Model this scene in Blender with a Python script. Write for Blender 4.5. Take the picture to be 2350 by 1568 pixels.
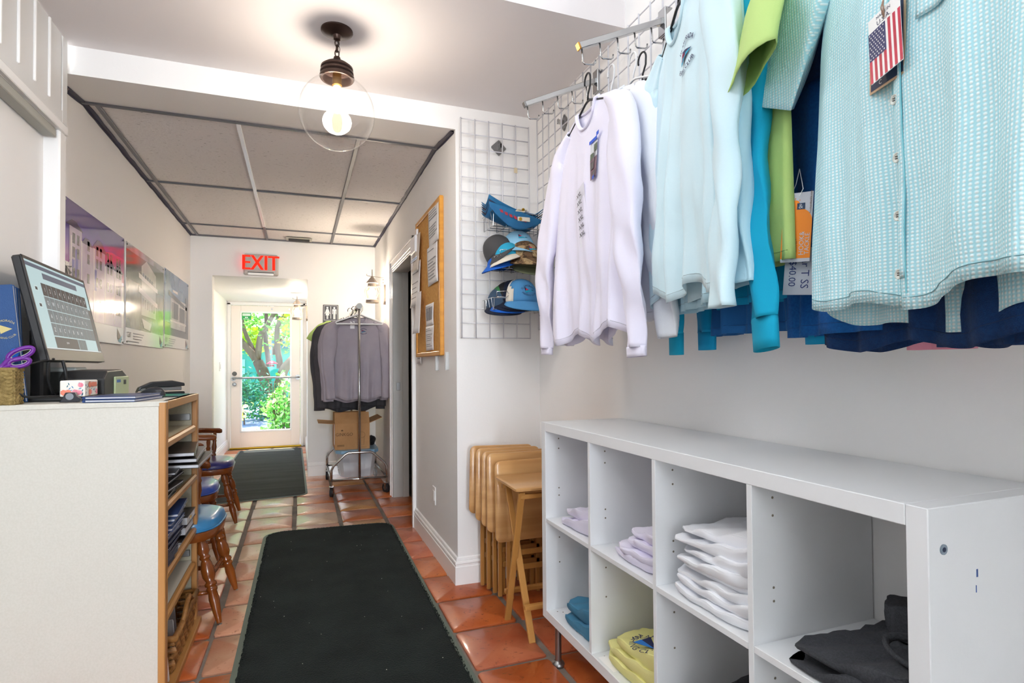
import bpy, math, random
from math import sin, cos, pi, radians as R, sqrt
from mathutils import Vector, Matrix, noise, Euler
random.seed(7)
SC = bpy.context.scene
COL = SC.collection
for _o in list(bpy.data.objects): bpy.data.objects.remove(_o)

# ---------------------------------------------------------------- camera
F, YAW, PIT, ROL, CY, CH = 1300., 0.3594, 0.0178, -0.0073, 815.4, 1.2
_fw = Vector((sin(YAW)*cos(PIT), cos(YAW)*cos(PIT), sin(PIT)))
_r = Vector((cos(YAW), -sin(YAW), 0)); _u = _r.cross(_fw)
_r2 = _r*cos(ROL)+_u*sin(ROL); _u2 = -_r*sin(ROL)+_u*cos(ROL)
cam = bpy.data.cameras.new('camera'); camo = bpy.data.objects.new('camera', cam); COL.objects.link(camo)
cam.sensor_width = 36; cam.lens = F/2350*36; cam.shift_y = (CY-784)/2350; cam.clip_start = .02
m3 = Matrix((_r2, _u2, -_fw)).transposed()
camo.matrix_world = Matrix.Translation((0, 0, CH)) @ m3.to_4x4()
SC.camera = camo

# ---------------------------------------------------------------- world, lights, exposure
W = bpy.data.worlds.new('world'); SC.world = W; W.use_nodes = True
_n = W.node_tree.nodes; _l = W.node_tree.links
_bg = _n['Background']
_sky = _n.new('ShaderNodeTexSky'); _sky.sky_type = 'NISHITA'
_sky.sun_elevation = R(62); _sky.sun_rotation = R(10); _sky.sun_disc = False; _sky.air_density = 1.0
_l.new(_sky.outputs[0], _bg.inputs[0]); _bg.inputs[1].default_value = 0.42
SUNL = bpy.data.lights.new('sun', 'SUN'); SUNL.energy = 9.0; SUNL.angle = R(.6); SUNL.color = (1, .96, .88)
suno = bpy.data.objects.new('sun', SUNL); COL.objects.link(suno)
suno.rotation_euler = Vector((.04, -.31, -1)).to_track_quat('-Z', 'Y').to_euler()

def area(name, loc, tgt, sx, sy, power, col=(1, 1, 1)):
    l = bpy.data.lights.new(name, 'AREA'); l.shape = 'RECTANGLE'; l.size = sx; l.size_y = sy; l.energy = power; l.color = col
    o = bpy.data.objects.new(name, l); COL.objects.link(o); o.location = loc
    o.rotation_euler = (Vector(tgt)-Vector(loc)).to_track_quat('-Z', 'Y').to_euler(); return o
area('added_light_behind_camera', (.15, -6.7, 1.75), (-.1, 4, 1.6), .86, 1.9, 150, (.84, .92, 1))  # added lamp without a window, evens the light down the corridor
area('added_light_over_front_room', (.2, .9, 3.22), (.2, .9, 0), 1.7, 1.9, 5.5, (.88, .94, 1))  # unseen lamp added below the high ceiling to light the front room
area('added_light_left_front_room', (-.92, .95, 2.98), (1.3, 1.35, 1.5), 1.7, .5, 11, (.96, .98, 1))  # invented high lamp on the left, added to light the hanging shirts
SC.view_settings.view_transform = 'Standard'; SC.view_settings.look = 'None'
SC.view_settings.gamma = 1; SC.view_settings.use_curve_mapping = False
SC.view_settings.exposure = 1.0
SC.cycles.max_bounces = 10; SC.cycles.transparent_max_bounces = 12
SC.cycles.diffuse_bounces = 9

# ---------------------------------------------------------------- materials
MATS = {}
def mat(name, col, rough=.5, metal=0., spec=.5, col2=None, ns=8., nd=4., bump=0., bs=60., emit=0., trans=0., coat=0., sheen=0., rnd=0., stretch=None, ior=1.45, alpha=1.):
    if name in MATS: return MATS[name]
    m = bpy.data.materials.new(name); m.use_nodes = True; nt = m.node_tree; N = nt.nodes; L = nt.links
    b = N['Principled BSDF']; b.inputs['Roughness'].default_value = rough; b.inputs['Metallic'].default_value = metal
    b.inputs['Specular IOR Level'].default_value = spec; b.inputs['Base Color'].default_value = (*col, 1)
    b.inputs['Coat Weight'].default_value = coat; b.inputs['Coat Roughness'].default_value = .08
    b.inputs['Sheen Weight'].default_value = sheen; b.inputs['Transmission Weight'].default_value = trans; b.inputs['IOR'].default_value = ior
    b.inputs['Alpha'].default_value = alpha
    m.diffuse_color = (*col, 1)
    if emit: b.inputs['Emission Color'].default_value = (*col, 1); b.inputs['Emission Strength'].default_value = emit
    tc = N.new('ShaderNodeTexCoord'); mp = N.new('ShaderNodeMapping'); L.new(tc.outputs['Object'], mp.inputs[0])
    if stretch: mp.inputs['Scale'].default_value = stretch
    csock = None
    if col2 is not None:
        nz = N.new('ShaderNodeTexNoise'); nz.inputs['Scale'].default_value = ns; nz.inputs['Detail'].default_value = nd
        L.new(mp.outputs[0], nz.inputs[0]); rp = N.new('ShaderNodeValToRGB')
        rp.color_ramp.elements[0].position = .35; rp.color_ramp.elements[1].position = .65
        rp.color_ramp.elements[0].color = (*col, 1); rp.color_ramp.elements[1].color = (*col2, 1)
        L.new(nz.outputs[0], rp.inputs[0]); csock = rp.outputs[0]
        L.new(csock, b.inputs['Base Color'])
    if rnd:
        oi = N.new('ShaderNodeObjectInfo'); hs = N.new('ShaderNodeHueSaturation')
        mr = N.new('ShaderNodeMapRange'); mr.inputs[3].default_value = 1-rnd; mr.inputs[4].default_value = 1+rnd
        L.new(oi.outputs['Random'], mr.inputs[0]); L.new(mr.outputs[0], hs.inputs['Value'])
        if csock: L.new(csock, hs.inputs['Color'])
        else: hs.inputs['Color'].default_value = (*col, 1)
        L.new(hs.outputs[0], b.inputs['Base Color'])
    if bump:
        n2 = N.new('ShaderNodeTexNoise'); n2.inputs['Scale'].default_value = bs; n2.inputs['Detail'].default_value = 5
        L.new(mp.outputs[0], n2.inputs[0]); bp = N.new('ShaderNodeBump'); bp.inputs['Strength'].default_value = bump; bp.inputs['Distance'].default_value = .01
        L.new(n2.outputs[0], bp.inputs['Height']); L.new(bp.outputs[0], b.inputs['Normal'])
    MATS[name] = m; return m
def glass(name, tint=(1, 1, 1), refl=.08):
    if name in MATS: return MATS[name]
    m = bpy.data.materials.new(name); m.use_nodes = True; N = m.node_tree.nodes; L = m.node_tree.links
    N.remove(N['Principled BSDF']); o = N['Material Output']
    t = N.new('ShaderNodeBsdfTransparent'); t.inputs[0].default_value = (*tint, 1)
    g = N.new('ShaderNodeBsdfGlossy'); g.inputs['Roughness'].default_value = .02
    lw = N.new('ShaderNodeLayerWeight'); lw.inputs[0].default_value = .5; pw = N.new('ShaderNodeMath'); pw.operation = 'POWER'; pw.inputs[1].default_value = 5.; L.new(lw.outputs['Facing'], pw.inputs[0])
    fr = N.new('ShaderNodeMath'); fr.operation = 'MULTIPLY_ADD'; fr.inputs[1].default_value = .9; fr.inputs[2].default_value = .045; L.new(pw.outputs[0], fr.inputs[0])
    mx = N.new('ShaderNodeMixShader'); L.new(fr.outputs[0], mx.inputs[0]); L.new(t.outputs[0], mx.inputs[1]); L.new(g.outputs[0], mx.inputs[2])
    L.new(mx.outputs[0], o.inputs[0]); MATS[name] = m; return m
def hexc(h):  # sRGB hex to linear
    h = h.lstrip('#'); v = [int(h[i:i+2], 16)/255 for i in (0, 2, 4)]
    return tuple(x/12.92 if x <= .04045 else ((x+.055)/1.055)**2.4 for x in v)
H = hexc
white_wall = mat('wall_paint', H('efeeed'), .55, spec=.3, bump=.04, bs=90)
white_trim = mat('trim_paint', H('f1f0ef'), .3, spec=.5)
ceil_m = mat('ceiling_paint', H('e4dfdf'), .6, spec=.2)
black_m = mat('black_plastic', H('18191b'), .4)
dark_m = mat('dark_grey_plastic', H('2c2d2f'), .45)
chrome = mat('chrome', H('b9b9b9'), .18, 1.)
steel = mat('brushed_steel', H('9a9a9a'), .35, 1.)
wire_white = mat('white_coated_wire', H('d2d2d8'), .35)
bronze = mat('dark_bronze', H('4a3a34'), .35, .8)
paper_m = mat('paper', H('f0eff0'), .7)
ink_m = mat('print_ink', H('2c2c34'), .6)
greyink = mat('grey_ink', H('8b8b90'), .6)

# ---------------------------------------------------------------- mesh helpers
LOCALS = set()      # things whose later parts are given in the thing's own frame
class MB:
    def __init__(s): s.v = []; s.f = []; s.mi = []
    def add(s, vs, fs, mi=0, M=None):
        k = len(s.v); s.v += [tuple(M @ Vector(p)) if M else tuple(p) for p in vs]
        s.f += [tuple(i+k for i in f) for f in fs]; s.mi += [mi]*len(fs); return s
    def bx(s, x0, x1, y0, y1, z0, z1, mi=0, M=None):
        v = [(x, y, z) for z in (z0, z1) for y in (y0, y1) for x in (x0, x1)]
        return s.add(v, [(0, 2, 3, 1), (4, 5, 7, 6), (0, 1, 5, 4), (2, 6, 7, 3), (0, 4, 6, 2), (1, 3, 7, 5)], mi, M)
    def rbx(s, x0, x1, y0, y1, z0, z1, r=.005, mi=0, M=None):   # box with chamfered edges
        cx, cy, cz = (x0+x1)/2, (y0+y1)/2, (z0+z1)/2; hx, hy, hz = abs(x1-x0)/2, abs(y1-y0)/2, abs(z1-z0)/2
        r = min(r, hx*.98, hy*.98, hz*.98); vs = []; idx = {}
        for sx in (-1, 1):
            for sy in (-1, 1):
                for sz in (-1, 1):
                    for a, (dx, dy, dz) in enumerate(((0, r, r), (r, 0, r), (r, r, 0))):
                        idx[(sx, sy, sz, a)] = len(vs); vs.append((cx+sx*(hx-dx), cy+sy*(hy-dy), cz+sz*(hz-dz)))
        fs = []
        for a in range(3):
            o = [i for i in range(3) if i != a]
            for sg in (-1, 1):
                q = []
                for (p, t) in ((-1, -1), (1, -1), (1, 1), (-1, 1)):
                    k = [0, 0, 0]; k[a] = sg; k[o[0]] = p; k[o[1]] = t; q.append(idx[(*k, a)])
                fs.append(tuple(q))
        for e in range(3):       # edges along axis e
            o = [i for i in range(3) if i != e]
            for p in (-1, 1):
                for t in (-1, 1):
                    def kk(ev, a):
                        k = [0, 0, 0]; k[e] = ev; k[o[0]] = p; k[o[1]] = t; return idx[(*k, a)]
                    fs.append((kk(-1, o[0]), kk(1, o[0]), kk(1, o[1]), kk(-1, o[1])))
        for sx in (-1, 1):
            for sy in (-1, 1):
                for sz in (-1, 1): fs.append(tuple(idx[(sx, sy, sz, a)] for a in range(3)))
        return s.add(vs, fs, mi, M)
    def cyl(s, p0, p1, r0, r1=None, n=12, mi=0, cap=True):
        r1 = r0 if r1 is None else r1; p0, p1 = Vector(p0), Vector(p1); d = (p1-p0).normalized()
        a = d.orthogonal().normalized(); b = d.cross(a); vs = []
        for p, r in ((p0, r0), (p1, r1)):
            for i in range(n): t = 2*pi*i/n; vs.append(p+a*cos(t)*r+b*sin(t)*r)
        fs = [(i, (i+1) % n, n+(i+1) % n, n+i) for i in range(n)]
        if cap: fs += [tuple(range(n-1, -1, -1)), tuple(range(n, 2*n))]
        return s.add(vs, fs, mi)
    def tube(s, pts, r, n=8, mi=0, closed=False, cap=True, flat=None):
        pts = [Vector(p) for p in pts]; m = len(pts); rs = r if isinstance(r, (list, tuple)) else [r]*m
        T = []
        for i in range(m):
            a = pts[(i-1) % m] if (closed or i > 0) else pts[i]; b = pts[(i+1) % m] if (closed or i < m-1) else pts[i]
            T.append((b-a).normalized() if (b-a).length > 1e-9 else Vector((0, 0, 1)))
        A = T[0].orthogonal().normalized(); vs = []
        for i in range(m):
            A = (A-T[i]*A.dot(T[i])); A = A.normalized() if A.length > 1e-6 else T[i].orthogonal().normalized(); B = T[i].cross(A)
            for k in range(n): t = 2*pi*k/n; vs.append(pts[i]+A*cos(t)*rs[i]+B*sin(t)*rs[i]*(flat or 1))
        fs = [(i*n+k, i*n+(k+1) % n, ((i+1) % m)*n+(k+1) % n, ((i+1) % m)*n+k) for i in range(m if closed else m-1) for k in range(n)]
        if cap and not closed: fs += [tuple(range(n-1, -1, -1)), tuple(range((m-1)*n, m*n))]
        return s.add(vs, fs, mi)
    def lathe(s, prof, c=(0, 0, 0), n=24, mi=0, M=None, ax='z'):
        vs = []; m = len(prof)
        for (r, z) in prof:
            for k in range(n):
                t = 2*pi*k/n; x, y = max(r, 1e-5)*cos(t), max(r, 1e-5)*sin(t)
                vs.append((c[0]+x, c[1]+y, c[2]+z) if ax == 'z' else ((c[0]+z, c[1]+x, c[2]+y) if ax == 'x' else (c[0]+x, c[1]+z, c[2]+y)))
        fs = [(i*n+k, i*n+(k+1) % n, (i+1)*n+(k+1) % n, (i+1)*n+k) for i in range(m-1) for k in range(n)]
        return s.add(vs, fs, mi, M)
    def grid(s, fn, nu, nv, mi=0, wrap=False, M=None):
        vs = [fn(i/(nu if wrap else nu-1), j/(nv-1)) for j in range(nv) for i in range(nu)]
        fs = []
        for j in range(nv-1):
            for i in range(nu if wrap else nu-1):
                a, b = j*nu+i, j*nu+(i+1) % nu; fs.append((a, b, b+nu, a+nu))
        return s.add(vs, fs, mi, M)
    def prism(s, pts, h, M=None, mi=0):        # polygon in XY extruded from z=0 to z=h
        n = len(pts); vs = [(x, y, 0) for x, y in pts]+[(x, y, h) for x, y in pts]
        fs = [tuple(range(n-1, -1, -1)), tuple(range(n, 2*n))]+[(i, (i+1) % n, n+(i+1) % n, n+i) for i in range(n)]
        return s.add(vs, fs, mi, M)
    def build(s, name, mats, parent=None, loc=None, rot=(0, 0, 0), smooth=False, solid=0, bev=0, auto=None, sub=0):
        me = bpy.data.meshes.new(name); vs = s.v; o = None
        if loc is None and parent is None:
            xs = [p[0] for p in vs]; ys = [p[1] for p in vs]; zs = [p[2] for p in vs]
            loc = ((min(xs)+max(xs))/2, (min(ys)+max(ys))/2, min(zs)); vs = [(p[0]-loc[0], p[1]-loc[1], p[2]-loc[2]) for p in vs]
        me.from_pydata(vs, [], s.f); me.update()
        mats = mats if isinstance(mats, (list, tuple)) else [mats]
        for m in mats: me.materials.append(m)
        if len(mats) > 1: me.polygons.foreach_set('material_index', s.mi)
        if smooth or auto: me.polygons.foreach_set('use_smooth', [True]*len(me.polygons))
        if auto: me.set_sharp_from_angle(angle=R(auto))
        o = bpy.data.objects.new(name, me); COL.objects.link(o)
        if parent is not None:
            o.parent = parent
            if parent.parent is None and parent.name not in LOCALS: o.matrix_parent_inverse = root_mx(parent).inverted()
        if loc is not None: o.location = loc; o.rotation_euler = rot
        if solid: md = o.modifiers.new('thickness', 'SOLIDIFY'); md.thickness = solid; md.offset = 0
        if sub: md = o.modifiers.new('sub', 'SUBSURF'); md.levels = sub; md.render_levels = sub
        if bev: md = o.modifiers.new('bevel', 'BEVEL'); md.width = bev; md.segments = 2; md.limit_method = 'ANGLE'
        return o
def root_mx(o): return Matrix.LocRotScale(o.location, o.rotation_euler.to_quaternion(), o.scale)
def tag(o, label=None, cat=None, group=None, kind=None):
    if label: o['label'] = label
    if cat: o['category'] = cat
    if group: o['group'] = group
    if kind: o['kind'] = kind
    return o
def thing(name, label, cat, loc=(0, 0, 0), rz=0, group=None, rot=None, **_):
    o = bpy.data.objects.new(name, None); COL.objects.link(o); o.empty_display_size = .05
    o.location = loc; o.rotation_euler = rot or (0, 0, rz)
    return tag(o, label, cat, group)
def struct(name, mb, m, parent=None, **k):
    o = mb.build(name, m, parent, **k)
    if parent is None: o['kind'] = 'structure'
    return o
def kids(o): return [c for c in bpy.data.objects if c.parent == o]
def place(meshobj, name, parent, M):          # linked copy of a part's mesh at local matrix M
    c = bpy.data.objects.new(name, meshobj); COL.objects.link(c); c.parent = parent; c.matrix_parent_inverse = Matrix() ; c.matrix_local = M; return c
def dup(root, loc, rot, label=None, group=None, children=None):
    c = root.copy(); COL.objects.link(c); c.location = loc; c.rotation_euler = rot if isinstance(rot, (tuple, list)) else (0, 0, rot)
    if label: c['label'] = label
    if group: c['group'] = group
    for ch in (children if children is not None else kids(root)):
        d = ch.copy(); COL.objects.link(d); d.parent = c
        for g in kids(ch):
            e = g.copy(); COL.objects.link(e); e.parent = d
    return c
def me_of(mb, name, mats, smooth=False, auto=None):
    me = bpy.data.meshes.new(name); me.from_pydata([tuple(v) for v in mb.v], [], mb.f); me.update()
    mats = mats if isinstance(mats, (list, tuple)) else [mats]
    for m in mats: me.materials.append(m)
    if len(mats) > 1: me.polygons.foreach_set('material_index', mb.mi)
    if smooth or auto: me.polygons.foreach_set('use_smooth', [True]*len(me.polygons))
    if auto: me.set_sharp_from_angle(angle=R(auto))
    return me
# ---- lettering: glyph meshes are read once from Blender's built-in face
GL = {}
def _glyphs(strings):
    made = []
    for s_ in strings:
        c = bpy.data.curves.new('t', 'FONT'); c.body = s_; c.size = 1; c.resolution_u = 2; c.fill_mode = 'FRONT'
        o = bpy.data.objects.new('t', c); COL.objects.link(o); made.append((s_, o, c))
    bpy.context.view_layer.update(); dg = bpy.context.evaluated_depsgraph_get()
    for s_, o, c in made:
        me = bpy.data.meshes.new_from_object(o.evaluated_get(dg))
        GL[s_] = ([(v.co.x, v.co.y) for v in me.vertices], [tuple(p.vertices) for p in me.polygons])
        bpy.data.meshes.remove(me); bpy.data.objects.remove(o); bpy.data.curves.remove(c)
WORDS = ['ISLAMORADA', 'FISHING CLUB', 'EXIT', 'Restrooms', 'XXL', 'MADE IN', 'U.S.A.', 'HOOK&', 'TACKLE', 'hookandtackle.com', 'GINKGO', 'CBT', 'ISLAMORADA FISHING CLUB',
         'ar T SS', '$40.00', '• Cotton-Rich Comfort Feel', '• Moisture Management & Quick Dry', '• Odor Resistant', '• Memory Rib™', 'REVIEW US', '&', 'CBT CONSTRUCTION', 'space', 'JC', 'C', 'S']+list('1234567890QWERTYUIOPASDFGHJKLZXCVBNM')
_glyphs(sorted(set(WORDS)))
def txt(mb, s_, size, fn, mi=0, align='c', sx=1., bold=0.):   # fn maps (x,y) in metres to a 3-D point
    vs, fs = GL[s_]
    if not vs: return
    x0 = min(v[0] for v in vs); x1 = max(v[0] for v in vs); y0 = min(v[1] for v in vs); y1 = max(v[1] for v in vs)
    ox = {'c': (x0+x1)/2, 'l': x0, 'r': x1}[align]; oy = (y0+y1)/2
    mb.add([fn((x-ox)*size*sx, (y-oy)*size) for x, y in vs], fs, mi)
def arc_fn(base, rad, up=1):  # bends text over (up=1) or under (up=-1) a circle of radius rad
    def f(x, y):
        a = x/rad
        return base(sin(a)*(rad+y*up), (cos(a)*(rad+y*up)-rad)*up) if up == 1 else base(sin(a)*(rad-y), -(cos(a)*(rad-y)-rad))
    return f
# ================================================================ SETTING
XL, XR, XC, YA, YB, YD = -1.045, 1.305, .81, 3.02, 6.58, 9.22
ZC, ZM, ZH = 2.56, 2.637, 3.3
grout = mat('grout', H('6b645e'), .9, col2=H('8b8177'), ns=6, bump=.3, bs=40)
struct('floor', MB().bx(-1.3, 2.4, -7.0, 9.3, -.08, -.004), grout)
floor = bpy.data.objects['floor']
def tile_mat(i, c1, c2, c3):
    m = mat('terracotta_%d' % i, H(c1), .33, spec=.55, col2=H(c2), ns=5, nd=6, bump=.22, bs=14, coat=.25, rnd=.16)
    nt = m.node_tree; N = nt.nodes; L = nt.links; b = N['Principled BSDF']
    nz = N.new('ShaderNodeTexNoise'); nz.inputs['Scale'].default_value = 55; nz.inputs['Detail'].default_value = 8
    tc = N.new('ShaderNodeTexCoord'); L.new(tc.outputs['Object'], nz.inputs[0])
    rp = N.new('ShaderNodeValToRGB'); rp.color_ramp.elements[0].position = .60; rp.color_ramp.elements[1].position = .72
    rp.color_ramp.elements[0].color = (0, 0, 0, 1); rp.color_ramp.elements[1].color = (1, 1, 1, 1); L.new(nz.outputs[0], rp.inputs[0])
    mx = N.new('ShaderNodeMix'); mx.data_type = 'RGBA'; L.new(rp.outputs[0], mx.inputs[0])
    prev = b.inputs['Base Color'].links[0].from_socket; L.new(prev, mx.inputs[6]); mx.inputs[7].default_value = (*H(c3), 1); L.new(mx.outputs[2], b.inputs['Base Color'])
    return m
TM = [tile_mat(0, 'b8602f', 'a04a20', '7c3a1c'), tile_mat(1, 'c8743c', 'ad5727', '8a4826'), tile_mat(2, 'd3a05f', 'c07a3c', '94602f'),
      tile_mat(3, 'cf9f80', 'c4876a', 'a06a4e'), tile_mat(4, 'd9bfa0', 'c9a688', 'a98a6e'), tile_mat(5, 'ab5233', 'c07250', '8a4a35')]
def tile_mesh(seed, w=.307, d=.323, m=0):
    rr = random.Random(seed); mb = MB(); n = 16; ring = []
    for sx, sy, a0 in ((1, 1, 0), (-1, 1, pi/2), (-1, -1, pi), (1, -1, 3*pi/2)):
        for k in range(4): a = a0+pi/2*k/3; ring.append((sx*(w/2-.016)+.016*cos(a)+rr.uniform(-.002, .002), sy*(d/2-.016)+.016*sin(a)+rr.uniform(-.002, .002)))
    vs = [(x, y, -.006) for x, y in ring]+[(x*.99, y*.99, .0035) for x, y in ring]+[(x*.94, y*.94, .0075) for x, y in ring]+[(0, 0, .009)]
    fs = [(i, (i+1) % n, n+(i+1) % n, n+i) for i in range(n)]+[(n+i, n+(i+1) % n, 2*n+(i+1) % n, 2*n+i) for i in range(n)]+[(2*n+i, 2*n+(i+1) % n, 3*n) for i in range(n)]
    mb.add(vs, fs); return me_of(mb, 'tile', TM[m], auto=40)
TMESH = [[tile_mesh(i*7+j, m=i) for j in range(2)] for i in range(6)]
rt = random.Random(3); px_, py_ = .335, .345
for j in range(24):
    for i in range(-3, 5):
        x = -.37+.1675+i*px_; y = 2.146+.1725+(j-4)*py_
        if y < 1.0 or (y > YB and x > .2) or (y > YA and x > 1.0 and not (4.2 < y < 5.4)): continue
        if y > YB and x < -.95: continue
        t = y/9+rt.uniform(-.1, .1)
        if x < -.3 and y < 3.6: pool = [0, 1, 1, 5]
        elif x < -.0 and y < 5.6: pool = [3, 4, 3, 1] if y < 4.4 else [4, 3, 4]
        elif x < .35 and y < 5.6: pool = [3, 4, 1, 3]
        elif y > YB: pool = [3, 4, 3, 1]
        elif y > 4.4: pool = [1, 0, 1, 2] if x > .3 else [3, 1, 3]
        elif y > 2.9: pool = [2, 0, 2, 5, 1]
        elif y > 2.45: pool = [2, 2, 0]
        else: pool = [0, 0, 5]
        k = rt.choice(pool)
        o = bpy.data.objects.new('tile', TMESH[k][rt.randrange(2)]); COL.objects.link(o); o.parent = floor; o.matrix_parent_inverse = root_mx(floor).inverted()
        o.location = (x+rt.uniform(-.003, .003)+(.012 if i <= -1 and y < 3.2 and i == -1 else 0), y+rt.uniform(-.003, .003), 0); o.rotation_euler = (0, 0, rt.choice((0, pi))+rt.uniform(-.012, .012))

# walls
def wall(name, *boxes, m=None):
    mb = MB()
    for b in boxes: mb.bx(*b)
    return struct(name, mb, m or white_wall)
wall('wall_left', (XL-.1, XL, 2.93, YB, 0, 2.8))
wall('wall_left.001', (-1.06, -1.01, -7.0, 2.93, 0, 2.21), (-1.15, -1.06, -7.0, 2.93, 0, 3.35), (-1.06, -.96, -7.0, 2.07, 2.64, 3.35))
wall('wall_right_with_shade_jog', (XR, XR+.1, -1.0, YA, 0, 3.35), (.62, XR+.1, -7.0, -1.0, 0, 3.35))  # second box: unseen narrowing added to shade the shelf end and right wall
wall('wall_alcove', (XC+.12, XR+.1, YA, YA+.1, 0, ZM+.02))
wall('wall_corridor_right', (XC, XC+.12, YA, 4.28, 0, 2.8), (XC, XC+.12, 5.24, YB, 0, 2.8), (XC, XC+.12, 4.28, 5.24, 2.08, 2.8))
wall('wall_back', (XL, -.845, YB, YB+.14, 0, 2.8), (.087, XC+.12, YB, YB+.14, 0, 2.8), (-.845, .087, YB, YB+.14, 2.157, 2.8))
wall('wall_vestibule', (-1.1, -.985, YB+.14, YD+.1, 0, 2.3), (.105, .22, YB+.14, YD+.1, 0, 2.3), (-.985, .105, YD, YD+.1, 2.14, 2.3),
     (-.985, -.97, YD, YD+.1, 0, 2.2), (.045, .105, YD, YD+.1, 0, 2.2))
wall('ceiling_vestibule', (-1.1, .22, YB+.14, YD+.1, 2.165, 2.3))
wall('wall_behind_camera', (-1.1, XR+.1, -7.1, -7.0, 0, 3.35))
# side room seen through the right-hand doorway
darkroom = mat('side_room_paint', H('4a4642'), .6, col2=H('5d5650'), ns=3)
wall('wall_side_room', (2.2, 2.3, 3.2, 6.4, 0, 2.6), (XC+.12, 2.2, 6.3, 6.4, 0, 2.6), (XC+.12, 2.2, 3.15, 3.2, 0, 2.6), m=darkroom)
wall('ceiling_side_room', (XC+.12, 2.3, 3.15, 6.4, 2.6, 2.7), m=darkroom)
# dropped front ceiling + vertical step up to the high ceiling
struct('ceiling', MB().bx(-.96, XR, 2.07, YA, ZM, ZH+.05), ceil_m)
struct('ceiling.001', MB().bx(-1.15, XR+.1, -7.1, 2.07, ZH, ZH+.1), white_wall)
# beam: white front face, soffit rising to the tile ceiling
bm_ = MB(); ye = 3.45
bm_.add([(XL, YA, 2.508), (XC, YA, 2.508), (XC, ye, 2.565), (XL, ye, 2.565), (XL, YA, ZM), (XC, YA, ZM), (XC, ye, ZM), (XL, ye, ZM)],
        [(0, 3, 2, 1), (0, 1, 5, 4), (3, 7, 6, 2), (4, 5, 6, 7), (0, 4, 7, 3), (1, 2, 6, 5)])
struct('trim_beam', bm_, white_wall)
# suspended tile ceiling
tee = mat('grey_ceiling_tee', H('6a6a70'), .4, .2)
tee_glare = mat('glare_ceiling_tee', H('f4f4f4'), .25)  # reflection of door light on the middle tee, put into its colour
struct('ceiling_corridor', MB().bx(XL-.02, XC+.02, ye, YB+.02, 2.60, 2.75), ceil_m)
cc = bpy.data.objects['ceiling_corridor']
tile_c = mat('acoustic_tile', H('e9e6e5'), .9, spec=.1, bump=.3, bs=55)
_nt = tile_c.node_tree; _N = _nt.nodes; _L = _nt.links
nz = _N.new('ShaderNodeTexNoise'); nz.inputs['Scale'].default_value = 60; nz.inputs['Detail'].default_value = 3
tc = _N.new('ShaderNodeTexCoord'); mp = _N.new('ShaderNodeMapping'); mp.inputs['Scale'].default_value = (.6, 2.2, 1); _L.new(tc.outputs['Object'], mp.inputs[0]); _L.new(mp.outputs[0], nz.inputs[0])
rp = _N.new('ShaderNodeValToRGB'); rp.color_ramp.elements[0].position = .24; rp.color_ramp.elements[0].color = (*H('8a8482'), 1); rp.color_ramp.elements[1].position = .36; rp.color_ramp.elements[1].color = (*H('e9e6e5'), 1)
_L.new(nz.outputs[0], rp.inputs[0]); _L.new(rp.outputs[0], _N['Principled BSDF'].inputs['Base Color'])
xs_ = [XL, -.98, -.32, .335, XC]; ys_ = [ye, 4.78, 6.08, YB]
for i in range(4):
    for j in range(3): MB().bx(xs_[i]+.006, xs_[i+1]-.006, ys_[j]+.006, ys_[j+1]-.006, 2.572, 2.588).build('ceiling_tile', tile_c, cc)
for x in (-.98, .335):
    MB().rbx(x-.0125, x+.0125, ye, YB, 2.56, 2.571, .002).build('ceiling_tee', tee, cc)
MB().rbx(-.3325, -.3075, ye, 5.98, 2.56, 2.571, .002).build('ceiling_tee', tee_glare, cc)['label'] = 'length of ceiling tee with door-light glare coloured white'
MB().rbx(-.3325, -.3075, 5.98, YB, 2.56, 2.571, .002).build('ceiling_tee', tee, cc)
for y in ys_[1:3]: MB().rbx(XL, XC, y-.012, y+.012, 2.561, 2.571, .002).build('ceiling_tee', tee, cc)
MB().rbx(XL, XC, ye, ye+.022, 2.555, 2.571, .002).build('ceiling_tee', tee, cc)
MB().rbx(XL, XC, YB-.022, YB, 2.557, 2.571, .002).build('ceiling_tee', tee, cc)
edge_d = mat('dark_wall_angle', H('34324a'), .5)
def jag(x, sgn, y0, y1):
    mb = MB(); n = 40; vs = []
    rr = random.Random(int(x*10))
    for k in range(n+1):
        y = y0+(y1-y0)*k/n; w = .022+rr.uniform(-.003, .003); dz = -.018+rr.uniform(-.003, .003); zt = 2.571 if y > ye else 2.508+.057*(y-YA)/(ye-YA)
        vs += [(x, y, zt), (x+sgn*w, y, zt-.001), (x+sgn*w, y, zt-.006), (x+sgn*.003, y, zt-.008), (x+sgn*.003, y, zt+dz), (x, y, zt+dz)]
    fs = [(6*k+i, 6*k+(i+1) % 6, 6*k+6+(i+1) % 6, 6*k+6+i) for k in range(n) for i in range(6)]
    return mb.add(vs, fs)
struct('trim_1', jag(XL, 1, 3.05, YB), edge_d); struct('trim_2', jag(XC, -1, 3.05, YB), edge_d)
# ceiling vent near the far wall
v = thing('ceiling_vent', 'small grey slotted air vent in the tile ceiling above the exit sign', 'vent', (.0, 6.43, 2.56))
MB().rbx(-.13, .13, 6.36, 6.5, 2.552, 2.562, .003).build('frame', mat('vent_beige', H('b9b6ac'), .5), v)
MB().bx(-.105, .105, 6.375, 6.485, 2.5505, 2.553).build('opening', black_m, v)
for k in range(4): MB().bx(-.105, .105, 6.385+k*.027, 6.397+k*.027, 2.547, 2.552).build('slat', dark_m, v)

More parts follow.
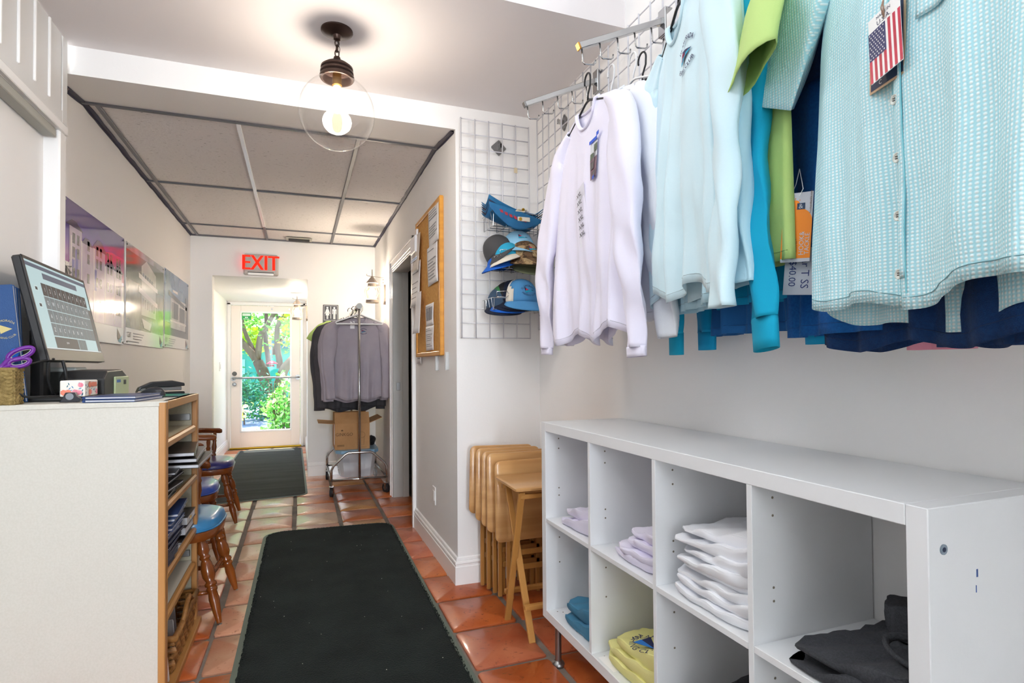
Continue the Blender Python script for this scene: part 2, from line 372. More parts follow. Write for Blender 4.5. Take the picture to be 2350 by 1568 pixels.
# baseboards with a moulded top
def base(name, pts, h=.155):
    prof = [(0, 0), (.019, 0), (.019, .104), (.015, .108), (.015, .118), (.019, .122), (.017, .130), (.011, .134), (.011, .140), (.008, .150), (0, h)]
    mb = MB(); P = [Vector(p) for p in pts]; n = len(prof); rows = []
    for i, p in enumerate(P):
        d0 = (P[i]-P[i-1]).normalized() if i else None; d1 = (P[i+1]-P[i]).normalized() if i < len(P)-1 else None
        n0 = Vector((d0.y, -d0.x)) if d0 else None; n1 = Vector((d1.y, -d1.x)) if d1 else None
        nn = (n0+n1) if (n0 and n1) else (n0 or n1)
        if n0 and n1: nn = nn/(1+n0.dot(n1))
        rows.append([(p.x+nn.x*a, p.y+nn.y*a, z) for a, z in prof])
    vs = [q for r_ in rows for q in r_]; fs = [(k*n+i, k*n+i+1, (k+1)*n+i+1, (k+1)*n+i) for k in range(len(P)-1) for i in range(n-1)]
    fs += [tuple(range(n)), tuple(range(len(vs)-1, len(vs)-1-n, -1))]
    return struct(name, mb.add(vs, fs), white_trim)
base('baseboard_right', [(XR, YA), (XC, YA), (XC, 4.2)][::-1])
base('baseboard_right.001', [(XC, YB), (XC, 5.33)][::-1])
base('baseboard_back', [(.087, YB), (XC, YB)])
base('baseboard_back.001', [(XL, YB), (-.845, YB)])
base('baseboard_left', [(XL, 3.0), (XL, YB)])
base('baseboard_vestibule', [(-.985, YB+.14), (-.985, 9.16)])
base('baseboard_vestibule.001', [(.105, 9.16), (.105, YB+.14)])

# left header with beaded boards, lower panel track and corner post
grey_w = mat('header_paint', H('d9d9d8'), .45)
struct('trim_3', MB().bx(-1.05, -.965, .2, 2.99, 2.215, ZM), grey_w)
hd = bpy.data.objects['trim_3']
y = 2.93; k = 0
while y > .8:
    MB().rbx(-.967, -.954, y-.135, y-.001, 2.30, ZM-.002, .001).build('board', grey_w, hd)
    MB().rbx(-.956, -.946, y-.140, y-.128, 2.305, ZM-.004, .003).build('batten', white_trim, hd); y -= .135; k += 1
MB().rbx(-.968, -.948, .3, 2.99, 2.218, 2.255, .003).build('bottom_rail', white_trim, hd)
MB().rbx(-.968, -.952, .3, 2.99, 2.255, 2.31, .003).build('bottom_rail', grey_w, hd)
MB().rbx(-.966, -.951, 2.935, 2.99, 2.255, ZM-.002, .003).build('board', grey_w, hd)
struct('trim_4', MB().rbx(-1.01, -.962, .2, 2.90, 2.178, 2.213, .003), mat('track_grey', H('a8a8a0'), .5))
struct('trim_5', MB().rbx(-1.04, -.952, 2.915, 2.985, 0, 2.218, .006), white_trim)
struct('trim_6', MB().rbx(-.956, -.945, 2.93, 2.985, 1.42, 1.50, .003), white_trim)

# recess lining / casing and door wall
struct('trim_7', MB().rbx(-.985, -.935, YD-.05, YD, 0, 2.15, .008).rbx(.012, .06, YD-.05, YD, 0, 2.15, .008).rbx(-.985, .06, YD-.05, YD, 2.112, 2.165, .008), white_trim)
# right doorway casing, jamb and strike plate
cas = MB()
def casing_leg(y0, y1, z1):
    s = 1 if y1 > y0 else -1; yy = y0; w = abs(y1-y0)
    for a, b, t in ((0, .2, .012), (.2, .72, .018), (.72, 1, .026)):
        p, q = sorted((y0+s*a*w, y0+s*b*w)); cas.rbx(XC-t, XC, p, q, 0, z1, .003)
casing_leg(5.235, 5.33, 2.175); casing_leg(4.285, 4.19, 2.175)
for a, b, t in ((0, .02, .012), (.02, .07, .018), (.07, .095, .026)): cas.rbx(XC-t, XC, 4.19, 5.33, 2.08+a, 2.08+b, .003)
struct('trim_8', cas, white_trim)
jb = struct('door_2', MB().rbx(XC-.012, XC+.13, 5.215, 5.238, 0, 2.08, .003).rbx(XC-.012, XC+.13, 4.282, 4.305, 0, 2.08, .003).rbx(XC-.012, XC+.13, 4.3, 5.22, 2.06, 2.08, .003).rbx(XC+.075, XC+.13, 5.2, 5.216, 0, 2.06, .002), mat('jamb_grey', H('b9b9b6'), .45))
MB().rbx(XC+.02, XC+.055, 5.208, 5.2155, .98, 1.05, .002).bx(XC+.03, XC+.045, 5.206, 5.209, 1.0, 1.03).build('strike_plate', steel, jb)
dm = mat('dark_brown_door', H('3a2f2c'), .35, col2=H('4a3c38'), ns=3, stretch=(1, 1, .1))
sd = MB().rbx(XC+.14, XC+.175, 4.32, 5.1, .01, 2.05, .003)
ang = Matrix.Translation((XC+.15, 4.32, 0)) @ Matrix.Rotation(R(-62), 4, 'Z') @ Matrix.Translation((-XC-.15, -4.32, 0))
sd.v = [tuple(ang @ Vector(p)) for p in sd.v]
so = struct('door_3', sd, dm)

# ---- entrance door
dframe = mat('door_paint_warm', H('f1e6de'), .35, spec=.4)
d = struct('door_1', MB(), dframe) if 0 else None
x0, x1, z0, z1 = -.932, .010, .02, 2.108; gx0, gx1, gz0, gz1 = -.80, -.118, .255, 2.015
db = MB().rbx(x0, gx0, YD-.045, YD-.005, z0, z1, .004).rbx(gx1, x1, YD-.045, YD-.005, z0, z1, .004).rbx(gx0-.002, gx1+.002, YD-.044, YD-.006, z0, gz0, .004).rbx(gx0-.002, gx1+.002, YD-.044, YD-.006, gz1, z1, .004)
d1 = struct('door_1', db, dframe)
MB().bx(gx0, gx1, YD-.028, YD-.024, gz0, gz1).build('pane', glass('door_glass'), d1)
bd = MB()
for a in (0, 1):
    yy0, yy1 = (YD-.052, YD-.044) if a == 0 else (YD-.006, YD+.002)
    bd.rbx(gx0-.012, gx0+.012, yy0, yy1, gz0-.012, gz1+.012, .003).rbx(gx1-.012, gx1+.012, yy0, yy1, gz0-.012, gz1+.012, .003).rbx(gx0, gx1, yy0, yy1, gz0-.012, gz0+.012, .003).rbx(gx0, gx1, yy0, yy1, gz1-.012, gz1+.012, .003)
bd.build('glass_bead', white_trim, d1)
pb = MB(); pb.tube([(-.90, YD-.05, 1.03), (-.90, YD-.09, 1.035), (-.88, YD-.105, 1.04), (-.02, YD-.105, 1.045), (-.004, YD-.09, 1.045), (-.004, YD-.05, 1.045)], .014, 10)
pb.cyl((-.90, YD-.052, 1.03), (-.90, YD-.045, 1.03), .032, n=20).cyl((-.02, YD-.062, 1.045), (-.02, YD-.045, 1.045), .038, n=20)
pb.build('push_bar', steel, d1, auto=40)
MB().cyl((-.885, YD-.06, 1.105), (-.885, YD-.045, 1.105), .030, .033, n=20).cyl((-.885, YD-.063, 1.105), (-.885, YD-.06, 1.105), .013, n=12).build('deadbolt', mat('lock_dark', H('5a5652'), .4, .7), d1, auto=40)
MB().cyl((-.885, YD-.055, .95), (-.885, YD-.045, .95), .028, n=20).lathe([(.010, 0), (.012, -.03), (.024, -.04), (.027, -.055), (.02, -.068), (0, -.07)], (-.885, YD-.05, .95), 16, ax='y').build('door_knob', steel, d1, auto=40)
for xx in (-.38, -.14): MB().cyl((xx, YD-.06, 2.065), (xx, YD-.045, 2.065), .014, n=14).cyl((xx, YD-.075, 2.065), (xx, YD-.06, 2.065), .008, n=10).build('coat_hook', steel, d1, auto=40)
struct('trim_9', MB().rbx(-.95, .03, YD-.07, YD+.06, 0, .022, .006), mat('brass_threshold', H('c9a52c'), .3, .8))
gs = tag(MB().rbx(-.79, -.665, YD-.034, YD-.0295, 1.90, 2.0, .002).prism([(-.745, 1.9), (-.715, 1.9), (-.73, 1.875)], .003, Matrix.Translation((0, YD-.03, 0)) @ Matrix.Rotation(R(90), 4, 'X')).build('window_sticker', mat('sticker_green', H('17a04a'), .4)), 'green speech bubble sticker at the top corner of the entrance door glass', 'sticker')
sm = MB(); sm.bx(-.78, -.675, YD-.036, YD-.034, 1.958, 1.99)
txt(sm, 'REVIEW US', .018, lambda x, y: (-.728+x, YD-.0372, 1.974+y), 1)
sm.cyl((-.738, YD-.036, 1.935), (-.738, YD-.0345, 1.935), .009, n=14, mi=0).cyl((-.718, YD-.036, 1.935), (-.718, YD-.0345, 1.935), .009, n=14, mi=0)
sm.bx(-.77, -.69, YD-.036, YD-.034, 1.908, 1.914, 0)
sm.build('lettering', [mat('sticker_white', H('f4fff6'), .5), mat('sticker_green', H('17a04a'))], gs)
# ================================================================ OUTSIDE THE DOOR
gr_m = mat('garden_ground', H('5f7a3c'), .9, col2=H('83a24a'), ns=1.2, bump=.3, bs=20)
path_m = mat('pea_rock_path', H('6f7f9e'), .85, col2=H('8f9cb4'), ns=26, bump=.6, bs=60)
struct('ground', MB().bx(-9, 7, 9.32, 34, -.14, -.06), gr_m)
struct('path', MB().prism([(-2.2, 9.4), (.3, 9.4), (-.1, 13), (-.9, 16), (-1.2, 19.5), (-4.5, 19.5), (-3.2, 14)], .03, Matrix.Translation((0, 0, -.06))), path_m)
tag(bpy.data.objects['path'], kind='structure')
struct('wall_outside', MB().bx(-6, -1.1, YD+.0, YD+.12, 0, 3.2).bx(.22, 6, YD+.0, YD+.12, 0, 3.2).bx(-1.1, .22, YD+.0, YD+.12, 2.3, 3.2), mat('outside_wall', H('cfd6cf'), .7))
def leaves(mb, n, fpos, size, seed, roundn=0, mi=0, up=.4, nm=1):
    rr = random.Random(seed)
    for _ in range(n):
        p = Vector(fpos(rr)); s = size*rr.uniform(.6, 1.25)
        d = Vector((rr.uniform(-1, 1), rr.uniform(-1, 1), rr.uniform(-.5, .9))).normalized(); q = d.cross(Vector((rr.uniform(-1, 1), rr.uniform(-1, 1), rr.uniform(-1, 1)))).normalized()
        m_ = rr.randrange(nm)
        nrm = d.cross(q)
        if roundn: vs = [p, p+d*s*.35+q*s*.22, p+d*s*.8+q*s*.3, p+d*s+nrm*s*.05, p+d*s*.8-q*s*.3, p+d*s*.35-q*s*.22]; fs = [(0, 1, 2, 3), (0, 3, 4, 5)]
        else: vs = [p, p+d*s*.5+q*s*.22+nrm*s*.04, p+d*s, p+d*s*.5-q*s*.22+nrm*s*.04]; fs = [(0, 1, 2, 3)]
        mb.add(vs, fs, m_)
    return mb
def leafmat(n_, c, c2):
    m = mat(n_, H(c), .45, col2=H(c2), ns=3, nd=2, spec=.5); b = m.node_tree.nodes['Principled BSDF']
    b.inputs['Subsurface Weight'].default_value = 0
    N = m.node_tree.nodes; L = m.node_tree.links; t = N.new('ShaderNodeBsdfTranslucent'); t.inputs[0].default_value = (*H(c2), 1)
    mx = N.new('ShaderNodeMixShader'); mx.inputs[0].default_value = .35; L.new(b.outputs[0], mx.inputs[1]); L.new(t.outputs[0], mx.inputs[2]); L.new(mx.outputs[0], N['Material Output'].inputs[0])
    return m
lf1, lf2, lf3 = leafmat('leaf_green', '3f8a3a', '6fb53a'), leafmat('leaf_yellow', 'a8cf2e', 'e2e63a'), leafmat('leaf_deep', '2b6a4a', '3f8f5a')
lf4 = leafmat('leaf_bright', '5cb04a', '9fdc6a'); lf5 = leafmat('leaf_pale', 'b9e28a', 'd8f0a8')
# big spreading tree
bark = mat('bark', H('6a544a'), .85, col2=H('85705f'), ns=3, nd=8, bump=.8, bs=14, stretch=(1, 1, .3))
T = thing('spreading_tree', 'big many-limbed tree with grey brown trunk seen through the door glass', 'tree', (-.75, 15, -.06))
def limb(pts, r0, r1, name='limb'):
    n = len(pts)*4; P = [Vector(p) for p in pts]; out = []; m = len(P)
    for i in range(n):
        t = i/(n-1)*(m-1); k = min(int(t), m-2); f = t-k
        p0, p1, p2, p3 = P[max(k-1, 0)], P[k], P[k+1], P[min(k+2, m-1)]
        q = .5*((2*p1)+(-p0+p2)*f+(2*p0-5*p1+4*p2-p3)*f*f+(-p0+3*p1-3*p2+p3)*f**3)
        out.append(q+Vector((noise.noise(q*2), 0, noise.noise(q*2+Vector((5, 0, 0)))))*.05)
    return MB().tube(out, [r0+(r1-r0)*i/(n-1) for i in range(n)], 9).build(name, bark, T, smooth=True)
limb([(-.72, 15, -.1), (-.76, 15, .5), (-.80, 15, 1.0), (-.95, 15, 1.35)], 0.197, 0.116, 'trunk')
limb([(-.45, 15, .5), (-.38, 15, 1.05), (-.15, 15, 1.4), (.3, 15.1, 1.95), (.9, 15.2, 2.3)], 0.139, 0.058)
limb([(-.9, 15, 1.25), (-1.15, 15, 1.65), (-1.5, 15, 2.1), (-2.1, 15, 2.5)], 0.099, 0.041)
limb([(-.95, 15.1, 1.3), (-1.12, 15.1, 1.8), (-1.28, 15.1, 2.3), (-1.2, 15, 2.9)], 0.064, 0.029)
limb([(-.95, 15, 1.4), (-.9, 15, 1.95), (-.72, 15, 2.25), (-.5, 15, 2.7), (-.35, 15, 3.3)], 0.081, 0.035)
limb([(-.45, 15.1, 1.15), (-.5, 15.1, 1.7), (-.52, 15.1, 2.15), (-.3, 15, 2.5), (-.05, 15, 2.9)], 0.081, 0.035)
limb([(-.72, 15.3, 1.2), (-.8, 15.3, 1.9), (-.75, 15.3, 2.5), (-.8, 15.3, 3.2)], 0.064, 0.035)
limb([(-.5, 15.2, 1.75), (-.25, 15.2, 2.1), (.1, 15.2, 2.5), (.4, 15.2, 3.0)], 0.041, 0.023)
limb([(-.6, 15.3, 1.5), (-.5, 15.4, 2.1), (-.55, 15.4, 2.8)], 0.046, 0.023)
limb([(-.1, 15, 1.45), (.1, 15, 1.75), (.2, 15, 2.2)], 0.041, 0.017)
def fp(rr):
    while 1:
        x, z = rr.uniform(-2.4, 1.4), rr.uniform(1.7, 4.3)
        dens = .18+.75*max(0, (z-2.15)/1.2)+(.5 if x > -.35 else 0)*(1 if z > 1.75 else 0)+(.25 if x < -1.1 and z > 2.0 else 0)
        if rr.random() < dens: return (x, rr.uniform(14.2, 17.6), z)
leaves(MB(), 6500, fp, .13, 5, nm=2).build('foliage', [lf1, lf4], T)
leaves(MB(), 1600, lambda rr: (rr.uniform(-.35, 1.3), rr.uniform(13.7, 14.6), rr.gauss(2.15, .28)), .13, 8, nm=2).build('foliage', [lf2, lf4], T)['kind'] = 'stuff'
leaves(MB(), 500, lambda rr: (rr.gauss(-1.2, .25), rr.uniform(16.5, 17), rr.gauss(1.95, .18)), .16, 9).build('foliage', lf2, T)['kind'] = 'stuff'
# leafy screen far behind the tree
T2 = thing('garden_shrubs', 'distant pale green trees rising behind the turquoise building', 'trees', (-1, 29, 0)); T2['kind'] = 'stuff'
MB().tube([(-3, 29, -.1), (-3.1, 29, 3)], .15, 8).tube([(.5, 29.5, -.1), (.4, 29.5, 3)], .15, 8).build('trunk', bark, T2)
leaves(MB(), 5000, lambda rr: (rr.uniform(-7, 4), rr.uniform(28, 31), rr.uniform(1.2, 7.5)), .45, 11, nm=3).build('foliage', [lf4, lf5, lf1], T2)
# bush right in front, large round leaves
B1 = thing('round_leaf_bush', 'bright green bush with large round leaves outside at the lower right of the door glass', 'bush', (-.28, 11.1, -.06))
def fb(rr):
    while 1:
        x, z = rr.uniform(-.85, .4), rr.uniform(-.05, 1.18)
        lim = -.72+.36*z+.1*sin(z*9)
        if x > lim and (z < .95+.1*sin(x*14)+.25*(x+.4)): return (x, rr.uniform(10.8, 11.5), z)
leaves(MB(), 1500, fb, .095, 21, 1, nm=3).build('foliage', [lf4, lf5, lf1], B1)
sb = MB(); rr_ = random.Random(4)
for k in range(14):
    x = -.3+rr_.uniform(-.25, .3); sb.tube([(x*.5-.15, 11.2, -.06), (x*.8-.08, 11.15, .4), (x, 11.1+rr_.uniform(-.1, .2), .95)], [.012, .009, .005], 5)
sb.build('stem', bark, B1)
B2 = thing('dark_shrub', 'dark blue-green shrub on a thin stem outside beside the path', 'shrub', (-1.25, 13.4, -.06))
leaves(MB(), 1300, lambda rr: (rr.gauss(-1.12, .27), rr.gauss(13.4, .2), rr.gauss(.66, .2)), .10, 31, nm=2).build('foliage', [lf3, leafmat('leaf_blue', '2f7a6a', '4fa08a')], B2)
MB().tube([(-1.1, 13.4, -.06), (-1.12, 13.4, .3), (-1.05, 13.4, .8)], [.02, .016, .008], 6).tube([(-1.12, 13.4, .3), (-1.4, 13.4, .7)], [.012, .006], 5).build('stem', bark, B2)
B3 = thing('dark_shrub', 'low dark shrub around the foot of the big tree', 'shrub', (-.5, 14.2, -.06))
leaves(MB(), 900, lambda rr: (rr.gauss(-.45, .5), rr.gauss(14.3, .15), abs(rr.gauss(.3, .28))), .11, 33, nm=2).build('foliage', [lf3, lf1], B3)
B4 = thing('low_plant', 'small yellow-green plant at the edge of the path outside', 'plant', (-1.32, 12.2, -.06))
leaves(MB(), 90, lambda rr: (rr.gauss(-1.13, .07), rr.gauss(12.2, .06), rr.uniform(.2, .42)), .13, 35, 1, nm=2).build('foliage', [lf2, lf5], B4)
MB().tube([(-1.13, 12.2, -.06), (-1.13, 12.2, .35)], .01, 5).build('stem', bark, B4)
# turquoise building
tq = mat('turquoise_wall', H('3fb0ae'), .7); tqd = mat('fascia_teal', H('2f6f86'), .6)
BL = thing('pavilion', 'low turquoise building with dark blue roof edge beyond the tree', 'building', (-1.5, 24, -.06))
MB().bx(-8, 5, 24, 27, -.06, 1.92).build('wall', tq, BL)
MB().bx(-8.3, 5.3, 23.6, 27.3, 1.92, 2.22).build('roof', tqd, BL)
for x in (.02, .75):
    f = MB().bx(x, x+.55, 23.93, 24.0, .4, 1.42).build('window', white_trim, BL); MB().bx(x+.07, x+.48, 23.91, 23.935, .46, 1.36).build('pane', mat('far_glass', H('1e3c44'), .1), f)
f = MB().bx(-2.25, -1.95, 23.93, 24.0, .5, 1.5).build('shutter', mat('shutter_pale', H('9fd8dc'), .6), BL)
# red dished feeder hung on the trunk
rf = thing('hanging_feeder', 'shiny red dish-shaped feeder hanging against the big tree trunk', 'feeder', (-.62, 14.6, 1.2))
MB().lathe([(.0, .07), (.03, .068), (.08, .04), (.125, .005), (.13, -.005), (.1, -.01), (0, -.01)], (-.60, 14.6, 1.28), 24).build('dish', mat('feeder_red', H('c8104a'), .2, coat=.5), rf, smooth=True)
MB().tube([(-.60, 14.6, 1.4), (-.60, 14.6, 1.75)], .008, 6).build('hanger_rod', bronze, rf)
MB().lathe([(.02, 0), (.05, -.03), (.05, -.05), (0, -.05)], (-.60, 14.6, 1.26), 12).build('base', mat('feeder_red'if 0 else 'feeder_dark_red', H('8a1030'), .3), rf)
# ================================================================ SIGNS, LAMPS, POSTERS, BOARD
ex = thing('exit_sign', 'grey wall box with red illuminated EXIT lettering above the door recess', 'sign', (-.38, YB, 2.17))
MB().rbx(-.548, -.208, YB-.05, YB, 2.172, 2.395, .014).build('housing', mat('exit_grey', H('b9b2ad'), .4), ex)
MB().rbx(-.53, -.226, YB-.053, YB-.049, 2.215, 2.385, .003).build('face_plate', mat('exit_face', H('b0a8a4'), .35), ex)
m_ = MB()
for dx in (-.005, -.0025, 0, .0025, .005): txt(m_, 'EXIT', .222, lambda x, y, dx=dx: (-.378+x+dx, YB-.0545-.0001*dx, 2.304+y), sx=.80)
m_.build('lettering', mat('exit_red', (1, .035, .015), .9, spec=.05, emit=.26), ex)
MB().rbx(-.505, -.255, YB-.056, YB-.03, 2.172, 2.196, .004).build('battery_light', mat('lens_white', H('ffffff'), .2), ex)
MB().rbx(-.508, -.252, YB-.054, YB-.05, 2.197, 2.204, .001).build('slot', black_m, ex)
# restroom sign
rs = thing('restroom_sign', 'black restroom sign with white woman and man figures beside the coat rack', 'sign', (.328, YB, 1.60))
MB().rbx(.247, .408, YB-.012, YB, 1.60, 1.885, .004).build('plate', mat('sign_black', H('303036'), .4), rs)
m_ = MB()
for a in (.256, .396): m_.bx(a, a+.003, YB-.0135, YB-.012, 1.715, 1.872)
for a in (1.712, 1.872): m_.bx(.256, .399, YB-.0135, YB-.012, a, a+.003)
for cx, fem in ((.292, 1), (.365, 0)):
    m_.cyl((cx, YB-.0135, 1.85), (cx, YB-.0115, 1.85), .0105, n=16)
    if fem: m_.prism([(-.011, 0), (.011, 0), (.028, -.05), (.020, -.052), (.011, -.028), (.02, -.07), (.008, -.07), (.008, -.11), (.001, -.11), (.001, -.072), (-.001, -.072), (-.001, -.11), (-.008, -.11), (-.008, -.07), (-.02, -.07), (-.011, -.028), (-.020, -.052), (-.028, -.05)], .002, Matrix.Translation((cx, YB-.0115, 1.836)) @ Matrix.Rotation(R(90), 4, 'X'))
    else: m_.prism([(-.018, 0), (.018, 0), (.022, -.004), (.022, -.055), (.016, -.055), (.015, -.015), (.011, -.015), (.011, -.11), (.001, -.11), (.001, -.055), (-.001, -.055), (-.001, -.11), (-.011, -.11), (-.011, -.015), (-.015, -.015), (-.016, -.055), (-.022, -.055), (-.022, -.004)], .002, Matrix.Translation((cx, YB-.0115, 1.836)) @ Matrix.Rotation(R(90), 4, 'X'))
m_.bx(.325, .331, YB-.0135, YB-.012, 1.73, 1.865)
txt(m_, 'Restrooms', .034, lambda x, y: (.328+x, YB-.0135, 1.66+y))
for k in range(7): m_.lathe([(0, 0), (.002, 0)], (.28+k*.012, YB-.013, 1.63), 6)
m_.build('symbols', mat('sign_white', H('f0f0f0'), .5), rs)

def bulbmat(n_, c, s): return mat(n_, c, .4, emit=s)
lant_m = mat('lantern_pewter', H('8a7f77'), .5, .6, col2=H('a0958c'), ns=20)
flame = bulbmat('bulb_glow', (1, .74, .38), 14)
def lantern(label, loc, rz, power=30):
    t = thing('wall_lantern', label, 'lantern', (0, 0, 0), group=None)
    # local: wall plane at x=0 , lamp at x=-.13 ; z=0 centre of glass
    MB().prism([(-.03, -.05), (.03, -.05), (.035, .0), (.03, .12), (0, .15), (-.03, .12), (-.035, 0)], .022, Matrix.Rotation(R(-90), 4, 'Y') @ Matrix.Rotation(R(90), 4, 'Z') @ Matrix.Identity(4)).build('wall_plate', lant_m, t)
    a = MB(); a.tube([(-.01, 0, .12), (-.13, 0, .13), (-.17, 0, .132), (-.185, 0, .14), (-.18, 0, .15)], .003, 6); a.tube([(-.01, 0, .03), (-.1, 0, .032)], .004, 6)
    a.cyl((-.03, 0, .10), (-.015, 0, .10), .007).cyl((-.03, 0, .07), (-.015, 0, .07), .007); a.build('bracket', lant_m, t)
    c = (-.13, 0, 0)
    MB().lathe([(0, .20), (.004, .198), (.005, .13), (.012, .125), (.058, .065), (.06, .06), (.045, .058), (.042, .058), (.042, .022), (.040, .022)], c, 20).build('roof', lant_m, t, auto=35)
    MB().lathe([(.040, .03), (.052, .02), (.072, -.005), (.076, -.03), (.068, -.06), (.052, -.09), (.048, -.11)], c, 24).build('glass_globe', glass('lantern_glass', (1, .95, .88)), t, smooth=True)
    MB().lathe([(.0, -.085), (.04, -.085), (.046, -.10), (.06, -.105), (.062, -.128), (.062, -.134), (0, -.134)], c, 20).build('base', lant_m, t, auto=35)
    cg = MB()
    for k in range(4):
        an = pi/4+k*pi/2; cg.tube([(c[0]+cos(an)*r_, sin(an)*r_, z) for r_, z in ((.045, .035), (.06, .02), (.080, -.01), (.083, -.035), (.073, -.065), (.058, -.10))], .0018, 5)
    cg.build('wire_cage', lant_m, t)
    MB().lathe([(0, .018), (.018, .015), (.030, -.01), (.032, -.035), (.024, -.07), (.014, -.085)], c, 16).build('bulb', flame, t, smooth=True)
    l = bpy.data.lights.new('lantern_light', 'POINT'); l.energy = power; l.color = (1, .89, .77); l.shadow_soft_size = .05
    lo = bpy.data.objects.new('lantern_light', l); COL.objects.link(lo); lo.parent = t; lo.location = (-.13, 0, -.03); lo.parent = t
    t.location = loc; t.rotation_euler = (0, 0, rz); return t
lantern('lit pewter onion lantern on the corridor wall above the coat rack', (XC, 5.75, 1.965), 0)
lantern('lit pewter onion lantern inside the entrance recess beside the door glass', (.105, 7.9, 1.95), 0, 24)

# pendant
px0, py0, pz0 = .152, 2.505, 2.282
t = thing('pendant_lamp', 'clear glass globe pendant hanging on a bronze chain from the ceiling', 'lamp', (px0, py0, ZM))
MB().lathe([(.066, 0), (.066, -.006), (.05, -.016), (.018, -.022), (.014, -.03), (.014, -.04), (.006, -.045), (0, -.045)], (px0, py0, ZM), 32).build('canopy', bronze, t, auto=35)
def link(mb, c, rx, rz_, rot):
    pts = [(rx*cos(a), 0, rz_*sin(a)) for a in [2*pi*k/16 for k in range(16)]]
    M = Matrix.Translation(c) @ Matrix.Rotation(rot, 4, 'Z'); mb.tube([M @ Vector(p) for p in pts], .0028, 6, closed=True)
for k, z in enumerate((2.583, 2.560, 2.537)):
    b = MB(); link(b, (px0, py0, z), .0085, .0165, k*pi/2+.3); b.build('chain_link', bronze, t, smooth=True)
b = MB(); b.tube([(px0+.002, py0, 2.59), (px0+.012, py0, 2.56), (px0+.004, py0, 2.51)], .0015, 5); b.build('cord', black_m, t)
MB().lathe([(0, 2.524), (.013, 2.522), (.016, 2.512), (.009, 2.503), (.02, 2.499), (.05, 2.49), (.066, 2.477), (.067, 2.470), (.063, 2.466), (.068, 2.460), (.069, 2.452), (.064, 2.447), (.071, 2.440), (.072, 2.432), (.068, 2.426), (.06, 2.426), (.06, 2.46), (0, 2.47)], (px0, py0, 0), 32).build('cap', bronze, t, auto=30)
gl = [(.058*1, .146)]
a0 = math.acos(.146/.157)
prof = [(.157*sin(a0+(pi-a0)*k/24), .157*cos(a0+(pi-a0)*k/24)) for k in range(25)]
MB().lathe(prof, (px0, py0, pz0), 48).build('glass_globe', glass('globe_glass', (.985, .985, .985)), t, smooth=True)
MB().lathe([(0, 2.46), (.018, 2.455), (.02, 2.40), (.016, 2.395), (0, 2.395)], (px0, py0, 0), 20).build('socket', mat('socket_brass', H('8a6a3a'), .35, .8), t, auto=35)
MB().lathe([(.014, 2.397), (.018, 2.38), (.020, 2.35), (.020, 2.31), (.014, 2.285), (0, 2.278)], (px0, py0, 0), 20).build('bulb', bulbmat('filament_bulb', (1, .80, .50), 12), t, smooth=True)
l = bpy.data.lights.new('pendant_light', 'POINT'); l.energy = 8.5; l.color = (1, .88, .74); l.shadow_soft_size = .06
lo = bpy.data.objects.new('pendant_light', l); COL.objects.link(lo); lo.location = (px0, py0, 2.33)

# posters on the left wall
poster_white = mat('poster_white', H('ecebea'), .08, spec=.4, coat=.2)
def pmat(n_, c, c2=None, **k): return mat('poster_'+n_, H(c), .10, spec=.4, col2=H(c2) if c2 else None, coat=.2, **k)
sky_p = mat('poster_dusk_sky', H('7a4a8f'), .08, spec=.4, coat=.2)
_N = sky_p.node_tree.nodes; _L = sky_p.node_tree.links; tc = _N.new('ShaderNodeTexCoord'); sp = _N.new('ShaderNodeSeparateXYZ'); _L.new(tc.outputs['Generated'], sp.inputs[0])
nz = _N.new('ShaderNodeTexNoise'); nz.inputs['Scale'].default_value = 3; _L.new(tc.outputs['Generated'], nz.inputs[0])
ad = _N.new('ShaderNodeMath'); ad.operation = 'MULTIPLY_ADD'; ad.inputs[1].default_value = .35; _L.new(nz.outputs[0], ad.inputs[0]); _L.new(sp.outputs[2], ad.inputs[2])
rp = _N.new('ShaderNodeValToRGB'); e = rp.color_ramp.elements; e[0].position = .25; e[0].color = (*H('e0a8b8'), 1); e[1].position = 1.1; e[1].color = (*H('5a4a90'), 1)
for p_, c_ in ((.45, 'd8408f'), (.62, 'a04aa8'), (.85, '6a3fb0')): q = e.new(p_); q.color = (*H(c_), 1)
_L.new(ad.outputs[0], rp.inputs[0]); _L.new(rp.outputs[0], _N['Principled BSDF'].inputs['Base Color'])
